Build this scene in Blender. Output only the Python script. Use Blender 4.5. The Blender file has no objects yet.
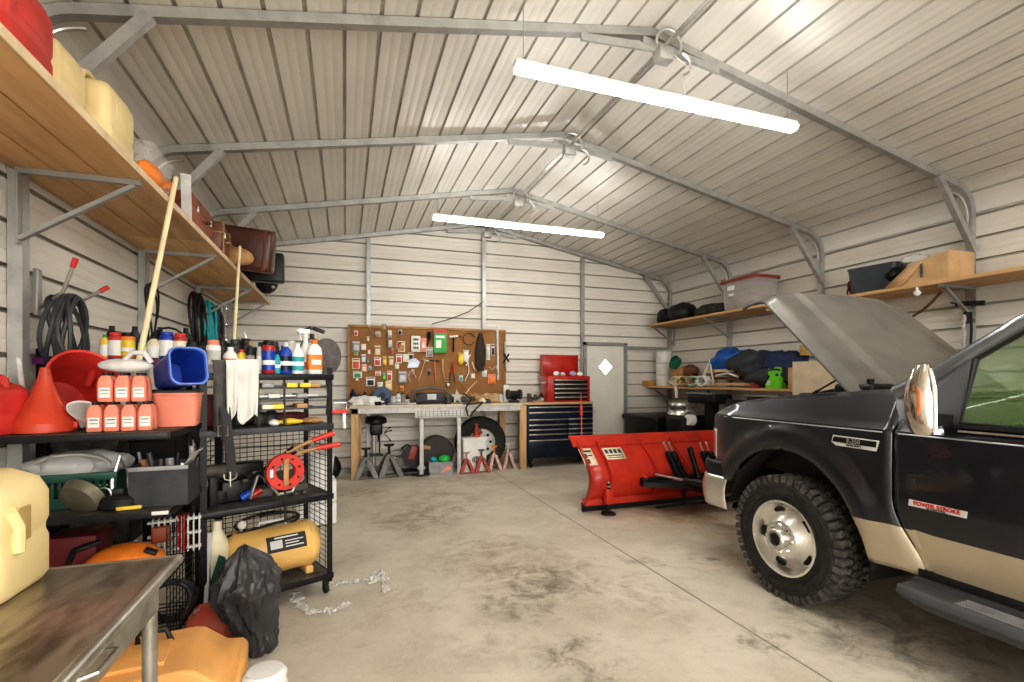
import bpy, bmesh, math, random
from mathutils import Vector, Matrix, Euler, noise
random.seed(7)
C = bpy.context.scene.collection
PI = math.pi
F, CX, CY, CAMZ, YAW = 489.0, 512.0, 379.0, 1.5, math.radians(18.85)
sn, cs = math.sin(YAW), math.cos(YAW)
# survey helpers: turn a sighting (bearing px, elevation py) into the place point on a known plane
def ray(px, py):
    u = (px-CX)/F; v = (CY-py)/F
    return Vector((sn+cs*u, cs-sn*u, v))
def at(px, py, y):
    d = ray(px, py); t = y/d.y
    return Vector((d.x*t, y, CAMZ+d.z*t))
def atx(px, py, x):
    d = ray(px, py); t = x/d.x
    return Vector((x, d.y*t, CAMZ+d.z*t))
def atz(px, py, z):
    d = ray(px, py); t = (z-CAMZ)/d.z
    return Vector((d.x*t, d.y*t, z))

# ---------------------------------------------------------------- materials
MATS = {}
def mat(name, col, rough=.5, metal=0, var=.12, scale=6, bump=0, bscale=30, alpha=1, trans=0, emit=0, col2=None, coat=0, stretch=None, ior=1.45):
    if name in MATS: return MATS[name]
    m = bpy.data.materials.new(name); m.use_nodes = True
    nt = m.node_tree; b = nt.nodes['Principled BSDF']
    c = (*col, 1)
    tc = nt.nodes.new('ShaderNodeTexCoord')
    src = tc.outputs['Object']
    if stretch:
        mp = nt.nodes.new('ShaderNodeMapping'); mp.inputs['Scale'].default_value = stretch
        nt.links.new(src, mp.inputs[0]); src = mp.outputs[0]
    n = nt.nodes.new('ShaderNodeTexNoise'); n.inputs['Scale'].default_value = scale; n.inputs['Detail'].default_value = 5
    nt.links.new(src, n.inputs['Vector'])
    r = nt.nodes.new('ShaderNodeValToRGB')
    c2 = col2 or tuple(max(0, x*(1-var*2)) for x in col)
    c1 = col if col2 else tuple(min(1, x*(1+var*.4)) for x in col)
    r.color_ramp.elements[0].position = .32; r.color_ramp.elements[0].color = (*c2, 1)
    r.color_ramp.elements[1].position = .6; r.color_ramp.elements[1].color = (*c1, 1)
    nt.links.new(n.outputs['Fac'], r.inputs[0]); nt.links.new(r.outputs[0], b.inputs['Base Color'])
    b.inputs['Roughness'].default_value = rough; b.inputs['Metallic'].default_value = metal
    b.inputs['Coat Weight'].default_value = coat; b.inputs['IOR'].default_value = ior
    b.inputs['Transmission Weight'].default_value = trans; b.inputs['Alpha'].default_value = alpha
    if emit:
        b.inputs['Emission Color'].default_value = c; b.inputs['Emission Strength'].default_value = emit
    if bump:
        n2 = nt.nodes.new('ShaderNodeTexNoise'); n2.inputs['Scale'].default_value = bscale; n2.inputs['Detail'].default_value = 4
        nt.links.new(src, n2.inputs['Vector'])
        bp = nt.nodes.new('ShaderNodeBump'); bp.inputs['Strength'].default_value = bump; bp.inputs['Distance'].default_value = .02
        nt.links.new(n2.outputs['Fac'], bp.inputs['Height']); nt.links.new(bp.outputs[0], b.inputs['Normal'])
    MATS[name] = m
    return m

def floor_mat():
    m = bpy.data.materials.new('concrete'); m.use_nodes = True
    nt = m.node_tree; b = nt.nodes['Principled BSDF']; L = nt.links
    tc = nt.nodes.new('ShaderNodeNewGeometry'); P = tc.outputs['Position']
    def noise_(s, d=6, rgh=.6, dist=0):
        n = nt.nodes.new('ShaderNodeTexNoise'); n.inputs['Scale'].default_value = s; n.inputs['Detail'].default_value = d
        n.inputs['Roughness'].default_value = rgh; n.inputs['Distortion'].default_value = dist
        L.new(P, n.inputs['Vector']); return n.outputs['Fac']
    def ramp(f, p0, p1, c0=0, c1=1):
        r = nt.nodes.new('ShaderNodeMapRange'); r.interpolation_type = 'SMOOTHSTEP'
        r.inputs[1].default_value = p0; r.inputs[2].default_value = p1; r.inputs[3].default_value = c0; r.inputs[4].default_value = c1
        L.new(f, r.inputs[0]); return r.outputs[0]
    def mix(f, a, c, kind='MIX'):
        x = nt.nodes.new('ShaderNodeMix'); x.data_type = 'RGBA'; x.blend_type = kind
        L.new(f, x.inputs[0])
        if isinstance(a, tuple): x.inputs[6].default_value = (*a, 1)
        else: L.new(a, x.inputs[6])
        x.inputs[7].default_value = (*c, 1)
        return x.outputs[2]
    def mul(a, c):
        x = nt.nodes.new('ShaderNodeMath'); x.operation = 'MULTIPLY'; L.new(a, x.inputs[0])
        if isinstance(c, float): x.inputs[1].default_value = c
        else: L.new(c, x.inputs[1])
        return x.outputs[0]
    col = mix(ramp(noise_(1.1), .35, .68), (.60, .545, .445), (.46, .405, .315))
    col = mix(ramp(noise_(7, 8, .7), .5, .75, 0, .55), col, (.36, .31, .25))
    col = mix(ramp(noise_(40, 3), .45, .7, 0, .3), col, (.62, .58, .51))
    # worn spots and spills at fixed places on the slab
    dn = nt.nodes.new('ShaderNodeTexNoise'); dn.inputs['Scale'].default_value = 2.6; dn.inputs['Detail'].default_value = 7; dn.inputs['Roughness'].default_value = .7
    L.new(P, dn.inputs['Vector'])
    off = nt.nodes.new('ShaderNodeVectorMath'); off.operation = 'MULTIPLY_ADD'
    L.new(dn.outputs['Color'], off.inputs[0]); off.inputs[1].default_value = (.9, .9, 0); L.new(P, off.inputs[2])
    sep = nt.nodes.new('ShaderNodeVectorMath'); sep.operation = 'SUBTRACT'; L.new(off.outputs[0], sep.inputs[0]); sep.inputs[1].default_value = (.45, .45, 0)
    br = ramp(noise_(5, 8, .75, .6), .40, .66)
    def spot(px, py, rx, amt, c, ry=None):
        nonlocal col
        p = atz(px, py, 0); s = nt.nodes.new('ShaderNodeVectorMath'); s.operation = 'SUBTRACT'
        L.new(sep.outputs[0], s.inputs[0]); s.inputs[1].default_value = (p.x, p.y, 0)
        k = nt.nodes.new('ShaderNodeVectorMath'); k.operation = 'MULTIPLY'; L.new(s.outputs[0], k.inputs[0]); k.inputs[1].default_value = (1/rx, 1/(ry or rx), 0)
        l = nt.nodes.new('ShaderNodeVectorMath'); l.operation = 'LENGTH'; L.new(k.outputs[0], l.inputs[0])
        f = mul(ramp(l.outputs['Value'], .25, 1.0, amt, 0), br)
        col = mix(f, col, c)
    dk = (.15, .12, .085); br_ = (.27, .205, .14)
    spot(548, 580, .5, 1.0, dk); spot(500, 560, .85, .85, br_); spot(415, 520, .75, .85, br_); spot(440, 500, .9, .7, br_)
    spot(575, 665, .25, .95, dk, .4); spot(360, 492, .45, .9, br_); spot(640, 600, .6, .5, br_); spot(520, 600, .4, .9, dk)
    spot(480, 640, .5, .5, br_); spot(400, 600, .4, .5, br_); spot(345, 560, .3, .4, br_); spot(460, 480, .9, .5, br_)
    spot(700, 520, .9, .75, (.44, .27, .11)); spot(740, 560, .5, .6, (.40, .25, .12)); spot(660, 510, .8, .5, (.44, .27, .11))
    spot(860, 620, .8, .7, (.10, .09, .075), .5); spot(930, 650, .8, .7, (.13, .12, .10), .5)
    spot(700, 560, .2, .7, dk, .13); spot(760, 640, .15, .8, dk); spot(640, 560, .2, .6, dk)
    # saw-cut joint
    sx = nt.nodes.new('ShaderNodeSeparateXYZ'); L.new(P, sx.inputs[0])
    d = nt.nodes.new('ShaderNodeMath'); d.operation = 'SUBTRACT'; L.new(sx.outputs[0], d.inputs[0]); d.inputs[1].default_value = 2.28
    a = nt.nodes.new('ShaderNodeMath'); a.operation = 'ABSOLUTE'; L.new(d.outputs[0], a.inputs[0])
    col = mix(ramp(a.outputs[0], .004, .011, .75, 0), col, (.14, .115, .09))
    L.new(col, b.inputs['Base Color'])
    L.new(ramp(noise_(3), .3, .7, .38, .7), b.inputs['Roughness'])
    bp = nt.nodes.new('ShaderNodeBump'); bp.inputs['Strength'].default_value = .25; bp.inputs['Distance'].default_value = .01
    L.new(noise_(60, 4), bp.inputs['Height']); L.new(bp.outputs[0], b.inputs['Normal'])
    return m

WHITEP = mat('white_steel_panel', (.74, .70, .63), .42, 0, .05, 1.2, .05, 8, col2=(.66, .625, .56))
ROOFP = mat('roof_steel_panel', (.74, .715, .66), .38, .1, .05, 1.2, .05, 8, col2=(.66, .64, .59))
GROOVE = mat('shaded_panel_channel', (.42, .395, .345), .5, 0, .1, 3)  # channel shade put into the colour so the wall rib lines read dark
GROOVER = mat('roof_panel_channel', (.50, .485, .445), .5, 0, .1, 3)  # roof channels carry the same painted shade, in a lighter tone
GALV = mat('galvanised_steel', (.44, .44, .42), .42, .5, .1, 9, col2=(.34, .345, .335))
GALVD = mat('dull_galvanised_steel', (.34, .34, .32), .5, .45, .06, 9)
WOOD = mat('pine_board', (.66, .41, .20), .62, 0, .14, 1.6, .1, 20, stretch=(6, .8, 6), col2=(.50, .29, .13))
WOODE = mat('pale_board_edge', (.80, .62, .40), .6, 0, .1, 6)
WOODX = mat('pine_board_crosswise', (.66, .44, .24), .6, 0, .14, 3, .1, 20, stretch=(.8, 9, 9), col2=(.5, .31, .15))
WOODV = mat('pine_post', (.64, .42, .22), .6, 0, .14, 3, .1, 20, stretch=(9, 9, .8), col2=(.46, .28, .13))
WOODL = mat('pale_wood_edge', (.74, .55, .33), .6, 0, .1, 8)
POLE = mat('pale_wood_handle', (.80, .68, .42), .45, 0, .1, 5)
PEG = mat('brown_hardboard', (.31, .145, .045), .7, 0, .1, 5, .05, 40)
BLACK = mat('black_enamel', (.008, .008, .009), .42, .1, .2, 10)
BLKP = mat('black_plastic', (.011, .011, .012), .5, 0, .2, 10)
RUB = mat('black_rubber', (.012, .012, .012), .75, 0, .2, 12, .2, 40)
DGREY = mat('dark_grey_plastic', (.045, .049, .056), .5, 0, .2, 8)
GREY = mat('mid_grey', (.30, .30, .30), .5, 0, .15, 10)
LGREY = mat('light_grey', (.62, .61, .58), .5, 0, .1, 10)
WHT = mat('white_plastic', (.82, .81, .77), .4, 0, .05, 6)
CREAM = mat('cream_plastic', (.80, .72, .52), .5, 0, .08, 6)
RED = mat('red_plastic', (.60, .045, .035), .4, 0, .15, 6)
REDP = mat('red_paint', (.46, .025, .015), .32, 0, .15, 5, coat=.3)
PLOW = mat('plow_red_paint', (.55, .036, .015), .36, 0, .14, 3, coat=.2, col2=(.38, .024, .012))
CORAL = mat('coral_plastic', (.82, .27, .18), .45, 0, .08, 8)
ORANGE = mat('orange_plastic', (.86, .24, .03), .42, 0, .12, 8)
JUG = mat('yellowed_plastic', (.84, .67, .34), .45, 0, .06, 4, .05, 10)
CASEO = mat('peach_orange_plastic', (.84, .42, .12), .55, 0, .12, 4, .1, 30, col2=(.70, .36, .13))
TAN = mat('tank_yellow_paint', (.76, .47, .15), .35, 0, .08, 4, coat=.2)
BLUE = mat('blue_plastic', (.015, .06, .40), .35, 0, .1, 6)
BLUEL = mat('pale_blue_plastic_edge', (.12, .24, .72), .4, 0, .1, 6)
NAVY = mat('navy_enamel', (.006, .013, .03), .38, .1, .15, 8)
GREEN = mat('green_plastic', (.03, .32, .10), .45, 0, .15, 8)
DGREEN = mat('dark_green_plastic', (.008, .07, .045), .45, 0, .15, 8)
LIME = mat('lime_plastic', (.18, .72, .03), .35, 0, .1, 6)
CHROME = mat('chrome', (.82, .82, .82), .12, 1, .05, 6)
STEEL = mat('bright_steel', (.62, .61, .58), .3, .9, .1, 12)
ALLOY = mat('polished_alloy', (.80, .78, .73), .26, .85, .08, 10)
SST = mat('scratched_steel_sheet', (.42, .36, .27), .27, .75, .2, 5, .08, 30, col2=(.15, .12, .085), stretch=(4, 1.2, 1))
SSTE = mat('worn_steel_edge', (.46, .44, .38), .35, .8, .15, 9)
DIRTY = mat('grimy_metal', (.12, .11, .095), .6, .4, .3, 14)
LEATH = mat('brown_leather', (.17, .06, .03), .42, 0, .2, 6, .15, 30)
LEATHR = mat('red_brown_leather', (.30, .075, .025), .42, 0, .2, 6, .15, 30)
TANL = mat('tan_leather', (.45, .25, .10), .55, 0, .2, 8, .1, 30)
CLOTH = mat('white_cloth', (.80, .78, .72), .85, 0, .1, 5, .3, 14)
CARD = mat('cardboard', (.60, .39, .20), .75, 0, .08, 6)
CARDL = mat('beige_panel', (.72, .60, .43), .7, 0, .08, 5)
TARPB = mat('blue_tarp', (.02, .12, .42), .5, 0, .15, 8, .4, 12)
JACK = mat('charcoal_fabric', (.05, .053, .062), .85, 0, .2, 8, .3, 25)
NAVYF = mat('navy_fabric', (.02, .035, .085), .85, 0, .2, 8, .3, 25)
PURP = mat('purple_enamel', (.17, .02, .15), .4, 0, .1, 8)
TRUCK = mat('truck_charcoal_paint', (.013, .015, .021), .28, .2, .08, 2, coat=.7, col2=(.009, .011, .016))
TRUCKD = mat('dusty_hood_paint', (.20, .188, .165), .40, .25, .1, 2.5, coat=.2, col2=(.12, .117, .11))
TRTAN = mat('truck_tan_paint', (.44, .37, .265), .35, .35, .06, 3, coat=.4)
TREADL = mat('dusty_tread', (.085, .08, .07), .85, 0, .35, 22, .3, 60)
TREAD = mat('tyre_rubber', (.026, .025, .023), .8, 0, .3, 18, .25, 50)
AMB = mat('amber_reflection_tint', (.75, .17, .03), .15, 0, .2, 9)  # orange reflection in the mirror chrome, held as a colour
YEL = mat('yellow_plastic', (.85, .62, .06), .45, 0, .1, 8)
TEAL = mat('teal_plastic', (.02, .38, .42), .45, 0, .1, 8)
MAROON = mat('maroon_plastic', (.16, .015, .02), .5, 0, .1, 8)
FILM = mat('clear_plastic_film', (.85, .85, .82), .25, 0, .05, 8, alpha=.45)
BINC = mat('cloudy_clear_plastic', (.70, .68, .66), .3, 0, .05, 8, alpha=.28)
GLASS = mat('green_tinted_glass', (.22, .36, .12), .04, 0, .02, 2, alpha=.22, coat=.6)
WIND = mat('windshield_glass', (.34, .40, .34), .04, 0, .02, 2, alpha=.3, coat=.6)
MIRR = mat('mirror_glass', (.75, .74, .72), .03, 1, .02, 3)
DOORP = mat('putty_door_paint', (.72, .70, .63), .5, 0, .04, 3)
BAG = mat('black_bin_bag', (.05, .05, .052), .38, 0, .2, 4, .6, 9)
LED = mat('led_diffuser', (1, .985, .95), .5, 0, 0, 1, emit=42)
SKYG = mat('bright_window_pane', (1, 1, .98), .3, 0, 0, 1, emit=2.5)

# ---------------------------------------------------------------- mesh builder
class MB:
    def __init__(s, mi=0): s.v = []; s.f = []; s.m = []; s.mi = mi
    def add(s, vs, fs, M=None):
        o = len(s.v)
        for p in vs:
            p = Vector(p); s.v.append(M @ p if M else p)
        for f in fs: s.f.append([i+o for i in f]); s.m.append(s.mi)
        return s
    def box(s, c, d, rz=0, M=None, bev=0):
        hx, hy, hz = d[0]/2, d[1]/2, d[2]/2
        T_ = Matrix.Translation(c) @ (M.to_4x4() if M else Matrix.Rotation(rz, 4, 'Z'))
        if bev <= 0:
            vs = [(x, y, z) for z in (-hz, hz) for y in (-hy, hy) for x in (-hx, hx)]
            return s.add(vs, [(0, 2, 3, 1), (4, 5, 7, 6), (0, 1, 5, 4), (2, 6, 7, 3), (0, 4, 6, 2), (1, 3, 7, 5)], T_)
        bm = bmesh.new(); bmesh.ops.create_cube(bm, size=1)
        for v in bm.verts: v.co = Vector((v.co.x*d[0], v.co.y*d[1], v.co.z*d[2]))
        bmesh.ops.bevel(bm, geom=bm.edges[:], offset=min(bev, min(d)*.49), segments=2 if bev < .012 else 3, affect='EDGES', profile=.5)
        bm.verts.index_update()
        s.add([v.co.copy() for v in bm.verts], [[v.index for v in f.verts] for f in bm.faces], T_); bm.free()
        return s
    def loft(s, rings, cap=True, closed=True):
        o = len(s.v); n = len(rings[0])
        for r in rings:
            for p in r: s.v.append(Vector(p))
        for i in range(len(rings)-1):
            for j in range(n if closed else n-1):
                k = (j+1) % n
                s.f.append([o+i*n+j, o+i*n+k, o+(i+1)*n+k, o+(i+1)*n+j]); s.m.append(s.mi)
        if cap:
            s.f.append([o+j for j in range(n)][::-1]); s.m.append(s.mi)
            s.f.append([o+(len(rings)-1)*n+j for j in range(n)]); s.m.append(s.mi)
        return s
    def tube(s, pts, r, n=8, closed=False, flat=None):
        pts = [Vector(p) for p in pts]; N = len(pts); rings = []; up = None
        for i, p in enumerate(pts):
            if closed: t = pts[(i+1) % N]-pts[i-1]
            else: t = pts[min(i+1, N-1)]-pts[max(i-1, 0)]
            t = t.normalized() if t.length > 1e-9 else Vector((0, 0, 1))
            if up is None: up = Vector((0, 0, 1)) if abs(t.z) < .9 else Vector((1, 0, 0))
            a = t.cross(up); a = a.normalized() if a.length > 1e-6 else t.orthogonal().normalized()
            b = a.cross(t).normalized(); up = b
            rr = r[i] if isinstance(r, (list, tuple)) else r
            rings.append([p+a*rr*math.cos(2*PI*k/n)+b*rr*(flat or 1)*math.sin(2*PI*k/n) for k in range(n)])
        if closed: rings.append(rings[0])
        return s.loft(rings, cap=not closed)
    def cyl(s, p0, p1, r0, r1=None, n=16):
        return s.tube([p0, p1], [r0, r0 if r1 is None else r1], n)
    def lathe(s, prof, M=None, n=24, cap=True):
        M = M or Matrix.Identity(4)
        if isinstance(M, (tuple, Vector)): M = Matrix.Translation(M)
        return s.loft([[M @ Vector((r*math.cos(2*PI*k/n), r*math.sin(2*PI*k/n), z)) for k in range(n)] for r, z in prof], cap=cap)
    def prism(s, poly, d, M=None):
        M = M or Matrix.Identity(4)
        return s.loft([[M @ Vector((a, b, 0)) for a, b in poly], [M @ Vector((a, b, d)) for a, b in poly]])
    def bar(s, p0, p1, w, h):      # rectangular bar
        p0 = Vector(p0); p1 = Vector(p1); t = (p1-p0).normalized()
        up = Vector((0, 0, 1)) if abs(t.z) < .95 else Vector((1, 0, 0))
        a = t.cross(up).normalized(); b = a.cross(t)
        q = [a*w/2+b*h/2, -a*w/2+b*h/2, -a*w/2-b*h/2, a*w/2-b*h/2]
        return s.loft([[p0+x for x in q], [p1+x for x in q]])
    def sph(s, c, r, n=16, m=10, M=None):
        if not isinstance(r, (tuple, list)): r = (r, r, r)
        T_ = Matrix.Translation(c) @ (M.to_4x4() if M else Matrix.Identity(4))
        pr = []
        for i in range(m+1):
            a = -PI/2+PI*i/m
            pr.append([T_ @ Vector((r[0]*max(math.cos(a), .001)*math.cos(2*PI*k/n), r[1]*max(math.cos(a), .001)*math.sin(2*PI*k/n), r[2]*math.sin(a))) for k in range(n)])
        return s.loft(pr)
    def grid(s, fn, nu, nv, thick=0):
        o = len(s.v)
        for i in range(nu+1):
            for j in range(nv+1): s.v.append(Vector(fn(i/nu, j/nv)))
        for i in range(nu):
            for j in range(nv):
                a = o+i*(nv+1)+j
                s.f.append([a, a+1, a+nv+2, a+nv+1]); s.m.append(s.mi)
        if thick:
            bm = s._bm(o, len(s.f)-nu*nv)
        return s
    def _bm(s, o, fo): return None
    def blob(s, c, r, amp=.25, fr=6, seed=0, n=28, m=18, flat=None):   # crumpled lump
        c = Vector(c)
        o = len(s.v); s.sph(c, r, n, m)
        for i in range(o, len(s.v)):
            d = s.v[i]-c
            k = 1+amp*(noise.noise(s.v[i]*fr+Vector((seed, seed*2, 0)))+.6*noise.noise(s.v[i]*fr*2.7+Vector((seed, 0, 3))))
            s.v[i] = c+d*k
            if flat is not None: s.v[i].z = max(s.v[i].z, flat)
        return s
    def out(s, name, mats, parent=None, world=False, solid=0, ang=38, bev=0, sub=0):
        me = bpy.data.meshes.new(name)
        vs = s.v
        if parent is not None and world:
            inv = (Matrix.Translation(parent.location) @ parent.rotation_euler.to_matrix().to_4x4()).inverted()
            if parent.parent is not None and parent.parent.type in ('EMPTY', 'MESH'):
                pp = parent.parent
                inv = (Matrix.Translation(pp.location) @ pp.rotation_euler.to_matrix().to_4x4() @ Matrix.Translation(parent.location) @ parent.rotation_euler.to_matrix().to_4x4()).inverted()
            vs = [inv @ v for v in vs]
        loc = Vector((0, 0, 0))
        if parent is None:    # put the origin at the base of the thing
            xs = [v.x for v in vs]; ys = [v.y for v in vs]; zs = [v.z for v in vs]
            loc = Vector(((min(xs)+max(xs))/2, (min(ys)+max(ys))/2, min(zs)))
            vs = [v-loc for v in vs]
        me.from_pydata([tuple(v) for v in vs], [], s.f)
        if not isinstance(mats, (list, tuple)): mats = [mats]
        for m in mats: me.materials.append(m)
        me.polygons.foreach_set('material_index', s.m)
        bm = bmesh.new(); bm.from_mesh(me)
        bmesh.ops.remove_doubles(bm, verts=bm.verts, dist=1e-5)
        if not solid: bmesh.ops.recalc_face_normals(bm, faces=bm.faces)
        bm.to_mesh(me); bm.free()
        me.polygons.foreach_set('use_smooth', [True]*len(me.polygons))
        me.set_sharp_from_angle(angle=math.radians(ang))
        o = bpy.data.objects.new(name, me); C.objects.link(o); o.location = loc
        if parent is not None: o.parent = parent
        if solid:
            md = o.modifiers.new('Solidify', 'SOLIDIFY'); md.thickness = solid; md.offset = 0
        if bev:
            md = o.modifiers.new('Bevel', 'BEVEL'); md.width = bev; md.segments = 2; md.limit_method = 'ANGLE'
        if sub:
            md = o.modifiers.new('Subd', 'SUBSURF'); md.levels = sub; md.render_levels = sub
        return o

def tag(o, label, cat, group=None, kind=None):
    o['label'] = label; o['category'] = cat
    if group: o['group'] = group
    if kind: o['kind'] = kind
    return o
def T(name, label, cat, loc=(0, 0, 0), rz=0, group=None, rot=None):
    o = bpy.data.objects.new(name, None); C.objects.link(o); o.empty_display_size = .05
    o.location = loc; o.rotation_euler = rot or (0, 0, rz)
    return tag(o, label, cat, group)
def st(name, mb, m, parent=None, **k):
    o = mb.out(name, m, parent, **k)
    if parent is None: o['kind'] = 'structure'
    return o
def copy_tree(o, parent=None):
    c = o.copy(); C.objects.link(c); c.parent = parent
    for ch in list(o.children): copy_tree(ch, c)
    return c
def Rx(a): return Matrix.Rotation(a, 4, 'X')
def Ry(a): return Matrix.Rotation(a, 4, 'Y')
def Rz(a): return Matrix.Rotation(a, 4, 'Z')
def Tr(*a): return Matrix.Translation(a if len(a) == 3 else a[0])
def rrect(w, h, r, n=5):
    pts = []
    for cx, cy, a0 in ((w/2-r, h/2-r, 0), (-w/2+r, h/2-r, 90), (-w/2+r, -h/2+r, 180), (w/2-r, -h/2+r, 270)):
        for i in range(n+1):
            a = math.radians(a0+90*i/n); pts.append((cx+r*math.cos(a), cy+r*math.sin(a)))
    return pts
def arc(c, r, a0, a1, n=12, plane='xz'):
    out = []
    for i in range(n+1):
        a = math.radians(a0+(a1-a0)*i/n); x, y = r*math.cos(a), r*math.sin(a)
        out.append(Vector(c)+(Vector((x, 0, y)) if plane == 'xz' else Vector((x, y, 0)) if plane == 'xy' else Vector((0, x, y))))
    return out
def text(txt, size, m, parent, M, name='lettering', ext=.001, bold=0):
    cu = bpy.data.curves.new('t', 'FONT'); cu.body = txt; cu.size = size; cu.extrude = ext; cu.align_x = 'CENTER'; cu.align_y = 'CENTER'; cu.offset = bold
    o = bpy.data.objects.new('t', cu); C.objects.link(o)
    dg = bpy.context.evaluated_depsgraph_get(); me = bpy.data.meshes.new_from_object(o.evaluated_get(dg))
    bpy.data.objects.remove(o)
    me.transform(M); me.materials.clear(); me.materials.append(m)
    n = bpy.data.objects.new(name, me); C.objects.link(n); n.parent = parent
    return n

# ---------------------------------------------------------------- the building
XL, XR, YB, YF = -1.65, 6.15, 8.27, -3.6
XC, ZR, SL = 2.25, 4.22, .195
def roofz(x): return ZR-SL*abs(x-XC)
def wave(s, k=1):
    return wave0(s)*k
def wave0(s):          # sheet profile: deep narrow major rib every 23 cm, faint minor ribs between
    p = .23; t = (s % p)/p
    if t < .02: return .034*t/.02
    if t < .10: return .034
    if t < .12: return .034*(.12-t)/.02
    for c in (.41, .70):
        if abs(t-c) < .022: return .0022*(1-abs(t-c)/.022)
    return 0
def breaks(L):
    s = []; k = 0
    while k*.23 < L:
        for t in (0, .02, .10, .12, .388, .41, .432, .678, .70, .722):
            v = (k+t)*.23
            if v < L: s.append(v)
        k += 1
    return s+[L]
def shell(path, name, m):   # path of (x,z), outward normal = left of travel
    # cumulative
    P2 = [Vector(p) for p in path]; cum = [0]
    for a, b in zip(P2, P2[1:]): cum.append(cum[-1]+(b-a).length)
    S = sorted(set(breaks(cum[-1])+cum))
    pr = []
    for s in S:
        i = 0
        while i < len(cum)-2 and cum[i+1] < s: i += 1
        d = (P2[i+1]-P2[i]).normalized(); p = P2[i]+d*(s-cum[i]); n = Vector((-d.y, d.x))
        pr.append(p+n*wave(s, .55 if name == 'ceiling' else .85))
    mb = MB(); mb.loft([[(p.x, y, p.y) for p in pr] for y in (YF, YB+.03)], cap=False, closed=False)
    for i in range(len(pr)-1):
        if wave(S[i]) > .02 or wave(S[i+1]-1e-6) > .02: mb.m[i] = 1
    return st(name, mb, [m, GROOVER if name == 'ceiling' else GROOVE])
R = .32
ze = roofz(XL)-.05
def bendpath(side):
    x0 = XL if side < 0 else XR
    a = math.atan(SL); c = Vector((x0-side*R, ze-R)); pts = []
    for i in range(9):
        t = (PI/2-a)*i/8
        pts.append(Vector((c.x+side*R*math.cos(t), c.y+R*math.sin(t))))
    return pts
bl = bendpath(-1); brr = bendpath(1)
dz = roofz(bl[-1].x)-bl[-1].y
bl = [Vector((p.x, p.y+dz)) for p in bl]; brr = [Vector((p.x, p.y+roofz(brr[-1].x)-brr[-1].y if 0 else p.y)) for p in brr]
dz2 = roofz(brr[-1].x)-brr[-1].y; brr = [Vector((p.x, p.y+dz2)) for p in brr]
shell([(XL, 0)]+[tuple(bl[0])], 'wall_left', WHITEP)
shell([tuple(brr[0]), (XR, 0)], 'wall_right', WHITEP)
shell([tuple(p) for p in bl]+[(XC, ZR)]+[tuple(p) for p in brr[::-1]], 'ceiling', ROOFP)
# back wall
mb = MB(); S = breaks(ZR); prev = None
for z in S:
    half = (ZR-z)/SL if z > bl[-1].y else 99
    x0 = max(XL, XC-half); x1 = min(XR, XC+half)
    cur = [(x0, YB+wave(z), z), (x1, YB+wave(z), z)]
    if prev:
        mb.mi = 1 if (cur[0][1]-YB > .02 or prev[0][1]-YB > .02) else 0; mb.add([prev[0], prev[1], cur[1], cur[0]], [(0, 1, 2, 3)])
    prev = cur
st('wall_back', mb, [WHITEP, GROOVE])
mb = MB(); mb.box((XC, (YF+YB)/2-4, -.05), (XR-XL+6, YB-YF+10, .1)); st('floor', mb, floor_mat())
mb = MB(); mb.box((XL+.02, (YF+YB)/2, .05), (.05, YB-YF-.1, .1)); st('baseboard_left', mb, GALVD)
mb = MB(); mb.box((XR-.02, (YF+YB)/2, .05), (.05, YB-YF-.1, .1)); st('baseboard_right', mb, GALVD)
mb = MB(); mb.box(((XL+4.1)/2, YB-.04, .04), (4.1-XL-.1, .06, .08)); st('baseboard_back', mb, GALVD)

def ribbon(mb, pts, w, y0, y1):
    """square tube following a path in the xz plane"""
    P2 = [Vector(p) for p in pts]; rings = []
    for i, p in enumerate(P2):
        d = (P2[min(i+1, len(P2)-1)]-P2[max(i-1, 0)]).normalized(); n = Vector((-d.y, d.x))
        a, b = p+n*w/2, p-n*w/2
        rings.append([(a.x, y0, a.y), (b.x, y0, b.y), (b.x, y1, b.y), (a.x, y1, a.y)])
    mb.loft(rings)
W = .062
def inset(pts, d):
    out = []
    for i, p in enumerate(pts):
        t = (Vector(pts[min(i+1, len(pts)-1)])-Vector(pts[max(i-1, 0)])).normalized(); n = Vector((t.y, -t.x))
        out.append(Vector(p)+n*d)
    return out
FR = [-2.9, -1.4, .1, 1.65, 3.25, 4.93, 6.6, 8.2]
labels = {4: 'galvanised tube roof frame nearest the camera, over the near strip light', 5: 'second galvanised roof frame, behind the near strip light',
          6: 'third galvanised roof frame, just above the far strip light', 7: 'galvanised frame tight against the ribbed back wall',
          3: 'galvanised roof frame above the truck cab', 2: 'galvanised roof frame over the running board', 1: 'galvanised roof frame over the truck bed', 0: 'galvanised frame at the open front of the garage'}
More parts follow.
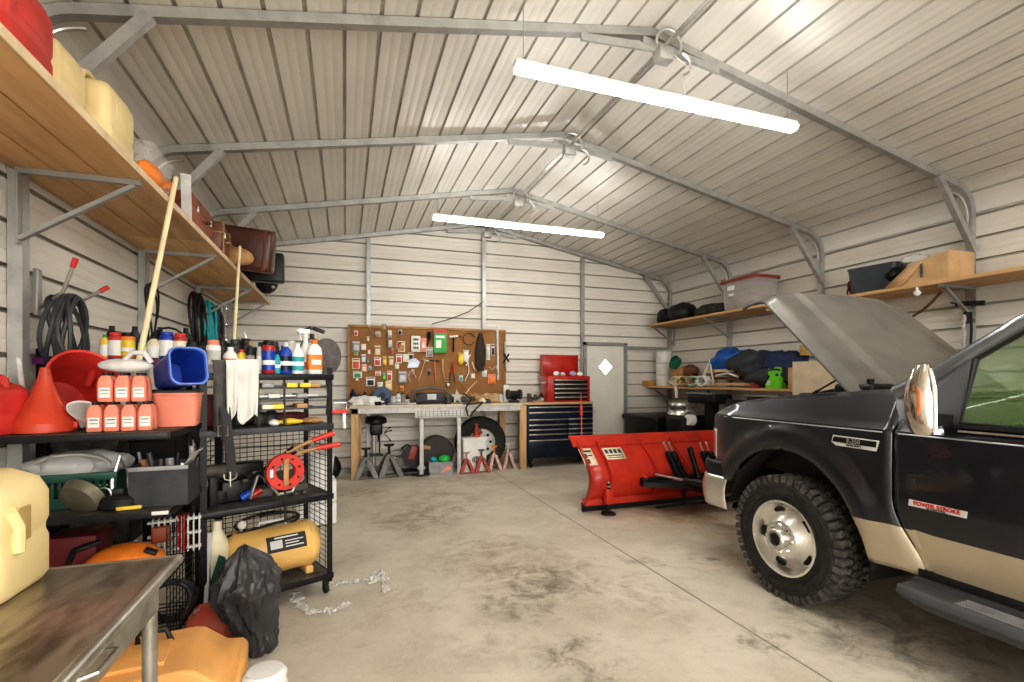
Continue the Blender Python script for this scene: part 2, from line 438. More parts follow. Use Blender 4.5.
for i, y in enumerate(FR):
    full = [Vector((XL, 0))]+bl+[Vector((XC, ZR))]+brr[::-1]+[Vector((XR, 0))]
    path = inset(full, .036)
    path[0].y = 0.0; path[-1].y = 0.0
    root = T('roof_frame', labels[i], 'roof frame', (XC, y, 0), group=None)
    k = len(bl)+1
    mb = MB(); ribbon(mb, path[:k-0], W, y-W/2, y+W/2); mb.out('rafter', GALV, root, world=True)
    mb = MB(); ribbon(mb, path[k-1+0:], W, y-W/2, y+W/2); mb.out('rafter', GALV, root, world=True)
    for sd, x0 in ((1, XL+.03), (-1, XR-.03)):
        mb = MB()
        a = Vector((x0+sd*.04, y-.05, 2.80)); b = Vector((x0+sd*.60, y-.05, roofz(x0+sd*.60)-.08))
        mb.bar(a, b, .05, .062)
        mb.out('knee_brace', GALV, root, world=True)
        # curved sleeve and hoop inside the knee
        mb = MB()
        cx = x0+sd*.30; cz = roofz(x0+sd*.3)-.37
        pts = [Vector((cx-sd*.24*math.cos(t), y+.0, cz+.24*math.sin(t))) for t in [PI*.02*j for j in range(-6, 26)]]
        mb.tube(pts, .013, 8)
        mb.out('bent_pipe', STEEL, root, world=True)
    if i >= 3:
        mb = MB()
        zb = ZR-.13
        mb.bar((XC-.62, y-.035, roofz(XC-.62)-.10), (XC+.10, y-.035, zb-.03), .02, .055)
        mb.bar((XC-.10, y-.04, zb-.0), (XC+.62, y-.035, roofz(XC+.62)-.10), .02, .055)
        mb.out('peak_brace', GALV, root, world=True)
        mb = MB(); mb.box((XC+.08, y-.05, zb-.09), (.13, .10, .10), bev=.008); mb.out('junction_box', GALV, root, world=True)
        mb = MB(); mb.tube(arc((XC+.10, y-.09, zb-.02), .11, 190, -30, 14), .010, 8)
        mb.tube(arc((XC+.22, y-.09, zb-.15), .08, 90, -80, 10), .010, 8)
        mb.out('bent_conduit', STEEL, root, world=True)
mb = MB(); mb.cyl((XC+.06, 1.7, ZR-.17), (XC+.06, 8.1, ZR-.17), .011, n=8); mb.cyl((XC+.1, 1.7, ZR-.15), (XC+.1, 8.1, ZR-.15), .008, n=6)
tag(mb.out('electrical_conduit', STEEL), 'thin steel conduit running along the roof ridge', 'conduit')
def wx(px, y): return at(px, 300, y).x
for px, lab in ((368.5, 'vertical steel stud on back wall left of the brown pegboard centre'), (484, 'vertical steel stud under the roof peak above the pegboard'), (583, 'vertical steel stud beside the putty coloured door')):
    x = wx(px, 8.18); zt = roofz(x)-.09
    mb = MB(); mb.box((x, 8.20, zt/2), (.06, .06, zt)); st('trim_1', mb, GALV)
mb = MB(); mb.box((5.6, 8.20, 2.10), (1.05, .06, .06)); st('trim_2', mb, GALVD)
mb = MB(); mb.tube([at(432, 324, 8.2), at(450, 319, 8.19), at(468, 312, 8.18), at(483, 302, 8.17)], .008, 6)
tag(mb.out('power_cable', BLKP), 'black cable strung from the pegboard top up to the middle stud', 'cable')

# strip lights
for i, (y, lab) in enumerate(((3.02, 'long glowing strip light nearest the camera under the ridge'), (6.15, 'far glowing strip light near the back wall'), (-.1, 'added unseen strip light brightening the front of the garage'))):  # last strip is added out of view to help light the room
    x0, x1 = 1.05, 3.46; z = 3.53
    root = T('strip_light', lab, 'ceiling light', ((x0+x1)/2, y, z))
    mb = MB(); mb.box(((x0+x1)/2, y, z+.035), (x1-x0, .07, .035), bev=.006); mb.out('housing', WHT, root, world=True)
    for a, b in ((x0+.01, (x0+x1)/2-.008), ((x0+x1)/2+.008, x1-.01)):
        mb = MB(); xm = (a+b)/2
        pr = [(-.045, .014), (-.042, -.010), (-.025, -.02), (.025, -.02), (.042, -.010), (.045, .014)]
        mb.loft([[(a, y+p, z+q) for p, q in pr], [(b, y+p, z+q) for p, q in pr]]); mb.out('diffuser', LED, root, world=True)
    for x in (x0+.06, x1-.08):
        mb = MB(); mb.cyl((x, y, z+.05), (x, y, roofz(x)-.02), .0025, n=5); mb.out('hanging_wire', GALVD, root, world=True)
    mb = MB(); q = [Vector((XC+.15, y, z+.05)), Vector((XC+.12, y, z+.16)), Vector((XC+.22, y, z+.25)), Vector((XC+.14, y+.08, z+.40)), Vector((XC+.16, y+.15, ZR-.22))]
    mb.tube(q, .004, 6); mb.out('power_cord', WHT, root, world=True)

# camera, world
cam = bpy.data.cameras.new('camera'); co = bpy.data.objects.new('camera', cam); C.objects.link(co)
co.location = (0, 0, CAMZ); co.rotation_euler = (PI/2, 0, -YAW); cam.sensor_width = 36; cam.lens = F/1024*36
cam.shift_y = (CY-341)/1024; cam.clip_start = .05
bpy.context.scene.camera = co
w = bpy.data.worlds.new('w'); bpy.context.scene.world = w; w.use_nodes = True
w.node_tree.nodes['Background'].inputs[0].default_value = (1, .97, .93, 1); w.node_tree.nodes['Background'].inputs[1].default_value = 6.0
vs_ = bpy.context.scene.view_settings; vs_.view_transform = 'Standard'; vs_.exposure = .1
try: vs_.look = 'Medium High Contrast'
except Exception: pass

# ================================================================ LEFT SIDE
def X(px, y): return at(px, 379, y).x
def lab_img(mb, c, w, h, M=None): mb.box(c, (w, .002, h), M=M)

def can(x, y, z, h, r, body, cap, label, name='spray_can', lab=None, cat='can', group=None, style='spray', rz=0, band=None):
    t = T(name, lab, cat, (x, y, z), rz, group)
    mb = MB()
    if style == 'spray':
        mb.lathe([(r*.92, 0), (r, .006), (r, h*.80), (r*.92, h*.84), (r*.62, h*.87)], n=20); mb.out('can', body, t)
        mb = MB(); mb.lathe([(r*.80, h*.855), (r*.82, h*.865), (r*.80, h*.975), (r*.7, h)], n=20); mb.out('cap', cap, t)
    elif style == 'round':
        mb.lathe([(r*.9, 0), (r, .01), (r, h*.6), (r*.9, h*.72), (r*.45, h*.86), (r*.38, h*.88)], n=20); mb.out('bottle', body, t)
        mb = MB(); mb.lathe([(r*.42, h*.87), (r*.42, h*.98), (r*.36, h)], n=16); mb.out('cap', cap, t)
    elif style == 'flat':
        pr = rrect(r*2, r*1.3, r*.5)
        mb.loft([[(a*k, b*k, hh) for a, b in pr] for k, hh in ((.9, 0), (1, .01), (1, h*.62), (.85, h*.76), (.45, h*.86), (.36, h*.88))]); mb.out('bottle', body, t)
        mb = MB(); mb.lathe([(r*.40, h*.87), (r*.40, h*.98), (r*.3, h)], n=14); mb.out('cap', cap, t)
    elif style == 'trigger':
        mb.lathe([(r*.9, 0), (r, .01), (r, h*.45), (r*.8, h*.6), (r*.4, h*.72), (r*.36, h*.78)], n=20); mb.out('bottle', body, t)
        mb = MB(); mb.lathe([(r*.45, h*.77), (r*.45, h*.84), (r*.3, h*.86), (r*.3, h*.9)], n=14)
        mb.box((-r*.3, 0, h*.94), (r*2.1, r*.7, h*.11), bev=.006); mb.cyl((-r*1.3, 0, h*.95), (-r*1.6, 0, h*.95), r*.25, n=10)
        mb.tube([(-r*.8, 0, h*.9), (-r*1.0, 0, h*.82), (-r*.8, 0, h*.74)], r*.13, 6); mb.out('trigger_head', cap, t)
    if label:
        k = .45 if style == 'trigger' else .62 if style == 'round' else .75
        if style == 'flat':
            pr = rrect(r*2+.002, r*1.3+.002, r*.5)
            mb = MB(); mb.loft([[(a, b, h*.12) for a, b in pr], [(a, b, h*.56) for a, b in pr]], cap=False)
        else:
            mb = MB(); mb.lathe([(r+.0008, h*.10), (r+.0008, h*(k-.06))], n=20, cap=False)
        lo = mb.out('label', label, t)
        mb = MB(); b2 = band or WHT
        mb.lathe([(r*1.012+.0012, h*.26), (r*1.012+.0012, h*.26+h*.14)], n=20, cap=False) if style != 'flat' else mb.box((0, -r*.65-.002, h*.34), (r*1.3, .002, h*.14))
        mb.out('printed_band', b2, lo)
    return t

# ---- high plank shelf along the left wall
SX0, SX1, SZ = -1.63, -1.035, 2.585
t = T('wall_shelf', 'high pine plank shelf running along the left wall', 'shelf', ((SX0+SX1)/2, 4.0, SZ))
nb = 3; wb = (SX1-SX0)/nb
for a in (1.0, 4.45):
    for k in range(nb):
        b = 4.44 if a == 1.0 else 7.92
        mb = MB(); mb.box((SX0+wb*(k+.5), (a+b)/2, SZ+.019), (wb-.008, b-a, .038), bev=.003); mb.out('plank', WOOD, t, world=True)
mb = MB(); mb.box((SX1+.004, 4.46, SZ+.019), (.008, 6.92, .040)); mb.out('front_edge', WOODE, t, world=True)
for y in FR[3:7]+[7.75]:
    yy = y-.06
    mb = MB(); x0 = XL+.07
    mb.bar((x0, yy, SZ-.015), (SX1-.02, yy, SZ-.015), .03, .028)
    mb.bar((x0, yy, 2.22), (SX1-.05, yy, SZ-.03), .03, .022)
    mb.box((x0-.006, yy, 2.40), (.012, .035, .42)); mb.out('bracket', GALVD, t, world=True)

def fuel_jug(name, lab, cat, m, loc, rz, w=.20, d=.33, h=.36, capm=None, group=None, spout=False):
    """upright moulded can: body w (x) by d (y), sloped shoulder, grip, mouth"""
    t = T(name, lab, cat, loc, rz, group)
    mb = MB(); pr = rrect(w, d, .045)
    rings = []
    for k, z, sh in ((.93, 0, 0), (1, .02, 0), (1, h*.30, 0), (.965, h*.34, 0), (.965, h*.38, 0), (1, h*.42, 0), (1, h*.72, 0), (.97, h*.80, 0), (.84, h*.90, .01), (.60, h*.955, .02), (.42, h*.965, .03)):
        rings.append([(a*k, b*k+sh, z) for a, b in pr])
    mb.loft(rings); mb.out('body', m, t)
    mb = MB(); mb.tube([(0, -d*.36, h*.84), (0, -d*.33, h*1.0), (0, -d*.15, h*1.07), (0, d*.12, h*1.06), (0, d*.2, h*.95)], .019, 10); mb.out('handle', m, t)
    mb = MB(); mb.lathe([(.033, 0), (.033, .03), (.026, .034)], Tr(0, d*.33, h*.88) @ Rx(-.5), 18); c = mb.out('cap', capm or m, t)
    if spout:
        mb = MB(); mb.tube([(0, d*.35, h*.9), (0, d*.42, h*1.05), (0, d*.7, h*1.1)], [.02, .016, .011], 10); mb.out('spout', BLKP, t)
    for q in (-1, 1): mb = MB(); mb.box((q*w*.497, 0, h*.57), (.006, d*.5, h*.22), bev=.002); mb.out('recessed_panel', m, t)
    return t
fuel_jug('fuel_can', 'red fuel can on the high left shelf, cut off by the photo edge', 'fuel can', RED, (-1.2, 1.93, SZ+.038), .1, .26, .34, .40)
fuel_jug('fuel_can', 'red fuel can on the high left shelf beside the cream jugs', 'fuel can', RED, (-1.22, 2.28, SZ+.038), 0, .26, .33, .36)
fuel_jug('water_jug', 'cream jug with a black nozzle on the high left shelf, behind the larger one', 'jug', JUG, (-1.25, 2.66, SZ+.038), 0, .24, .28, .345, BLKP, spout=True)
fuel_jug('water_jug', 'big cream plastic jug on the high left shelf before the clear tub', 'jug', JUG, (-1.215, 3.03, SZ+.038), 0, .27, .33, .37)

# clear tub of odds and ends
t = T('storage_tub', 'small clear plastic tub of white odds and ends on the high left shelf', 'tub', (-1.17, 3.52, SZ+.038))
mb = MB(); pr = rrect(.24, .38, .04)
mb.loft([[(a*k, b*k, z) for a, b in pr] for k, z in ((.88, 0), (.9, .01), (1, .22))]+[[(a*k, b*k, z) for a, b in pr] for k, z in ((.98, .22), (.88, .012))], cap=False); mb.out('tub', BINC, t)
mb = MB(); mb.loft([[(a*k, b*k, z) for a, b in pr] for k, z in ((1.02, .215), (1.04, .225), (1.04, .24), (.98, .25))]); mb.out('lid', BINC, t)
for i in range(7):
    p = (-1.17+random.uniform(-.06, .06), 3.52+random.uniform(-.13, .13), SZ+.09+.06*(i % 3))
    mb = MB(); mb.blob(p, .045, .2, 8, i, 14, 8); o = mb.out('plastic_bottle', [WHT, CREAM, LGREY][i % 3]); tag(o, 'pale round container heaped inside the clear tub on the high left shelf', 'container', 'containers in the clear tub')
mb = MB(); mb.blob((-1.08, 3.40, SZ+.105), (.055, .16, .07), .2, 7, 3); tag(mb.out('work_glove', ORANGE), 'orange work glove lying at the high shelf edge under the clear tub', 'glove')
t = T('hand_saw', 'orange handled saw lying on the high left shelf edge', 'saw', (-1.10, 3.66, SZ+.05))
mb = MB(); mb.tube([(0, -.14, .03), (.03, -.04, .09), (.02, .06, .11), (0, .12, .04)], .034, 10); mb.out('handle', ORANGE, t)
mb = MB(); mb.box((-.0, .10, .15), (.014, .30, .06), M=Rx(.35), bev=.004); mb.out('blade', BLACK, t)
mb = MB(); mb.bar((-1.06, 4.02, SZ+.04), (-1.04, 3.92, SZ+.33), .06, .02); tag(mb.out('board_offcut', LGREY), 'pale narrow board leaning upright on the high left shelf by the poles', 'board')

def hard_case(name, lab, cat, m, loc, size, rz=0, rot=None, trim=None, strap=0, group=None):
    t = T(name, lab, cat, loc, rz, group, rot)
    w, d, h = size
    mb = MB(); mb.box((0, 0, h/2), size, bev=.025); mb.out('body', m, t)
    mb = MB(); mb.box((0, 0, h*.62), (w+.006, d+.006, .012)); mb.out('seam', trim or BLKP, t)
    for q in (-1, 1):
        mb = MB(); mb.box((w/2+.006, q*d*.3, h*.60), (.012, .03, .05), bev=.003); mb.out('latch', STEEL, t)
    mb = MB(); mb.tube([(w/2, -.06, h*.45), (w/2+.03, -.05, h*.45), (w/2+.035, .05, h*.45), (w/2, .06, h*.45)], .008, 8); mb.out('handle', trim or BLKP, t)
    for k in range(strap):
        q = (-1, 1)[k]
        mb = MB(); mb.box((0, q*d*.36, h/2), (w+.01, .03, h+.01), bev=.003); mb.out('strap', trim or LEATH, t)
    return t
hard_case('leather_box', 'red brown leather box nearest the pale poles on the high left shelf', 'case', LEATHR, (-1.22, 4.42, SZ+.038), (.34, .62, .25), 0, trim=LEATH)
hard_case('leather_case', 'dark brown strapped case between the red brown box and the suitcase', 'case', LEATH, (-1.21, 5.1, SZ+.038), (.36, .5, .26), .06, trim=TANL, strap=2)
t = T('suitcase', 'large brown leather suitcase sticking out past the high left shelf', 'suitcase', (-1.0, 5.8, SZ+.045), 0, None, (math.radians(6), math.radians(5), math.radians(-4)))
mb = MB(); mb.box((0, 0, .235), (.54, .22, .44), bev=.05); mb.out('shell', mat('dark_brown_leather', (.085, .03, .018), .3, 0, .2, 6, .15, 30), t)
mb = MB(); mb.box((0, -.02, .235), (.546, .02, .446), bev=.008); mb.out('rim', LEATH, t)
for q in (-.22, .22):
    mb = MB(); mb.box((q*.9, -.113, .235), (.035, .006, .42), bev=.002); mb.out('strap', LEATH, t)
mb = MB(); mb.tube([(-.08, -.11, .16), (-.06, -.14, .18), (.06, -.14, .18), (.08, -.11, .16)], .011, 8); mb.out('handle', BLKP, t)
mb = MB(); mb.box((-.92, 6.32, SZ+.212), (.48, .14, .34), bev=.02); tag(mb.out('speaker_box', BLACK), 'narrow black box peeking out behind the leather suitcase', 'box')
mb = MB(); mb.blob((-1.0, 5.42, SZ+.12), (.14, .09, .085), .16, 6, 5, flat=SZ+.039); tag(mb.out('leather_bag', TANL), 'tan leather bag slumped in front of the suitcase', 'bag')
t = T('camera_bag', 'black bag with round chrome fittings at the high shelf edge under the suitcase', 'bag', (-.98, 7.15, SZ+.038))
mb = MB(); mb.blob((0, 0, .18), (.14, .14, .18), .08, 6, 8, flat=0); mb.out('body', BLKP, t)
for z in (.08, .2):
    mb = MB(); mb.sph((.09, -.09, z), .022, 12, 8); mb.out('stud', STEEL, t)

# ---- poles leaning on the shelf
def pole(name, lab, cat, a, b, r, m):
    mb = MB(); mb.cyl(a, b, r, r*.92, 12); return tag(mb.out(name, m), lab, cat)
pole('wooden_pole', 'long pale wooden handle leaning from the parts shelf up to the high left shelf', 'pole', (-1.09, 3.09, 1.262), (-.985, 3.52, 2.74), .0155, POLE)
# ---- hose and cords on the left wall
def coil(name, lab, cat, c, r, turns, m, rr=.011, sq=1.6, ax='x', seed=0, spread=.03):
    rnd = random.Random(seed); pts = []
    N = 26*turns
    for i in range(N+1):
        a = 2*PI*i/26; w = spread*math.sin(a*.37+seed); k = 1+.10*math.sin(a*.71+seed*2)
        u = r*k*math.cos(a); v = r*sq*math.sin(a)*(1+.04*math.sin(a*1.3))
        off = w+.018*math.sin(a*2.1)
        pts.append(Vector(c)+(Vector((off, u, v)) if ax == 'x' else Vector((u, off, v)) if ax == 'y' else Vector((u, v, abs(off)*.6))))
    mb = MB(); mb.tube(pts, rr, 7); return tag(mb.out(name, m), lab, cat)
t = T('storage_hook', 'silver double wall hook with red tips holding the black hose', 'hook', (XL+.06, 3.42, 1.95))
mb = MB(); mb.box((XL+.035, 3.42, 1.98), (.02, .05, .26), bev=.004); mb.out('plate', GALV, t, world=True)
for q, top in ((-1, 2.12), (1, 2.04)):
    p = [Vector((XL+.04, 3.42, 1.90)), Vector((XL+.12, 3.42+q*.05, 1.93)), Vector((XL+.20, 3.42+q*.12, 1.97)), Vector((XL+.27, 3.42+q*.17, top))]
    mb = MB(); mb.tube(p, .010, 8); a = mb.out('arm', STEEL, t, world=True)
    mb = MB(); mb.cyl(p[3]-(p[3]-p[2]).normalized()*.02, p[3]+(p[3]-p[2]).normalized()*.03, .0135, n=10); mb.out('red_tip', RED, a, world=True)
coil('hose', 'thick black hose coiled on the wall hook above the red funnel', 'hose', (XL+.16, 3.43, 1.76), .11, 8, DGREY, .012, 1.9, seed=2, spread=.05)
coil('electric_cord', 'thin black cord looped on the second left wall post behind the wooden pole', 'cord', (XL+.10, 4.9, 2.02), .09, 2, BLKP, .008, 3.2, seed=1, spread=.012)
coil('electric_cord', 'black cord coiled on the left wall above the spray cans', 'cord', (XL+.12, 6.2, 2.08), .20, 5, BLKP, .014, 1.8, seed=4)
coil('electric_cord', 'teal cord hanging among black coils on the left wall', 'cord', (XL+.16, 6.5, 2.08), .12, 4, TEAL, .014, 2.6, seed=5)
coil('electric_cord', 'black cord coiled deepest in the left back corner below the high shelf', 'cord', (XL+.14, 6.95, 2.02), .16, 4, DGREY, .016, 2.3, seed=6)

# ---- black shelving unit: purple top at the back, two deep shelves to the front
PX1, PY0, PY1 = -.83, 3.42, 3.86
t = T('shelving_unit', 'black shelving unit with a purple top beam and two deep front shelves', 'shelving', (-1.2, 3.5, 0))
for x in (-1.60, PX1):
    for y in (PY0, PY1):
        mb = MB(); mb.box((x, y, .84), (.045, .006, 1.66)); mb.box((x+(.02 if x > -1 else -.02), y+.02, .84), (.006, .04, 1.66))
        if x > -1 and y == PY0:
            for k in range(38): mb.box((x-.005, y-.004, .08+k*.041), (.012, .003, .018))
        mb.out('post', BLACK, t, world=True)
mb = MB(); mb.box(((-1.6+PX1)/2, (PY0+PY1)/2, 1.615), (PX1+1.6+.04, PY1-PY0+.04, .016)); mb.out('top_shelf', BLACK, t, world=True)
mb = MB(); mb.box(((-1.6+PX1)/2, PY0-.03, 1.60), (PX1+1.6+.05, .012, .035), bev=.003); mb.out('purple_beam', PURP, t, world=True)
for z, nm in ((1.245, 'upper'), (.865, 'lower')):
    mb = MB(); x1, x0, y0 = -.815, -1.62, 2.80
    mb.box(((x0+x1)/2, (y0+PY0)/2, z-.008), (x1-x0, PY0-y0, .012))
    mb.out('shelf_board', DIRTY, t, world=True)
    mb = MB(); mb.box(((x0+x1)/2, y0, z-.02), (x1-x0, .014, .035), bev=.004); mb.box((x1, (y0+PY0)/2, z-.02), (.014, PY0-y0, .035), bev=.004)
    mb.prism([(PY0, z-.03), (PY0-.28, z-.03), (PY0, z-.20)], .008, Matrix(((0, 0, 1, x1-.01), (1, 0, 0, 0), (0, 1, 0, 0), (0, 0, 0, 1))))
    mb.out('shelf_edge', BLACK, t, world=True)
# lower shelves and wire side
for z in (.50, .16):
    mb = MB()
    for k in range(12): mb.cyl((-1.6, 2.85+k*.052, z), (PX1, 2.85+k*.052, z), .004, n=5)
    for k in range(4): mb.cyl((-1.58+k*.245, 2.84, z-.006), (-1.58+k*.245, PY0, z-.006), .006, n=5)
    mb.out('wire_shelf', BLACK, t, world=True)
mb = MB()
for k in range(13): mb.cyl((PX1-.01, 2.86, .18+k*.045), (PX1-.01, PY0, .18+k*.045), .0028, n=4)
for k in range(12): mb.cyl((PX1-.01, 2.86+k*.05, .16), (PX1-.01, 2.86+k*.05, .76), .0028, n=4)
mb.out('wire_side', BLACK, t, world=True)

# cans along the purple shelf
PZ = 1.624
defs = [(105, 22, 9, YEL, GREEN, WHT, 'green and yellow tin at the left end of the purple shelf', 'round'),
 (116, 24, 13, RED, RED, WHT, 'red can with white label beside the leaning wooden pole', 'spray'),
 (128, 24, 12, ORANGE, BLKP, YEL, 'orange can with black cap on the purple shelf', 'spray'),
 (143, 26, 8, BLUE, GREEN, LIME, 'green and blue can just behind the wooden pole', 'round'),
 (154, 21, 12, CREAM, BLKP, WHT, 'cream bottle with black cap on the purple shelf', 'round'),
 (167, 25, 13, BLUE, BLUE, WHT, 'tall blue can with a white band on the purple shelf', 'spray'),
 (180, 24, 12, REDP, RED, CREAM, 'red can with cream label right of the tall blue can', 'spray'),
 (191, 20, 9, BLKP, BLKP, GREY, 'small black bottle between two red cans on the purple shelf', 'round')]
for px, hp, wp, body, cap, lb, lab, sty in defs:
    y = 3.53; x = X(px, y); dpt = x*sn+y*cs
    can(x, y, PZ, hp*dpt/F+.01, wp*dpt/F/2, body, cap, lb, 'spray_can' if sty == 'spray' else 'fluid_bottle', lab, 'can' if sty == 'spray' else 'bottle', style=sty)
for i, (px, c, lab) in enumerate(((112, BLKP, 'dark bottle in the rear row at the left of the purple shelf'), (135, DGREY, 'dark grey bottle in the rear row behind the orange can'), (160, BLACK, 'black bottle in the rear row behind the tall blue can'), (186, BLKP, 'black bottle in the rear row behind the right hand red can'))):
    y = 3.72; x = X(px, y); can(x, y, PZ, .21, .035, c, BLACK, None, 'fluid_bottle', lab, 'bottle', style='round')
mb = MB(); mb.tube(arc((X(168, 3.66), 3.66, PZ+.105), .098, 0, 350, 16), .007, 7); tag(mb.out('rubber_hose_ring', BLKP), 'black ring of hose above the blue can on the purple shelf', 'hose')
t = T('putty_knife', 'yellow board scraper standing behind the red scoop', 'scraper', (X(67, 3.5), 3.5, PZ))
mb = MB(); mb.box((0, 0, .085), (.045, .02, .17), bev=.004); mb.box((-.02, 0, .03), (.05, .03, .06), bev=.004); mb.out('body', POLE, t)
pole('wooden_stick', 'short tan wooden handle leaning against the left wall post', 'handle', (X(27, 3.1), 3.1, 1.262), (X(14, 3.3), 3.3, 1.80), .012, LGREY)
mb = MB(); mb.box((X(25, 3.15), 3.15, 1.30), (.10, .12, .08), M=Ry(.3), bev=.015); tag(mb.out('dark_block', DGREY), 'dark block behind the red funnel at the left edge', 'tool')

# items on the deep upper shelf (z 1.25)
UZ = 1.246
def base(px, y, z): return Vector((X(px, y), y, z))
fuel_jug('fuel_can', 'red fuel can on the parts shelf left of the orange red funnel', 'fuel can', RED, (X(-14, 2.92), 2.92, UZ), 1.2, .20, .26, .25)
# funnel upside down
p = base(45, 2.96, UZ); t = T('funnel', 'large orange red funnel standing mouth down on the parts shelf', 'funnel', p)
mb = MB(); mb.lathe([(.117, 0), (.122, .004), (.122, .045), (.116, .052), (.055, .17), (.030, .24), (.018, .31), (.014, .31), (.024, .24), (.05, .165), (.111, .05), (.114, .002)], n=40); mb.out('cone', mat('funnel_red', (.55, .06, .025), .38, 0, .1, 5), t)
mb = MB(); mb.box((.125, 0, .03), (.02, .05, .03), bev=.004); mb.out('tab', RED, t)
# big scoop / drain jug
p = base(72, 3.14, UZ); p = base(72, 3.2, UZ); t = T('oil_jug', 'big red wide mouthed oil jug tipped over behind the funnel', 'jug', p, 0)
M = Tr(0, 0, .185) @ Rz(-.75) @ Ry(1.15)
mb = MB(); mb.lathe([(.09, -.17), (.135, -.15), (.15, -.02), (.145, .06), (.165, .15), (.172, .16), (.160, .155), (.138, .06), (.142, -.02), (.12, -.14), (.05, -.155)], M, 36); mb.out('body', RED, t)
mb = MB(); mb.tube([(.03, .09, .22), (.07, .08, .31), (.14, .06, .335), (.20, .03, .29), (.20, 0, .20)], .02, 10); mb.out('handle', RED, t)
p = base(86, 2.97, UZ); mb = MB(); mb.lathe([(.085, .03), (.09, .035), (.03, -.02), (.012, -.06), (.008, -.06), (.025, -.02), (.082, .03)], Tr(p+Vector((0, 0, .065))) @ Ry(.55) @ Rx(.35), 26); tag(mb.out('small_funnel', WHT), 'white plastic funnel lying between the red funnel and the six packs', 'funnel')
p = base(26, 3.10, UZ); mb = MB(); mb.lathe([(.11, .03), (.115, .035), (.04, -.03), (.03, -.03), (.105, .03)], Tr(p+Vector((0, 0, .10))) @ Ry(-.8), 26); tag(mb.out('small_funnel', LGREY), 'pale grey funnel half hidden behind the orange red funnel at left', 'funnel')
# stacked bottle packs
def pack(loc, n, lab, rz=.05):
    t = T('bottle_pack', lab, 'bottle pack', loc, rz)
    for r_ in range(2):
        for k in range(n):
            x = (k-(n-1)/2)*.068; y = r_*.06
            mb = MB(); pr = rrect(.064, .056, .016)
            mb.loft([[(x+a*q, y+b*q, z) for a, b in pr] for q, z in ((.9, 0), (1, .008), (1, .085), (.82, .112), (.5, .128))]); b = mb.out('bottle', CORAL, t)
            if r_ == 0:
                mb = MB(); mb.box((x+.003, -.0295, .045), (.044, .002, .048)); l_ = mb.out('label', WHT, b)
                mb = MB(); mb.box((x+.003, -.031, .057), (.034, .001, .007)); mb.box((x+.003, -.031, .040), (.034, .001, .004)); mb.out('print', GREY, l_)
            mb = MB(); mb.lathe([(.014, .128), (.014, .142)], Tr(x, y, 0), 12); mb.out('cap', BLKP, t)
    return t
pb = base(121, 2.90, UZ); pack(pb, 4, 'lower pack of coral red oil bottles with white labels')
pack(pb+Vector((.005, .01, .143)), 3, 'upper pack of coral red oil bottles stacked on the lower pack')
p = pb+Vector((.005, .04, .286)); t = T('bottle', 'pale grey handled bottle lying on top of the coral bottle packs', 'bottle', p, .1)
mb = MB(); mb.blob((0, 0, .035), (.115, .05, .036), .04, 4, 2, flat=0); mb.out('body', LGREY, t)
mb = MB(); mb.tube([(-.0, -.02, .06), (.03, -.02, .10), (.08, -.02, .10), (.11, -.02, .05)], .013, 8); mb.out('handle', LGREY, t)
# coral bucket, blue bin on it
p = base(178, 3.12, UZ); t = T('square_bucket', 'coral red square bucket under the blue bin', 'bucket', p, .08)
mb = MB(); pr = rrect(.215, .17, .03)
mb.loft([[(a*k, b*k, z) for a, b in pr] for k, z in ((.84, 0), (.86, .006), (.98, .165), (1.04, .168), (1.04, .182), (.98, .182), (.80, .01))]); mb.out('bucket', CORAL, t)
mb = MB(); mb.loft([[(a*k, b*k, z) for a, b in pr] for k, z in ((1.06, .18), (1.06, .192), (1.0, .196))]); mb.out('lid', BLKP, t)
p = base(180, 3.05, UZ+.20); t = T('blue_bin', 'bright blue bin lying on its side with its mouth toward the room', 'bin', p, 0)
M = Tr(0, 0, .10) @ Rz(-.95) @ Ry(math.radians(78))
pr = rrect(.19, .17, .045)
def ringM(k, z): return [M @ Vector((a*k, b*k, z)) for a, b in pr]
mb = MB(); mb.loft([ringM(.70, -.17), ringM(.78, -.165), ringM(1.0, .10)], cap=False); mb.loft([ringM(.96, .10), ringM(.74, -.15)], cap=False); mb.loft([ringM(.745, -.152), ringM(.70, -.17)]); mb.out('bin', BLUE, t)
mb = MB(); mb.loft([ringM(1.02, .09), ringM(1.07, .10), ringM(1.05, .118), ringM(.97, .118), ringM(.94, .10)], cap=False); mb.out('rim', BLUEL, t)

# items on the deep lower shelf (z .87)
LZ = .866
t = T('wire_basket', 'dark green slotted basket on the lower parts shelf', 'basket', base(72, 3.10, LZ), .1)
mb = MB()
for q in (-1, 1): mb.box((0, q*.14, .025), (.42, .012, .05)); mb.box((0, q*.15, .15), (.45, .014, .04), bev=.004)
for k in range(15): 
    for q in (-1, 1): mb.box((-.2+k*.0286, q*.145, .09), (.012, .008, .11))
for q in (-1, 1): mb.box((q*.215, 0, .08), (.012, .29, .16))
mb.box((0, 0, .006), (.42, .28, .012)); mb.out('basket', DGREEN, t)
for k, (px, y, r, lab) in enumerate(((60, 3.05, (.14, .10, .07), 'crumpled clear plastic bag in the green basket, nearer the photo edge'), (100, 3.12, (.13, .10, .08), 'crumpled clear plastic bag in the green basket, near the grey bin'))):
    p = base(px, y, LZ+.19); mb = MB(); mb.blob(p, r, .35, 8, k+3); tag(mb.out('plastic_bag', FILM), lab, 'bag')
mb = MB(); mb.tube([base(72, 3.0, LZ+.20)+Vector((.13*math.cos(a)*1.2, 0, .06*math.sin(a))) for a in [PI*i/12 for i in range(13)]], .009, 7); tag(mb.out('metal_hoop', STEEL), 'bent steel hoop sticking out of the green basket', 'hoop')
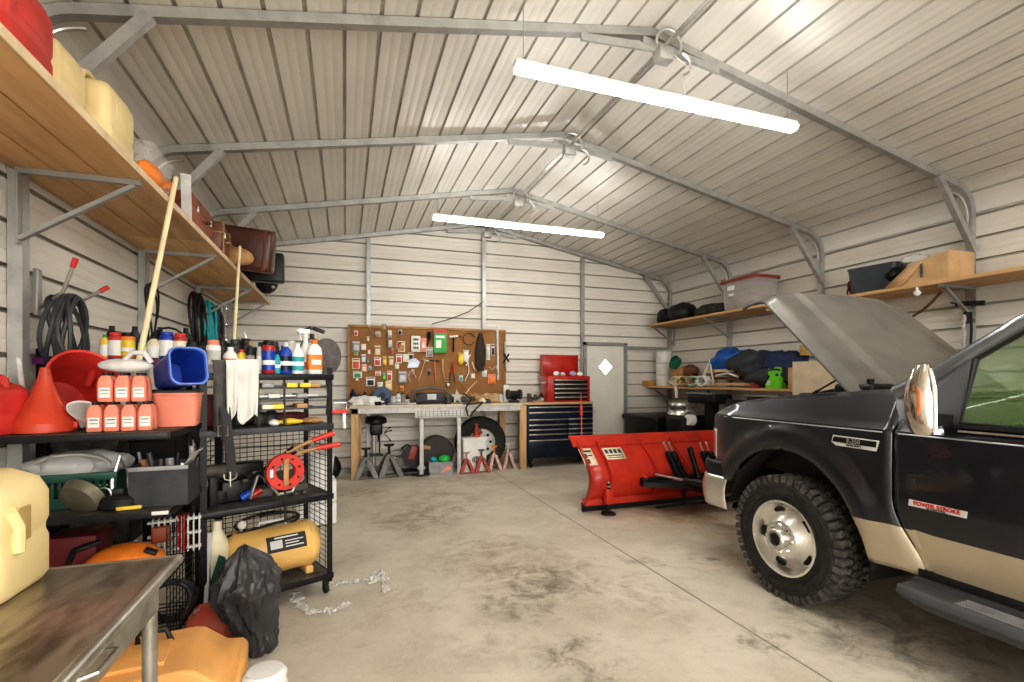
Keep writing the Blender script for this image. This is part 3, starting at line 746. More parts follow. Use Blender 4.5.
mb = MB(); mb.tube([base(112, 2.95, LZ+.02), base(112, 2.97, LZ+.12), base(120, 3.0, LZ+.24), base(128, 3.0, LZ+.16), base(130, 2.98, LZ+.03)], .010, 8); tag(mb.out('metal_tube', STEEL), 'bent steel tube standing between basket and grey bin', 'tube')
p = base(82, 2.89, LZ); t = T('oil_pan', 'round grey pan tipped on the lower parts shelf', 'pan', p)
mb = MB(); mb.lathe([(.05, -.03), (.085, -.025), (.10, .02), (.095, .022), (.08, -.015), (.02, -.02)], Tr(0, 0, .065) @ Rx(-1.0) @ Ry(.35), 30); mb.out('pan', mat('khaki_metal', (.20, .18, .13), .5, .3, .15, 10), t)
mb = MB(); mb.tube(arc((X(103, 2.88), 2.88, LZ+.075), .032, 0, 360, 18)[:-1], .004, 6, closed=True); tag(mb.out('steel_ring', STEEL), 'small bright steel ring on the lower parts shelf', 'ring')
p = base(122, 2.93, LZ); t = T('tape_reel', 'low black drum shaped tool beside the grey bin', 'tool', p)
mb = MB(); mb.lathe([(.09, 0), (.098, .01), (.098, .05), (.085, .065), (.04, .07)], n=28); mb.out('drum', BLKP, t)
mb = MB(); mb.box((-.01, -.02, .08), (.05, .03, .03), bev=.006); mb.out('knob', DGREY, t)
mb = MB(); mb.box(base(129, 2.835, LZ+.011), (.10, .02, .018), rz=.15, bev=.005); tag(mb.out('utility_knife', YEL), 'pale yellow utility knife at the front of the lower parts shelf', 'knife')
mb = MB(); mb.box(base(160, 2.792, LZ-.015), (.07, .006, .018), bev=.002); tag(mb.out('paper_tag', WHT), 'small white tag on the edge of the lower parts shelf', 'tag')
p = base(166, 2.98, LZ); t = T('tool_bin', 'dark grey open bin packed with small tools on the lower parts shelf', 'bin', p, .02)
mb = MB(); mb.box((0, 0, .006), (.24, .22, .012))
for q in (-1, 1): mb.box((0, q*.11, .10), (.25, .008, .20)); mb.box((q*.121, 0, .10), (.008, .22, .20))
mb.out('bin', DGREY, t)
mb = MB(); mb.box((0, -.116, .19), (.256, .006, .02), bev=.002); mb.out('rim', GREY, t)
for k in range(11):
    x = -.10+.02*k+random.uniform(-.006, .006); a = random.uniform(-.35, .35); L = random.uniform(.16, .27)
    c = p+Vector((x, random.uniform(-.06, .08), .02))
    e = c+Vector((math.sin(a)*L, random.uniform(-.03, .05), L))
    mb = MB(); mb.cyl(c, e, .007+.006*(k % 3), n=8); tag(mb.out('hand_tool', [GREY, BLKP, TANL, STEEL, DGREY][k % 5]), 'small hand tool standing up among others in the dark grey bin', 'tool', 'tools in the dark grey bin')
for k in range(3):
    mb = MB(); c = p+Vector((.10, -.07+.05*k, .19)); mb.tube([c, c+Vector((.03, 0, .05)), c+Vector((.05, .03, .07)), c+Vector((.03, .08, .05)), c+Vector((-.02, .1, .0))], .004, 6); tag(mb.out('metal_loop', STEEL), 'bright wire loop rising from the dark grey bin', 'wire', 'wire loops in the grey bin')
# items on the wire shelf (z .5)
p = base(126, 3.05, .508); t = T('work_helmet', 'orange hard shell on the wire shelf behind the steel table', 'helmet', p, .1)
mb = MB(); mb.sph((0, 0, .0), (.19, .13, .14), 24, 12)
for i, v in enumerate(mb.v): 
    if v.z < 0: v.z = 0
mb.out('shell', ORANGE, t)
mb = MB(); mb.box((.12, -.06, .10), (.06, .05, .02), M=Ry(.5), bev=.006); mb.out('vent', BLKP, t)
mb = MB(); mb.tube([(-.16, -.1, .01), (-.22, -.08, .06), (-.21, 0, .13), (-.12, .05, .15)], .016, 8); mb.out('ear_band', BLKP, t)
mb = MB(); mb.box((.08, -.12, .02), (.22, .06, .04), bev=.012); mb.out('visor', LGREY, t)
p = base(165, 3.05, .508); t = T('dish_rack', 'pale slotted rack standing behind the wire side panel', 'rack', p+Vector((0, .16, 0)), .2)
mb = MB()
for k in range(9): mb.box((-.10+k*.027, 0, .12), (.008, .05, .20), bev=.002)
for z in (.04, .12, .20): mb.box((0, 0, z), (.25, .03, .014), bev=.003)
mb.out('slats', LGREY, t)
mb = MB(); mb.box((-.06, -.04, .14), (.09, .03, .09), bev=.012); mb.out('brown_tag', LEATHR, t)
mb = MB(); mb.box((X(80, 3.2), 3.2, .60), (.22, .2, .18), bev=.01); tag(mb.out('storage_box', MAROON), 'dark maroon box on the wire shelf left of the orange shell', 'box')
mb = MB(); mb.box(base(184, 3.25, .58)+Vector((0, 0, .05)), (.04, .10, .2), bev=.01); tag(mb.out('plastic_block', RED), 'red plastic block standing behind the wire side panel', 'box')
p = base(178, 3.15, .166)
coil('cable', 'black cable looped on the lowest wire shelf by the steel table', 'cable', p+Vector((-.02, -.05, .14)), .10, 3, BLKP, .012, 1.0, 'y', 3)
mb = MB(); mb.box((X(90, 3.1), 3.1, .27), (.35, .3, .2), bev=.01); tag(mb.out('storage_box', BLACK), 'black box on the lowest wire shelf', 'box')

# ---- second unit, turned toward the room
UA = Vector((-.80, 3.36, 0)); UR = math.radians(23.4); ue = Vector((math.cos(UR), math.sin(UR), 0)); un = Vector((-math.sin(UR), math.cos(UR), 0))
UW, UD = .76, .46
def U(a, b, z): return UA+ue*a+un*b+Vector((0, 0, z))
def Up(px, b):   # distance along the front for a bearing px, at depth b
    o = UA+un*b; d = ray(px, 379)
    # o + ue*a = d*t
    det = ue.x*(-d.y)+d.x*ue.y
    return (o.x*d.y-o.y*d.x)/(-(ue.x*d.y-ue.y*d.x))
t = T('shelving_unit', 'black rolling wire rack with spray bottles on top and the compressor below', 'shelving', UA, UR)
def UO(mb, name, m, parent=None): return mb.out(name, m, parent or t)
for a in (.0, UW):
    for b in (0, UD):
        mb = MB(); mb.box((a, b, .83), (.035, .006, 1.5)); mb.box((a+(.016 if a else -.016), b+.016, .83), (.006, .035, 1.5))
        if b == 0:
            for k in range(34): mb.box((a, b-.004, .12+k*.042), (.011, .003, .02))
        UO(mb, 'post', BLACK)
for z in (.145, .70, 1.19, 1.535):
    mb = MB(); mb.box((UW/2, UD/2, z-.006), (UW, UD, .01)); UO(mb, 'shelf_board', DIRTY if z < 1.5 else BLACK)
    mb = MB(); mb.box((UW/2, -.008, z-.022), (UW+.05, .014, .04), bev=.004); mb.box((UW+.01, UD/2, z-.022), (.012, UD, .04), bev=.004); UO(mb, 'shelf_edge', DGREY if z > 1 and z < 1.3 else BLACK)
for z in (1.30, 1.37, 1.44):
    mb = MB(); a0 = Up(259, 0)
    mb.box(((a0+UW)/2, UD/2, z), (UW-a0-.02, UD-.04, .006)); mb.box(((a0+UW)/2, 0.01, z+.004), (UW-a0-.02, .008, .018)); UO(mb, 'parts_tray', DGREY)
for px in (259, 285):
    mb = MB(); a0 = Up(px, 0); mb.box((a0, .012, 1.36), (.01, .01, .33)); UO(mb, 'divider', BLACK)
mb = MB()
for k in range(15): mb.cyl((.02, UD-.01, .68+k*.033), (UW-.01, UD-.01, .68+k*.033), .0025, n=4)
for k in range(17): mb.cyl((.03+k*.045, UD-.012, .17), (.03+k*.045, UD-.012, 1.17), .0025, n=4)
for k in range(14): mb.cyl((.02, UD-.01, .20+k*.033), (UW-.01, UD-.01, .20+k*.033), .0025, n=4)
UO(mb, 'wire_back', BLACK)
mb = MB()
for k in range(26): mb.cyl((UW, .02, .20+k*.036), (UW, UD-.02, .20+k*.036), .0028, n=4)
for k in range(4): mb.cyl((UW, .08+k*.1, .16), (UW, .08+k*.1, 1.17), .0028, n=4)
UO(mb, 'wire_side', BLACK)
for a in (.02, UW-.02):
    for b in (.02, UD-.02):
        mb = MB(); mb.cyl((a-.012, b, .034), (a+.012, b, .034), .034, n=18); mb.box((a, b, .082), (.04, .03, .05), bev=.004); UO(mb, 'caster', RUB)
# bottles on the top
TZ = 1.536
tops = [(200, 27, 10, REDP, BLKP, YEL, 'spray', 'dark red can with yellow label left of the salmon capped can'),
 (213.5, 33, 13, WHT, CORAL, LGREY, 'spray', 'tall white spray can with a salmon red cap'),
 (230.5, 26, 13, WHT, WHT, CORAL, 'round', 'white bottle with red lettering above the hanging towel'),
 (241.5, 24, 11, YEL, RED, WHT, 'round', 'yellow bottle with a red cap above the hanging towel'),
 (250, 32, 8, BLKP, TANL, GREY, 'round', 'dark bottle with a tan cap right of the red capped bottle'),
 (259.5, 31, 6, LGREY, BLKP, WHT, 'round', 'slim grey tube left of the red and blue can'),
 (268.5, 33, 12, REDP, BLKP, BLUE, 'spray', 'red spray can with blue label and black cap'),
 (277, 22, 7, TEAL, BLKP, TEAL, 'round', 'small teal bottle between the red can and the blue bottle'),
 (285.5, 31, 12, BLUE, LGREY, NAVY, 'round', 'blue bottle with a silver neck on the wire rack top'),
 (297.5, 30, 12, WHT, WHT, TEAL, 'round', 'white bottle with a pale teal label on the wire rack top'),
 (305.5, 45, 11, WHT, WHT, REDP, 'trigger', 'white trigger spray bottle, the tallest on the wire rack'),
 (314.5, 34, 14, WHT, ORANGE, ORANGE, 'flat', 'white jug with orange print and orange cap at the rack end')]
for i, (px, hp, wp, body, cap, lb, sty, lab) in enumerate(tops):
    b = .06 if px > 255 else .08
    if px == 305.5: b = .14
    if px < 260: b = .05+.05*(i % 2)
    a = Up(px, b); p = U(a, b, TZ); dpt = p.x*sn+p.y*cs
    can(p.x, p.y, TZ, hp*dpt/F, wp*dpt/F/2, body, cap, lb, {'spray': 'spray_can', 'round': 'fluid_bottle', 'flat': 'fluid_jug', 'trigger': 'trigger_bottle'}[sty], lab, 'bottle' if sty != 'spray' else 'can', style=sty, rz=UR)
for i, (px, c, lab) in enumerate(((222, BLACK, 'rear black canister behind the white bottle with red lettering'), (235, DGREY, 'rear dark grey canister behind the hanging towel'), (246, BLKP, 'rear black canister left of the tan capped bottle'), (263, BLKP, 'rear black canister behind the red and blue can'), (274, DGREY, 'rear grey canister behind the small teal bottle'), (291, LGREY, 'rear silver canister behind the blue and white bottles'))):
    a = Up(px, .3); p = U(a, .3, TZ); can(p.x, p.y, TZ, .22+.01*(i % 3), .036, c, c, None, 'canister', lab, 'canister', style='spray')
# disc
p = U(Up(327, .22), .22, TZ)
t2 = T('sanding_disc', 'large round dark grinding disc at the end of the wire rack', 'disc', p, UR)
mb = MB(); mb.lathe([(.02, -.012), (.128, -.012), (.132, -.004), (.132, .006), (.12, .012), (.045, .012), (.04, .02), (.01, .02)], Tr(0, 0, .135) @ Rz(.35) @ Rx(PI/2), 40); mb.out('disc', mat('brown_grey_abrasive', (.13, .115, .11), .8, 0, .15, 20), t2)
mb = MB(); mb.lathe([(.03, -.02), (.034, .0)], Tr(0, 0, .135) @ Rz(.35) @ Rx(PI/2), 20); mb.out('hub', BLKP, t2)
mb = MB(); mb.tube([(0, .02, 0), (.02, .03, -.15), (.01, .03, -.3)], .008, 6); mb.out('cord', BLKP, t2)
# black wire figure
p = U(Up(312, .30), .30, TZ)
t2 = T('wire_stand', 'black metal three legged wire stand with a winged top', 'stand', p)
for a in (-.09, .03, .09):
    mb = MB(); mb.tube([(a*.9, 0, 0), (a*1.1, 0, .17), (a*.7, 0, .24), (0, 0, .27)], .006, 6); mb.out('leg', BLACK, t2)
mb = MB(); mb.cyl((0, 0, .26), (0, 0, .30), .016, n=10); mb.box((-.045, 0, .325), (.10, .02, .03), M=Ry(-.5), bev=.008); mb.box((.045, 0, .33), (.09, .02, .03), M=Ry(.35), bev=.008); mb.out('winged_head', BLACK, t2)
pole('thin_pole', 'thin pale pole rising from the spray bottles to the high shelf', 'pole', U(Up(232, .2), .2, TZ+.005), (X(240, 4.45), 4.45, 2.57), .011, POLE)
pole('thin_stick', 'short thin white stick slanting behind the spray bottles', 'stick', U(Up(262, .38), .38, TZ+.008), U(Up(244, .42), .42, TZ+.29), .006, WHT)
# hanging dark trousers + towel over the edge
def drape(name, m, lab, cat, px0, px1, ptop, pbot, b, seed, wav=.02, thick=.006, sub=0):
    mb = MB(); a0, a1 = Up(px0, b), Up(px1, b); d = (U(a0, b, 0).x*sn+U(a0, b, 0).y*cs)
    zt, zb = 1.5+(379-ptop)*d/F, 1.5+(379-pbot)*d/F
    def fn(u, v):
        a = a0+(a1-a0)*u; z = zt+(zb-zt)*v
        w_ = wav*(v**.6)*math.sin(u*9+seed+v*2)+wav*.5*math.sin(u*17+seed*2)*v
        z += .03*math.sin(u*6+seed)*v if v > .8 else 0
        taper = 1-.06*v*abs(u-.5)*2
        aa = (a0+a1)/2+(a-(a0+a1)/2)*taper
        if v < .08: return U(aa, b+.05-.6*v, zt+.005)
        return U(aa, b+w_-.012, z)
    mb.grid(fn, 26, 30); return tag(mb.out(name, m, solid=thick), lab, cat)
drape('work_apron', mat('grey_canvas', (.10, .095, .09), .85, 0, .2, 9, .3, 25), 'dark grey canvas cloth hanging off the rack beside the white towel', 'cloth', 213, 229, 361, 436, -.03, 1, .012)
drape('hand_towel', CLOTH, 'narrow off white towel strip hanging beside the wide towel', 'towel', 226, 237, 361, 415, -.055, 2, .010)
drape('hand_towel', CLOTH, 'wide off white towel hanging over the rack edge', 'towel', 236, 258, 360, 420, -.05, 3, .016)
t2 = T('tool_belt', 'black strap with steel buckle and hook hanging below the towels', 'strap', U(Up(230, -.07), -.07, .95), UR)
a = Up(229, -.07); mb = MB(); pts = [(a-.02, 1.33), (a-.005, 1.15), (a+.01, 1.03), (a+.012, .94)]
mb.loft([[U(x-.026, -.075, z), U(x+.026, -.075, z), U(x+.026, -.068, z), U(x-.026, -.068, z)] for x, z in pts]); mb.out('strap', BLKP, t2, world=True)
mb = MB(); q = U(a-.035, -.085, 1.19); mb.tube([q+ue*x+Vector((0, 0, z)) for x, z in ((-.025, -.03), (.025, -.03), (.025, .03), (-.025, .03))], .005, 6, closed=True); mb.out('buckle', STEEL, t2, world=True)
mb = MB(); q = U(a+.005, -.075, .90); mb.tube([q+ue*x+Vector((0, 0, z)) for x, z in ((-.035, .03), (-.03, 0), (0, -.012), (.03, 0), (.035, .03))], .006, 6); mb.cyl(q+Vector((0, 0, .04)), q+Vector((0, 0, -.05)), .006, n=8); mb.out('hook', STEEL, t2, world=True)

# contents of the rack
def onU(px, b, z): return U(Up(px, b), b, z)
for i, (z, items) in enumerate(((1.303, ((266, CREAM), (276, YEL), (300, TANL))), (1.373, ((272, LGREY), (300, GREY))), (1.443, ((266, GREY), (290, YEL), (303, YEL), (313, TANL))))):
    for k, (px, m) in enumerate(items):
        mb = MB(); mb.box(onU(px, .05, z+.016), (.07, .10, .028), rz=UR, bev=.004); tag(mb.out('parts_box', m), 'small flat carton of parts in the slim trays of the wire rack', 'carton', 'small cartons in the rack trays')
for px, wpx, z, m, lab in ((283, 44, 1.384, WHT, 'long white rail lying across the slim trays'),):
    mb = MB(); mb.box(onU(px+5, .03, 1.385), (.40, .02, .018), rz=UR, bev=.003); tag(mb.out('white_rail', m), lab, 'rail')
for k, (px, s, m, lab) in enumerate(((291, (.075, .03, .022), YEL, 'yellow work glove on the rack shelf above the bolt cutters'), (312, (.075, .035, .024), TANL, 'tan work glove on the rack shelf above the bolt cutters'), (274, (.035, .03, .022), WHT, 'crumpled white paper towel on the rack shelf'))):
    c = onU(px, .06, 1.19+.022); mb = MB()
    mb.blob(c, s, .25, 9, k, 18, 10, flat=1.1905)
    if 'glove' in lab:
        for f in range(4):
            q = c+ue*(-s[0]*.8)+un*(-.02+.014*f); mb.tube([q, q-ue*.035+Vector((0, 0, .004)), q-ue*(.055+.006*(f % 2))-Vector((0, 0, .006))], [.010, .009, .007], 7)
        mb.tube([c-un*.02, c-un*.045-ue*.02, c-un*.055-ue*.045], [.012, .010, .008], 7)
    o = mb.out('work_glove' if 'glove' in lab else 'paper_towel', m); tag(o, lab, 'glove' if 'glove' in lab else 'paper')
for k in range(6):
    px = 215+k*11; c = onU(px, .2, 1.19+.04); mb = MB(); mb.blob(c, (.05, .05, .04+.012*(k % 3)), .3, 9, k+20, 16, 10, flat=1.1905); tag(mb.out('rag', [DIRTY, MAROON, DGREY, BLKP, DIRTY, DGREY][k]), 'dark oily rag heaped on the rack shelf behind the towels', 'rag', 'dark rags on the rack shelf')
mb = MB(); mb.box(onU(208, .18, 1.30), (.13, .14, .2), rz=UR, bev=.01); tag(mb.out('toolbox', MAROON), 'dark maroon box on the rack shelf right of the coral bucket', 'box')
# shelf at .62
t2 = T('power_drill', 'brass coloured drill motor on the middle rack shelf', 'drill', onU(213, .12, .701), UR)
mb = MB(); mb.cyl((-.07, 0, .22), (.06, 0, .22), .045, n=18); mb.sph((.06, 0, .22), .045, 16, 10); mb.out('motor', DIRTY, t2)
mb = MB(); mb.box((0, 0, .10), (.05, .05, .2), bev=.01); mb.out('grip', BLKP, t2)
for k, (px, w_, h_, m, lab) in enumerate(((212, .16, .09, BLKP, 'black tool case below the drill on the middle rack shelf'), (230, .22, .14, BLACK, 'black tool case behind the hook on the middle rack shelf'), (255, .18, .06, DIRTY, 'flat grimy tool case in the middle of the rack'))):
    mb = MB(); mb.box(onU(px+3, .25, .701+h_/2), (w_*.8, .2, h_), rz=UR, bev=.012); tag(mb.out('tool_case', m), lab, 'case')
mb = MB(); q = [onU(250, .1, .72), onU(258, .08, .88), onU(268, .06, .82), onU(278, .06, .73), onU(292, .08, .73), onU(300, .1, .84)]; mb.tube(q, .012, 8); tag(mb.out('steel_pipe', STEEL), 'bent grey steel pipe lying on the middle rack shelf', 'pipe')
t2 = T('vise_clamp', 'steel clamp with a round ring behind the red reel', 'clamp', onU(300, .12, .701), UR)
mb = MB(); mb.box((0, 0, .05), (.09, .06, .05), bev=.01); mb.cyl((-.03, 0, .02), (-.03, 0, 0), .02, n=10); mb.cyl((.03, 0, .02), (.03, 0, 0), .02, n=10); mb.out('jaw', DIRTY, t2)
mb = MB(); mb.tube(arc((.0, 0, .11), .025, 0, 360, 14)[:-1], .006, 6, closed=True); mb.out('ring', STEEL, t2)
for i, (px, m, lab) in enumerate(((246, BLUE, 'small blue tin on the middle shelf above the compressor'), (256, REDP, 'small red tin on the middle shelf above the compressor'))):
    c = onU(px, .12+.03*i, .727)
    mb = MB(); mb.cyl(c-ue*.03-Vector((0, 0, .0)), c+ue*.03+Vector((0, 0, .03)), .026, n=18); tag(mb.out('small_tin', m), lab, 'tin')
# red reel hung on the front
c = onU(285, -.05, .897)
t2 = T('fish_tape_reel', 'bright red ring shaped tape reel hanging on the wire rack', 'reel', c, UR)
mb = MB(); mb.lathe([(.062, -.018), (.115, -.018), (.12, -.01), (.12, .01), (.115, .018), (.062, .018), (.057, .01), (.057, -.01), (.062, -.018)], Rx(PI/2), 40, cap=False); mb.out('ring', RED, t2)
mb = MB()
for k in range(8):
    a = k*PI/4+.3; mb.cyl((.088*math.cos(a), -.0185, .088*math.sin(a)), (.088*math.cos(a), -.021, .088*math.sin(a)), .008, n=10)
mb.out('holes', BLACK, t2)
mb = MB(); mb.box((-.0, -.02, .0), (.032, .02, .17), bev=.006); mb.out('grip', TANL, t2)
mb = MB(); mb.cyl((0, .0, -.12), (0, 0, -.33), .006, n=8); mb.out('tape_end', BLKP, t2)
mb = MB(); mb.box((-.088, -.022, .0), (.018, .003, .05)); mb.out('print', WHT, t2)
# bolt cutters
for i, (p0, p1, p2, lab) in enumerate((((248, 481), (293, 447), (334, 433), 'upper red handled bolt cutter jutting out of the wire rack'), ((258, 473), (296, 452), (340, 444), 'lower red handled bolt cutter jutting out of the wire rack'))):
    def w_(p, b): 
        q = onU(p[0], b, 0); d = q.x*sn+q.y*cs; q.z = 1.5+(379-p[1])*d/F; return q
    a, b_, c_ = w_(p0, .10), w_(p1, -.055-.02*i), w_(p2, -.10-.02*i)
    t2 = T('bolt_cutter', lab, 'bolt cutter', b_)
    mb = MB(); mb.cyl(a, b_, .010, n=10); m_ = b_+(c_-b_)*.45
    mb.box(a, (.07, .02, .035), rz=UR, bev=.006); mb.out('jaws', BLACK, t2, world=True)
    mb = MB(); mb.cyl(b_-(b_-a)*.15, m_, .013, n=12); mb.out('tan_grip_section', TANL, t2, world=True)
    mb = MB(); mb.cyl(m_, c_, .016, .018, n=12); mb.out('handle', RED, t2, world=True)
# white drawers and bucket standing farther back, seen past the rack
t2 = T('drawer_tower', 'white plastic drawer box on the floor seen behind the wire rack', 'drawers', (X(316, 5.5), 5.5, 0), .1)
for k in range(2):
    mb = MB(); mb.box((0, 0, .12+k*.225), (.38, .34, .215), bev=.01); d = mb.out('drawer', WHT, t2)
    mb = MB(); mb.box((0, -.18, .17+k*.225), (.12, .02, .02), bev=.005); mb.out('handle', LGREY, d)
t2 = T('paint_bucket', 'white bucket with a red band standing on the white drawer box', 'bucket', (X(320, 5.5), 5.5, .455), 0)
mb = MB(); mb.lathe([(.12, 0), (.14, .22)], n=28); mb.out('bucket', WHT, t2)
mb = MB(); mb.lathe([(.145, .22), (.147, .245), (.13, .25)], n=28); mb.out('lid', LGREY, t2)
mb = MB(); mb.lathe([(.1255, .09), (.1315, .14)], n=28, cap=False); mb.out('red_band', RED, t2)
# red/white hose reel bits at rack corner right
t2 = T('air_chuck', 'red bar clamp hooked on the corner post of the wire rack', 'clamp', U(UW+.06, -.03, 1.27), UR)
mb = MB(); mb.box((0, 0, .0), (.12, .03, .025), bev=.008); mb.out('bar', RED, t2)
mb = MB(); mb.tube([(-.04, 0, 0), (-.04, 0, .06), (.05, 0, .06), (.05, 0, 0)], .006, 6); mb.out('frame', STEEL, t2)
mb = MB(); mb.tube([(.03, 0, 0), (.035, 0, -.12)], .012, 8); mb.out('screw', WHT, t2)

# compressor tank
a0, a1 = Up(229, .18), Up(326, .02)
ct = T('air_compressor', 'yellow air tank with hose and carry handle on the bottom rack shelf', 'air tank', U(.43, .17, .146), UR)
L = .63; r = .158
mb = MB(); pr = [(.01, -L/2), (r*.55, -L/2+.012), (r*.85, -L/2+.035), (r, -L/2+.075), (r, L/2-.075), (r*.85, L/2-.035), (r*.55, L/2-.012), (.01, L/2)]
Mx = Tr(0, 0, .035+r) @ Ry(PI/2)
mb.lathe(pr, Mx, 40); mb.out('tank', TAN, ct)
for q in (-1, 1):
    mb = MB(); mb.lathe([(r+.001, 0), (r+.004, .004), (r+.004, .012), (r+.001, .016)], Tr(q*(L/2-.085)-.008, 0, .035+r) @ Ry(PI/2), 40, cap=False); mb.out('weld_band', TAN, ct)
    mb = MB(); mb.box((q*.22, 0, .025), (.05, .2, .05), bev=.008); mb.out('foot', TAN, ct)
mb = MB(); zt = .035+2*r
mb.tube([(-.09, 0, zt-.01), (-.08, 0, zt+.035), (.08, 0, zt+.035), (.09, 0, zt-.01)], .010, 8); mb.out('carry_handle', LGREY, ct)
hp = []
for i in range(40):
    a = 2*PI*i/30; hp.append((-.02+.20*math.cos(a), .02*math.sin(a*.5), zt+.035+.055*math.sin(a)))
hp = [(-.34, -.02, zt-.02)]+hp
mb = MB(); mb.tube(hp, .009, 8); mb.out('air_hose', RUB, ct)
mb = MB(); mb.cyl((-.19, 0, zt-.02), (-.19, 0, zt+.07), .012, n=10); mb.cyl((-.19, -.03, zt+.05), (-.19, .0, zt+.05), .026, n=18); mb.out('pressure_gauge', STEEL, ct)
# curved label plate
def lp(u, v):
    a = math.radians(-62+36*v)+PI*0; rr = r+.0022
    return (-.07+.25*u, -rr*math.cos(math.radians(8+38*v)), .035+r+rr*math.sin(math.radians(8+38*v)))
mb = MB(); mb.grid(lp, 10, 8); pl = mb.out('label_plate', BLKP, ct)
mb = MB()
for (u0, u1, v0, v1) in ((.08, .38, .2, .7), (.45, .92, .55, .62), (.45, .8, .38, .45), (.45, .92, .2, .27), (.2, .8, .8, .9)):
    mb.grid(lambda u, v: tuple(Vector(lp(u0+(u1-u0)*u, v0+(v1-v0)*v))+Vector((0, -.0008, .0008))), 5, 3)
mb.out('printing', LGREY, pl)
p = onU(217, .10, .146)
can(p.x, p.y, .146, .47, .068, CREAM, CREAM, None, 'chemical_jug', 'tall cream plastic jug with a ribbed cap behind the black bag', 'jug', style='round')
mb = MB(); mb.bar(onU(208, .03, .15), onU(212, .10, .55), .12, .02); tag(mb.out('board_offcut', LGREY), 'pale grey board standing inside the rack left of the green blade', 'board')
mb = MB(); q = onU(219, -.0, .16); mb.prism([(-.055, 0), (.06, 0), (.075, .10), (.03, .25), (-.0, .27), (-.045, .12)], .012, Tr(q) @ Rz(UR) @ Rx(PI/2)); tag(mb.out('shovel_blade', DGREEN), 'dark green shovel blade standing beside the black bag', 'shovel')

# ---- floor things at left
p = Vector((X(247, 3.0), 3.0, 0)); mb = MB(); rings = []
prf = [(0, .075, .055), (.04, .09, .055), (.2, .10, .045), (.4, .13, .015), (.58, .155, -.005), (.75, .145, .01), (.88, .10, .0), (.95, .055, -.01), (1, .018, -.015)]
for i in range(41):
    v = i/40
    for (a0, r0, c0), (a1, r1, c1) in zip(prf, prf[1:]):
        if a0 <= v <= a1: f = (v-a0)/(a1-a0); rad = r0+(r1-r0)*f; cx = c0+(c1-c0)*f
    ring = []
    for k in range(64):
        a = 2*PI*k/64; q = Vector((math.cos(a)*1.2, math.sin(a)*1.2, v*1.6))
        fold = 1-abs(noise.noise(q*2.2+Vector((3, 1, 0))))*2.2
        fine = abs(noise.noise(q*6+Vector((0, 7, 2))))
        rr = rad*(.92+.20*fold+.16*fine)
        ring.append((p.x+cx+rr*math.cos(a), p.y+rr*.85*math.sin(a), max(.002, .585*v+.03*noise.noise(q*3)*(v > .03))))
    rings.append(ring)
mb.loft(rings); tag(mb.out('garbage_bag', BAG, ang=24), 'crumpled black plastic bag slumped in front of the yellow tank', 'bag')
t = T('red_bucket', 'scuffed red rounded bucket lying on its side by the black bag', 'bucket', (X(219, 3.14), 3.14, 0), 0)
M = Tr(0, 0, .112) @ Matrix.Scale(1.08, 4) @ Rz(-.45) @ Ry(PI/2)
mb = MB(); mb.lathe([(.092, -.12), (.102, -.11), (.105, 0), (.095, .05), (.07, .08), (.02, .088)], M, 30); mb.out('bucket', mat('scuffed_red', (.62, .10, .06), .55, 0, .2, 9, col2=(.50, .16, .12)), t)
mb = MB(); mb.tube([(-.10, -.02, .19), (-.11, -.05, .225), (-.09, -.03, .23)], .008, 6); mb.out('lug', STEEL, t)

t = T('tool_chest', 'faded orange plastic tool case on the floor beside the steel table', 'tool case', (-.69, 2.42, 0), .12)
mb = MB(); x0, x1 = -.30, .27
prof = [(-.30, 0), (.25, 0), (.27, .03), (.275, .235), (.255, .26), (.19, .27), (.10, .345), (.06, .355), (-.26, .355), (-.30, .33)]
mb.prism(prof, .40, Tr(0, .20, 0) @ Rx(PI/2)); mb.out('case', CASEO, t, bev=.012)
mb = MB(); mb.box((-.12, -.02, .362), (.22, .20, .02), bev=.006); mb.out('lid_panel', CASEO, t)
mb = MB(); mb.tube([(-.14, .10, .35), (-.14, .10, .405), (-.04, .10, .41), (-.02, .10, .35)], .012, 8); mb.out('handle', BLKP, t)
for x in (-.15, .12):
    mb = MB(); mb.box((x, -.208, .22), (.06, .016, .07), bev=.005); mb.out('latch', CASEO, t)
mb = MB(); mb.box((-.01, -.202, .17), (.54, .006, .012)); mb.out('lid_seam', DIRTY, t)

p = Vector((X(265, 2.30), 2.30, 0))
t = T('white_tub', 'white plastic tub on the floor at the lower photo edge', 'tub', p)
mb = MB(); mb.lathe([(.07, 0), (.08, .01), (.088, .20), (.08, .235)], n=30); mb.out('tub', WHT, t)
mb = MB(); mb.lathe([(.085, .225), (.087, .25), (.07, .268), (.02, .272)], n=30); mb.out('lid', WHT, t)

# steel table
TX0, TX1, TY0, TY1, TH = -1.5, -.555, .85, 2.0, .88
t = T('steel_table', 'worn steel topped table in the near left corner', 'table', ((TX0+TX1)/2, (TY0+TY1)/2, 0))
mb = MB(); mb.box(((TX0+TX1)/2, (TY0+TY1)/2, TH-.012), (TX1-TX0, TY1-TY0, .024), bev=.006); mb.out('tabletop', SST, t, world=True)
mb = MB(); mb.cyl((TX1, TY0, TH-.012), (TX1, TY1, TH-.012), .018, n=12); mb.sph((TX1, TY1, TH-.012), .018, 10, 8); mb.cyl((TX1, TY1, TH-.012), (TX0, TY1, TH-.012), .016, n=12); mb.out('rolled_rim', SSTE, t, world=True)
mb = MB(); mb.box((TX1-.05, (TY0+TY1)/2, TH-.09), (.02, TY1-TY0-.1, .13)); mb.box(((TX0+TX1)/2, TY1-.05, TH-.09), (TX1-TX0-.1, .02, .13)); mb.out('apron', SSTE, t, world=True)
mb = MB(); mb.box((TX1-.038, 1.35, TH-.09), (.006, .5, .10), bev=.002); d = mb.out('drawer', SSTE, t, world=True)
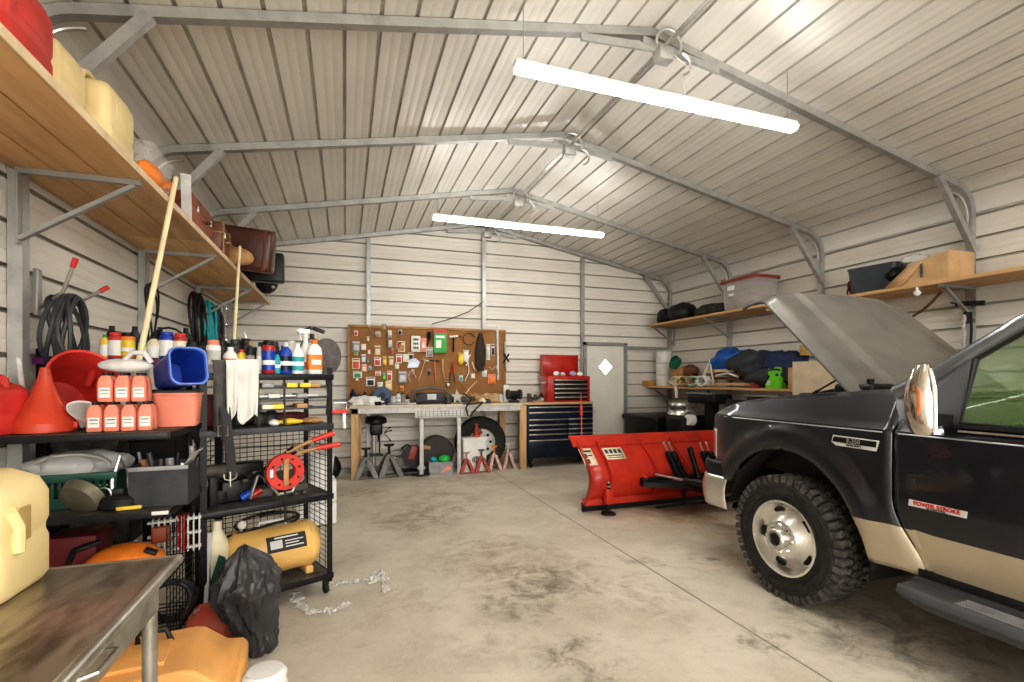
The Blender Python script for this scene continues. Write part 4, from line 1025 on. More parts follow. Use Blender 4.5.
mb = MB(); mb.tube([(TX1-.034, 1.40, TH-.08), (TX1-.0, 1.41, TH-.075), (TX1-.0, 1.52, TH-.075), (TX1-.034, 1.53, TH-.08)], .006, 8); h = mb.out('handle', STEEL, t, world=True)
for x in (TX0+.06, TX1-.06):
    for y in (TY0+.06, TY1-.07):
        mb = MB(); mb.cyl((x, y, .02), (x, y, TH-.03), .022, n=14); mb.cyl((x, y, 0), (x, y, .025), .028, n=14); mb.out('leg', SSTE, t, world=True)
p = Vector((-1.03, 1.82, TH+.002))
t = T('water_jug', 'yellowed plastic jug standing on the steel table', 'jug', p, 0)
mb = MB(); pr = rrect(.30, .32, .07)
hh = .345
mb.loft([[(a*k+s_, b*k, z) for a, b in pr] for k, z, s_ in ((.92, 0, 0), (1, .02, 0), (1, .13, 0), (.96, .15, 0), (.96, .17, 0), (1, .19, 0), (1, .27, 0), (.93, .315, -.01), (.70, .345, -.03))]); mb.out('body', JUG, t)
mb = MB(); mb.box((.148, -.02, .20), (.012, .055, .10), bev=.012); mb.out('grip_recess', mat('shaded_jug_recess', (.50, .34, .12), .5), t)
mb = MB(); mb.tube([(.15, -.09, .255), (.158, -.065, .20), (.155, -.06, .13)], .016, 8); mb.out('grip', JUG, t)
mb = MB(); mb.lathe([(.04, 0), (.04, .03)], Tr(-.08, 0, .33), 20); mb.out('cap', JUG, t)
# clear wrap on the floor
def film(pts, w_, lab, seed):
    mb = MB(); P3 = [atz(a, b, .006) for a, b in pts]; N = 60; q = []
    for i in range(N+1):
        f = i/N*(len(P3)-1); k = min(int(f), len(P3)-2); q.append(P3[k].lerp(P3[k+1], f-k))
    def fn(u, v):
        i = int(round(u*N)); c = q[i]; d = (q[min(i+1, N)]-q[max(i-1, 0)]).normalized(); n = Vector((-d.y, d.x, 0))
        j = noise.noise(Vector((u*30, v*7, seed)))*.03
        return c+n*((v-.5)*w_*(1+.8*math.sin(u*37+seed))+j)+Vector((0, 0, .012+.022*noise.noise(Vector((u*40, v*9, seed+5)))))
    mb.grid(fn, N, 6); return tag(mb.out('plastic_wrap', mat('frosted_wrap', (.86, .86, .84), .3, 0, .05, 30, alpha=.42), ang=20), lab, 'plastic wrap')
film([(296, 593), (296, 604), (310, 614), (335, 612), (350, 604)], .05, 'curled strip of clear wrap on the floor, nearer part', 1)
film([(330, 588), (350, 583), (372, 582), (380, 572), (386, 594)], .06, 'curled strip of clear wrap on the floor right of the wire rack', 2)

# dark crates filling the shelves
for k, (px, y, z, d, lab) in enumerate(((40, 3.66, .51, (.30, .25, .26), 'dark crate at the back of the wire shelf, far left'), (110, 3.66, .51, (.30, .25, .22), 'dark crate at the back of the wire shelf behind the orange shell'), (165, 3.66, .51, (.16, .25, .26), 'dark crate at the back of the wire shelf near the right post'),
   (30, 3.66, .875, (.28, .25, .26), 'dark crate behind the green basket, far left'), (95, 3.66, .875, (.32, .25, .28), 'dark crate behind the green basket, middle'), (160, 3.66, .875, (.24, .25, .30), 'dark crate behind the grey tool bin'))):
    c = base(px, y, z); mb = MB()
    for q in (-1, 1): mb.box(c+Vector((0, q*(d[1]/2-.005), d[2]/2)), (d[0], .01, d[2]), bev=.003); mb.box(c+Vector((q*(d[0]/2-.005), 0, d[2]/2)), (.01, d[1], d[2]), bev=.003)
    mb.box(c+Vector((0, 0, .006)), (d[0], d[1], .012)); mb.box(c+Vector((0, -d[1]/2-.004, d[2]*.85)), (d[0]+.01, .01, .025), bev=.003)
    tag(mb.out('storage_crate', [BLACK, DIRTY, BLKP][k % 3]), lab, 'crate')
for k, (a_, z, d, m, lab) in enumerate(((.12, 1.195, (.20, .16, .20), BLACK, 'black case at the back of the rack shelf behind the towels'), (.36, 1.195, (.22, .16, .07), DIRTY, 'grimy flat box at the back of the rack shelf'), (.60, 1.195, (.20, .16, .06), MAROON, 'maroon flat box at the back of the rack shelf near the corner post'),
   (.30, .705, (.24, .12, .22), BLACK, 'tall black case at the back of the middle rack shelf'), (.58, .705, (.26, .12, .12), DIRTY, 'grimy toolbox at the back of the middle rack shelf'))):
    mb = MB(); mb.box(U(a_, .37, z+d[2]/2), d, rz=UR, bev=.012); mb.box(U(a_, .37-d[1]/2-.004, z+d[2]*.7), (.05, .01, .02), rz=UR, bev=.003); tag(mb.out('tool_case', m), lab, 'case')
for k, px in enumerate((208, 228, 240, 255, 283)):
    b = .38; p = U(Up(px, b), b, TZ); can(p.x, p.y, TZ, .19+.02*(k % 3), .03, [BLACK, DIRTY, BLKP][k % 3], BLACK, None, 'canister', 'dark canister in the very back row on top of the wire rack', 'canister', 'dark canisters in the back row of the wire rack', style='round')

# ================================================================ BACK WALL
BY0, BY1, BZ = 7.62, 8.12, 1.10
def AT(px, py, y): return at(px, py, y)
def zb(py, px, y): return at(px, py, y).z
bx0, bx1 = X(350, BY0), X(523, BY0)
t = T('workbench', 'long pale workbench on wooden legs under the brown pegboard', 'workbench', ((bx0+bx1)/2, (BY0+BY1)/2, 0))
mb = MB(); mb.box(((bx0+bx1)/2, (BY0+BY1)/2, BZ-.02), (bx1-bx0, BY1-BY0, .04), bev=.005); mb.out('benchtop', mat('pale_worktop', (.66, .60, .47), .5, 0, .12, 6), t, world=True)
mb = MB(); mb.box(((bx0+bx1)/2, BY0+.03, BZ-.08), (bx1-bx0-.04, .04, .08)); mb.out('apron', LGREY, t, world=True)
for px, y in ((354.5, BY0+.05), (358, BY1-.05), (502, BY1-.05)):
    x = X(px, y); mb = MB(); mb.box((x, y, (BZ-.04)/2), (.10, .08, BZ-.04), bev=.004); mb.out('leg', WOODV, t, world=True)
cx1 = X(593, BY0)
t = T('side_benchtop', 'pine bench top over the dark blue tool chest', 'bench', ((bx1+cx1)/2, (BY0+BY1)/2, 0))
mb = MB(); mb.box(((bx1+cx1)/2+.01, (BY0+BY1)/2, BZ-.015), (cx1-bx1, BY1-BY0, .035), bev=.004); mb.out('board', WOODX, t, world=True)
mb = MB(); mb.box((X(523.5, BY0), BY0+.04, (BZ-.04)/2), (.11, .08, BZ-.04), bev=.004); mb.out('leg', WOODV, t, world=True)
# dark blue chest
qx0, qx1 = X(528.5, BY0+.02), X(594, BY0+.02); y0 = BY0+.04; zc = 1.06
t = T('tool_cabinet', 'wide dark blue rolling tool chest with silver drawer trims', 'tool chest', ((qx0+qx1)/2, (y0+BY1)/2, 0))
mb = MB(); mb.box(((qx0+qx1)/2, (y0+.02+BY1)/2, (.16+zc)/2), (qx1-qx0, BY1-y0-.02, zc-.16), bev=.008); mb.out('body', NAVY, t, world=True)
split = qx0+(qx1-qx0)*.60
def drawer(a, b, z0, z1):
    mb = MB(); mb.box(((a+b)/2, y0+.012, (z0+z1)/2), (b-a-.012, .024, z1-z0-.008), bev=.003); d = mb.out('drawer', NAVY, t, world=True)
    mb = MB(); mb.box(((a+b)/2, y0-.004, z1-.020), (b-a-.02, .014, .020), bev=.003); mb.out('trim_handle', STEEL, d, world=True)
drawer(qx0+.01, qx1-.01, .95, 1.04); drawer(qx0+.01, qx1-.01, .83, .95)
zz = [.83, .74, .66, .58, .48]
for a, b in zip(zz, zz[1:]): drawer(qx0+.01, split, b, a); drawer(split, qx1-.01, b, a)
drawer(qx0+.01, qx1-.01, .22, .48)
for x in (qx0+.08, qx1-.08):
    for y in (y0+.08, BY1-.08):
        mb = MB(); mb.cyl((x-.02, y, .06), (x+.02, y, .06), .06, n=18); mb.box((x, y, .135), (.06, .06, .05)); mb.out('caster', RUB, t, world=True)
mb = MB(); mb.tube([(qx1+.0, y0+.05, .93), (qx1+.05, y0+.05, .93), (qx1+.05, BY1-.06, .93), (qx1, BY1-.06, .93)], .012, 8); mb.out('side_handle', STEEL, t, world=True)
# red top box
rx0, rx1 = X(548, BY0+.1), X(590, BY0+.1); y0 = BY0+.1
t = T('tool_box', 'red tool box with open lid standing on the pine bench top', 'tool box', ((rx0+rx1)/2, (y0+BY1)/2, BZ))
z1 = zb(376, 560, y0)
mb = MB(); mb.box(((rx0+rx1)/2, (y0+BY1)/2-.03, (BZ+.005+z1)/2), (rx1-rx0, BY1-y0-.06, z1-BZ-.005), bev=.006); mb.out('body', REDP, t, world=True)
nz = 5; zz = [BZ+.03+(z1-.05-BZ-.03)*k/nz for k in range(nz+1)]
for k in range(nz):
    mb = MB(); mb.box(((rx0+rx1)/2+.03, y0-.006, (zz[k]+zz[k+1])/2), (rx1-rx0-.16, .016, zz[k+1]-zz[k]-.008), bev=.003); d = mb.out('drawer', BLACK, t, world=True)
    mb = MB(); mb.box(((rx0+rx1)/2+.03, y0-.016, zz[k+1]-.022), (rx1-rx0-.18, .010, .020), bev=.002); mb.out('trim_handle', STEEL, d, world=True)
lz = zb(355, 560, BY1-.05)
mb = MB(); mb.box(((rx0+rx1)/2-.05, BY1-.04, (z1+lz)/2), (rx1-rx0-.12, .03, lz-z1), M=None, bev=.006)
for q in (rx0+.01, rx1-.11): mb.box((q, BY1-.09, (z1+lz)/2), (.012, .12, lz-z1))
mb.out('lid', REDP, t, world=True)
mb = MB(); mb.tube([(rx0-.0, y0+.08, z1-.12), (rx0-.04, y0+.08, z1-.12), (rx0-.04, y0+.2, z1-.12), (rx0, y0+.2, z1-.12)], .01, 8); mb.out('side_handle', STEEL, t, world=True)
for k, (px, m, w_, lab) in enumerate(((556, WHT, .06, 'crumpled white note in the open red tool box'), (563, LGREY, .05, 'small grey part in the open red tool box'), (573, mat('lilac_plastic', (.45, .38, .62), .5), .07, 'lilac pack in the open red tool box'), (580, WHT, .06, 'white pack in the open red tool box'))):
    mb = MB(); mb.blob((X(px, 7.8), 7.8, z1+w_*.6), (w_, .05, w_*.7), .2, 9, k, 14, 9, flat=z1+.001); tag(mb.out('small_pack', m), lab, 'pack')

# white inner stand with perforated rail
t = T('metal_stand', 'white metal stand with a perforated rail under the workbench', 'stand', (X(441, 7.68), 7.68, 0))
for px in (421.5, 459):
    mb = MB(); x = X(px, 7.66); mb.box((x, 7.66, .45), (.06, .04, .90), bev=.004); mb.out('leg', LGREY, t, world=True)
    mb = MB(); x = X(px, 8.0); mb.box((x, 8.0, .45), (.05, .04, .90), bev=.004); mb.out('leg', LGREY, t, world=True)
xa, xb = X(415, 7.64), X(470, 7.64)
mb = MB(); mb.box(((xa+xb)/2, 7.64, .955), (xb-xa, .03, .12), bev=.004); mb.box(((xa+xb)/2, 7.82, .90), (xb-xa-.1, .36, .02)); r_ = mb.out('rail', LGREY, t, world=True)
mb = MB()
for k in range(14):
    for j in range(3): mb.cyl((xa+.04+k*(xb-xa-.08)/13, 7.6235, .92+j*.035), (xa+.04+k*(xb-xa-.08)/13, 7.6225, .92+j*.035), .009, n=8)
mb.out('holes', DGREY, r_, world=True)

# pegboard
gx0, gx1 = X(348, 8.14), X(505.5, 8.14); gz1 = 2.36
t = T('pegboard', 'brown pegboard crowded with hand tools and packs above the workbench', 'pegboard', ((gx0+gx1)/2, 8.15, BZ))
mb = MB(); mb.box(((gx0+gx1)/2, 8.15, (BZ+.01+gz1)/2), (gx1-gx0, .012, gz1-BZ-.01)); mb.out('board', PEG, t, world=True)
mb = MB(); mb.box(((gx0+gx1)/2, 8.135, gz1-.02), (gx1-gx0, .03, .04), bev=.004); mb.box((gx0+.012, 8.135, (BZ+gz1)/2), (.025, .03, gz1-BZ-.04)); mb.box((gx1-.012, 8.135, (BZ+gz1)/2), (.025, .03, gz1-BZ-.04)); mb.out('frame', mat('peg_frame_wood', (.42, .21, .08), .6), t, world=True)
PY = 8.125
def bx(px0, py0, px1, py1, y=PY):
    a = at(px0, py0, y); b = at(px1, py1, y); return (a.x+b.x)/2, (a.z+b.z)/2, abs(b.x-a.x), abs(a.z-b.z)
def blister(box, card, body, lab, name='hanging_pack', cat='pack', n=1):
    x, z, w_, h_ = bx(*box); t = T(name, lab, cat, (x, PY, z))
    mb = MB(); mb.box((0, -.001, 0), (w_, .004, h_), bev=.0015); mb.out('card', card, t)
    mb = MB(); mb.box((0, -.016, -h_*.12), (w_*.68, .028, h_*.55), bev=.008); mb.out('contents', body, t)
    mb = MB(); mb.cyl((0, .006, h_*.40), (0, -.045, h_*.40), .004, n=6); mb.out('peg_hook', STEEL, t)
    mb = MB(); mb.box((0, -.0045, h_*.38), (w_*.8, .002, h_*.12)); mb.out('header_print', body if body is not card else GREY, t)
    return t
packs = [((352, 341, 360, 352), GREY, LGREY, 'grey banded pack at the top left of the pegboard'), ((361, 344, 366, 350), CREAM, WHT, 'small cream pack right of the grey banded pack'),
 ((352, 358, 360, 369), CREAM, RED, 'cream and red pack at the left edge of the pegboard'), ((361, 354, 366, 363), GREY, WHT, 'grey pack between the cream packs on the left'),
 ((361, 364, 367, 372), CORAL, CREAM, 'coral pack on the left of the pegboard'), ((374, 345, 381, 356), TANL, CREAM, 'tan pack with cream blister under the tape rolls'),
 ((374, 357, 381, 366), WHT, RED, 'white pack with red contents on the left half'), ((382, 356, 387, 366), TANL, YEL, 'narrow tan pack beside the white and red pack'),
 ((388, 356, 394, 366), TANL, CREAM, 'second narrow tan pack beside the white and red pack'), ((398, 341, 405, 352), CREAM, TANL, 'cream glove shaped pack left of the black lettered box'),
 ((396, 354, 402, 363), WHT, RED, 'white and red pack below the cream pack'), ((403, 354, 409, 362), WHT, CREAM, 'white pack above the steel square'),
 ((353, 371, 362, 378), WHT, GREEN, 'white and green pack low on the left of the pegboard'), ((366, 377, 375, 386), WHT, BLKP, 'white pack with black blister low on the left'),
 ((375, 371, 381, 376), WHT, CORAL, 'little white and coral pack left of the green one'), ((382, 373, 386, 380), GREEN, LIME, 'little bright green pack low on the pegboard'),
 ((387, 371, 392, 381), WHT, REDP, 'tall white pack with red print low on the pegboard'), ((377, 382, 383, 390), LGREY, WHT, 'pale pack just above the blue reel'),
 ((385, 381, 392, 390), YEL, CREAM, 'yellow pack just above the blue reel'), ((398, 371, 407, 383), GREY, LGREY, 'grey pack of sockets above the bench clutter'),
 ((426, 347, 433, 357), LGREY, GREY, 'pale pack under the black tape gun'), ((486.5, 344, 490, 360), WHT, LGREY, 'tall white strip right of the long dark glove'),
 ((491, 344, 494.5, 356), LGREY, NAVY, 'blue and white strip on the right of the pegboard'), ((482, 370, 487, 377), WHT, LGREY, 'white square tag below the long dark glove'),
 ((488, 374, 496, 384), CORAL, ORANGE, 'coral pouch low on the right of the pegboard')]
for b_, c_, d_, lab in packs: blister(b_, c_, d_, lab)
# boxes with print
x, z, w_, h_ = bx(411, 336, 420, 352); t = T('white_carton', 'white carton with bold black lettering on the pegboard', 'carton', (x, PY, z))
mb = MB(); mb.box((0, -.02, 0), (w_, .05, h_), bev=.004); mb.out('carton', WHT, t)
mb = MB()
for k in range(3):
    zz_ = h_*.27-k*h_*.26
    for q in (-.24, .0, .24): mb.box((w_*q*.9, -.0465, zz_), (w_*.13, .002, h_*.17)); 
    mb.box((0, -.0465, zz_-.0), (w_*.5, .002, h_*.04))
mb.out('lettering', BLKP, t)
x, z, w_, h_ = bx(420.5, 338, 426, 352); t = T('red_carton', 'small red and white carton beside the black lettered carton', 'carton', (x, PY, z))
mb = MB(); mb.box((0, -.02, 0), (w_, .04, h_), bev=.004); mb.out('carton', CORAL, t)
mb = MB(); mb.prism([(-w_*.3, -h_*.2), (w_*.3, -h_*.2), (0, h_*.3)], .002, Tr(0, -.0405, 0) @ Rx(PI/2)); mb.out('triangle_print', WHT, t)
x, z, w_, h_ = bx(433, 330, 446, 353); t = T('green_carton', 'bright green carton with a red top edge on the pegboard', 'carton', (x, PY, z))
mb = MB(); mb.box((0, -.025, 0), (w_, .06, h_), bev=.004); mb.out('carton', mat('carton_green', (.06, .42, .09), .5), t)
mb = MB(); mb.box((0, -.0565, h_*.42), (w_, .003, h_*.15)); mb.out('red_band', RED, t)
mb = MB(); mb.box((0, -.0565, h_*.20), (w_*.7, .003, h_*.10)); mb.box((-w_*.12, -.0565, -h_*.12), (w_*.4, .003, h_*.34)); mb.out('white_print', WHT, t)
# tape rolls
for k, (px, py) in enumerate(((389.5, 334), (390, 344))):
    p = at(px, py, PY-.02); t = T('tape_roll', ('pale roll of tape, upper of the two on the pegboard', 'pale roll of tape with green core, lower of the two on the pegboard')[k], 'tape', p)
    mb = MB(); mb.lathe([(.035, -.03), (.065, -.03), (.068, 0), (.065, .03), (.035, .03), (.035, -.03)], Ry(PI/2) @ Rz(.3), 24, cap=False); mb.out('roll', [LGREY, LGREY][k], t)
    mb = MB(); mb.lathe([(.03, -.032), (.036, -.032), (.036, .032), (.03, .032), (.03, -.032)], Ry(PI/2), 20, cap=False); mb.out('core', [DGREY, GREEN][k], t)
def tool2(name, lab, cat, segs, hang=None):
    """hand tool hung on the board: list of (kind, pts(px,py), radius m, material, part)"""
    a = segs[0][0]; p0 = at(a[0][0], a[0][1], PY-.03); t = T(name, lab, cat, p0)
    for pts, r_, m, part in segs:
        mb = MB(); q = [at(px, py, PY-.03)-p0 for px, py in pts]; mb.tube(q, r_, 10, flat=.7); mb.out(part, m, t)
    return t
tool2('hammer', 'wooden handled hammer hanging slanted below the steel square', 'hammer', [([(425, 360), (418.5, 381)], .012, WOODL, 'handle'), ([(421.5, 359), (428.5, 361.5)], [.015, .02], STEEL, 'head')])
tool2('hammer', 'dark headed hammer with reddish handle hanging mid pegboard', 'hammer', [([(434.5, 361), (435.5, 381)], .013, CORAL, 'handle'), ([(430, 360.5), (439, 361)], [.014, .021], BLACK, 'head')])
tool2('chisel', 'pale wooden chisel between the hammers and the red screwdriver', 'chisel', [([(442.5, 359), (442.8, 370)], .017, WOODL, 'handle'), ([(442.8, 370), (444.5, 379)], .011, WOODL, 'blade')])
tool2('screwdriver', 'red handled screwdriver in the middle of the pegboard', 'screwdriver', [([(453, 362), (453, 373)], .018, RED, 'handle'), ([(453, 373), (453, 382)], .007, STEEL, 'shank')])
tool2('pliers', 'red and black pliers left of the red screwdriver', 'pliers', [([(450.5, 372), (450, 382)], .010, BLKP, 'grip'), ([(453.5, 372), (455, 383)], .010, BLKP, 'grip'), ([(452, 372), (452, 366)], .012, REDP, 'jaws')])
tool2('tape_gun', 'black tape dispenser left of the green carton', 'tape gun', [([(429, 332), (429.5, 339)], .045, BLACK, 'body'), ([(429.5, 339), (427, 346)], .014, BLKP, 'grip')])
tool2('cordless_drill', 'black and white drill hanging right of the green carton', 'drill', [([(449.5, 337), (458, 336)], .028, WHT, 'body'), ([(453.5, 337), (453.5, 352)], .018, BLACK, 'grip'), ([(458, 336), (462, 337)], .010, BLACK, 'chuck')])
tool2('twisted_wire', 'thin twisted wire hung at the top left of the pegboard', 'wire', [([(369, 327), (372, 331), (374, 335)], .005, STEEL, 'wire'), ([(368.5, 326), (369.3, 326.6)], .012, WHT, 'knob')])
# steel square
x, z, w_, h_ = bx(407, 358, 420, 368); t = T('speed_square', 'white and blue triangular square hanging mid pegboard', 'square', (x, PY-.02, z))
mb = MB(); mb.prism([(-w_/2, -h_*.5), (w_*.3, -h_*.45), (w_/2, h_*.1), (w_*.1, h_/2), (-w_*.35, h_*.25)], .006, Rx(PI/2)); mb.out('plate', mat('pale_blue_grey', (.45, .52, .60), .4, .3), t)
mb = MB()
for k in range(6): mb.box((-w_*.3+k*w_*.11, -.008, -.02+.012*(k % 2)), (.006, .002, .07))
mb.out('scale_marks', WHT, t)
tool2('folding_rule', 'pale angled folding rule under the steel square', 'rule', [([(408, 376), (412, 369), (416, 378)], .010, WHT, 'rule'), ([(408, 377), (411, 383)], .010, CREAM, 'leg')])
c = at(469, 339, PY-.02); mb = MB(); mb.tube(arc(c, .10, 20, 340, 24), .007, 7); tag(mb.out('belt_ring', BLACK), 'open black ring belt at the top right of the pegboard', 'belt')
# long dark mitt
p = at(480.5, 333, PY-.04); mb = MB(); rings = []
for i in range(15):
    v = i/14; q = at(480.5, 333+38*v, PY-.04); rr = .02+.072*math.sin(min(1, v*1.25+.08)*PI/1.65)
    if v > .9: rr *= .7
    rings.append([(q.x+rr*math.cos(a), q.y+.03*math.sin(a), q.z) for a in [2*PI*k/18 for k in range(18)]])
mb.loft(rings); tag(mb.out('dark_mitt', mat('dark_brown_fabric', (.05, .035, .025), .9, 0, .2, 12, .4, 30)), 'long dark brown mitt hanging from the middle wall stud', 'mitt')
t = T('long_rule', 'long thin white rule hanging upright at the right of the pegboard', 'rule', at(497.5, 326, PY-.02))
mb = MB(); a, b = at(497.3, 326, PY-.02), at(498, 380, PY-.02); mb.bar(a, b, .02, .035); mb.out('rail', LGREY, t, world=True)
for k, (px, py, m, lab) in enumerate(((461, 360, YEL, 'pale yellow glove hanging right of the red screwdriver'), (466, 357, WHT, 'white glove hanging beside the yellow glove'))):
    c = at(px, py, PY-.03); mb = MB(); mb.blob(c, (.055, .03, .09), .25, 8, k, 20, 12)
    for f in range(4): q = c+Vector((-.03+.02*f, 0, .05)); mb.tube([q, q+Vector((.004*(f-1.5), 0, .045)), q+Vector((.01*(f-1.5), 0, .075-.008*(f == 3)))], [.011, .01, .007], 7)
    q = c+Vector((.04, 0, 0)); mb.tube([q, q+Vector((.03, 0, .02)), q+Vector((.035, 0, .05))], [.012, .010, .008], 7)
    tag(mb.out('work_glove', m), lab, 'glove')
for k, (pts, lab) in enumerate((([(466, 366), (468, 362), (469, 372), (465, 381)], 'white handled scraper hanging under the gloves'), ([(472, 362), (474, 368), (477, 371), (479, 367)], 'pale hooked tool left of the long dark mitt'), ([(489, 367), (492, 370), (496, 366), (498, 372)], 'pale curved tool right of the long dark mitt'))):
    tool2('hand_tool', lab, 'tool', [(pts, .013, [WHT, CREAM, LGREY][k], 'body'), ([pts[-1], (pts[-1][0]-.5, pts[-1][1]+3)], .009, GREY, 'tip')])
tool2('pulley', 'black wheel shaped tool at the right edge of the pegboard', 'tool', [([(504, 354), (509, 362)], .02, BLACK, 'arm'), ([(509, 354), (503, 363)], .02, BLACK, 'arm'), ([(505, 342), (505, 353)], .022, LGREY, 'handle'), ([(505, 364), (506, 371)], .018, GREY, 'tail')])

# --- clutter on the bench
def bp(px, y=7.85): return Vector((X(px, y), y, BZ))
mb = MB(); mb.blob(bp(367, 7.75)+Vector((0, 0, .05)), (.23, .13, .085), .5, 9, 2, 44, 22, flat=BZ+.001); tag(mb.out('cloth_pile', CLOTH), 'crumpled white cloth at the left end of the workbench', 'cloth')
t = T('webbing_reel', 'dark blue round reel standing on the workbench behind the white cloth', 'reel', bp(382, 7.95))
mb = MB(); mb.lathe([(.03, -.03), (.135, -.03), (.14, -.022), (.10, -.02), (.10, .02), (.14, .022), (.135, .03), (.03, .03)], Tr(0, 0, .142) @ Rx(PI/2), 30); mb.out('reel', mat('deep_blue_plastic', (.015, .06, .15), .4), t)
mb = MB(); mb.lathe([(.03, -.034), (.05, -.034), (.05, .034)], Tr(0, 0, .142) @ Rx(PI/2), 20); mb.out('hub', BLKP, t)
for k, (px, h_, m, lab) in enumerate(((353, .24, NAVYF, 'navy bottle at the left end of the workbench against the board'), (359, .17, mat('slate_blue', (.06, .12, .22), .5), 'slate blue bottle beside the navy one on the bench'), (365, .20, DGREY, 'dark grey bottle behind the white cloth on the bench'), (371, .15, BLKP, 'small black bottle left of the blue reel'), (393, .15, LGREY, 'pale grey bottle right of the blue reel'), (398, .19, WHT, 'white bottle right of the blue reel'), (403, .18, GREY, 'grey bottle left of the dark chainsaw'), (407, .14, BLKP, 'black bottle just left of the dark chainsaw'))):
    p = bp(px, 8.03); can(p.x, p.y, BZ, h_, .045, m, BLKP, LGREY if k % 2 else None, 'bench_bottle', lab, 'bottle', style='round')
mb = MB(); mb.box(bp(399, 7.72)+Vector((0, 0, .02)), (.34, .10, .035), rz=.05, bev=.006); tag(mb.out('steel_tray', GREY), 'low grey tray on the workbench in front of the bottles', 'tray')
t = T('chainsaw', 'dark chainsaw with a looped top handle lying on the workbench', 'chainsaw', bp(432, 7.78))
mb = MB(); mb.box((-.02, 0, .10), (.46, .20, .17), bev=.05); mb.box((.24, 0, .08), (.16, .16, .12), bev=.03); mb.out('housing', DGREY, t)
mb = MB(); mb.tube([(-.30, 0, .05), (-.33, 0, .14), (-.26, 0, .22), (-.05, -.02, .265), (.18, 0, .23), (.30, 0, .13)], .020, 10); mb.out('top_handle', mat('olive_grey', (.14, .135, .11), .5), t)
mb = MB(); mb.box((.45, -.02, .07), (.5, .015, .08), M=Ry(-.05), bev=.005); mb.out('guide_bar', DIRTY, t)
mb = MB(); mb.box((-.02, -.105, .12), (.14, .006, .09), bev=.002); mb.out('badge_plate', LGREY, t)
mb = MB(); mb.cyl((-.22, -.11, .09), (-.22, -.08, .09), .055, n=20); mb.out('starter_cover', BLACK, t)
t = T('metal_star', 'pale steel star shaped bracket leaning by the chainsaw', 'bracket', bp(457, 7.70)+Vector((0, 0, .004)))
pts = [((.105 if k % 2 == 0 else .05)*math.cos(k*PI/5+.3), (.13 if k % 2 == 0 else .05)*math.sin(k*PI/5+.3)) for k in range(10)]
mb = MB(); mb.prism(pts, .02, Tr(0, 0, .105) @ Rx(PI/2-.3)); mb.out('star', mat('aged_pale_metal', (.40, .39, .34), .5, .4, .2, 20), t)
mb = MB(); q = [at(463, 393, 7.60), at(471, 399, 7.58), at(466, 408, 7.57), at(468, 416, 7.57)]; mb.tube(q, .022, 8, flat=.5); q = [at(463, 404, 7.585), at(474, 404, 7.57), at(483, 402, 7.57), at(475, 410, 7.57), at(470, 417, 7.57)]; mb.tube(q[2:], .022, 8, flat=.5); mb.tube(q[:3], .02, 8, flat=.5)
tag(mb.out('leather_strap', BLACK), 'black leather strap hanging over the front of the workbench', 'strap')
for k, (px, s, m, lab) in enumerate(((478, (.15, .09, .09), TANL, 'heap of tan leather on the workbench right of the chainsaw'), (491, (.14, .08, .10), mat('pale_tan_burlap', (.55, .38, .20), .9, 0, .2, 9, .3, 30), 'pale tan burlap bundle at the right of the workbench'), (484, (.09, .07, .05), CREAM, 'small cream bundle in front of the burlap on the bench'))):
    mb = MB(); mb.blob(bp(px, 7.88 if k < 2 else 7.72)+Vector((0, 0, s[2]*.8)), s, .4, 8, k+9, 26, 14, flat=BZ+.001); tag(mb.out('bundle', m), lab, 'bundle')
for k, (a, b, lab) in enumerate(((((460, 381), (472, 391)), None, 'thin pale stick crossing left over the tan heap'), (((476, 381), (467, 392)), None, 'thin pale stick crossing right over the tan heap'))) if 0 else ():
    pass
mb = MB(); mb.tube([at(459, 380, 7.9), at(468, 389, 7.86), at(472, 396, 7.8)], .009, 7); tag(mb.out('stick', TANL), 'thin pale stick crossing left over the tan heap', 'stick')
mb = MB(); mb.tube([at(477, 381, 7.84), at(470, 388, 7.82), at(464, 396, 7.76)], .009, 7); tag(mb.out('stick', WOODL), 'thin pale stick crossing right over the tan heap', 'stick')
mb = MB(); mb.box(bp(506, 8.05)+Vector((0, 0, .15)), (.09, .02, .30), bev=.004); tag(mb.out('white_board', WHT), 'white narrow board standing at the right end of the pegboard', 'board')
t = T('bench_grinder', 'black bench grinder at the right end of the workbench', 'grinder', bp(514, 7.84))
mb = MB(); mb.box((0, 0, .02), (.16, .14, .04), bev=.01); mb.cyl((-.06, 0, .13), (.06, 0, .13), .075, n=22); mb.box((0, 0, .06), (.08, .08, .08)); mb.out('motor', BLACK, t)
for q in (-.105, .105):
    mb = MB(); mb.cyl((q-.02, 0, .14), (q+.02, 0, .14), .085, n=24); mb.out('wheel_guard', DGREY, t)
t = T('bench_vise', 'brown stained small vise on the pine bench top', 'vise', bp(532, 7.82)+Vector((0, 0, .003)))
mb = MB(); mb.box((0, 0, .03), (.16, .10, .05), bev=.01); mb.box((-.05, 0, .10), (.05, .10, .10), bev=.01); mb.box((.06, 0, .09), (.04, .09, .08), bev=.01); mb.cyl((-.02, 0, .07), (.16, 0, .07), .018, n=12); mb.out('body', DIRTY, t)
mb = MB(); mb.cyl((.16, -.06, .07), (.16, .06, .07), .007, n=8); mb.out('handle', STEEL, t)
can(X(541, 7.85), 7.85, BZ+.003, .15, .05, BLACK, BLACK, GREY, 'bench_bottle', 'short black bottle left of the red tool box', 'bottle', style='round')
mb = MB(); mb.box(Vector((X(537, 7.7), 7.7, BZ+.02)), (.20, .08, .03), rz=.2, bev=.005); tag(mb.out('wood_block', TANL), 'small tan wood block before the vise on the pine bench top', 'block')

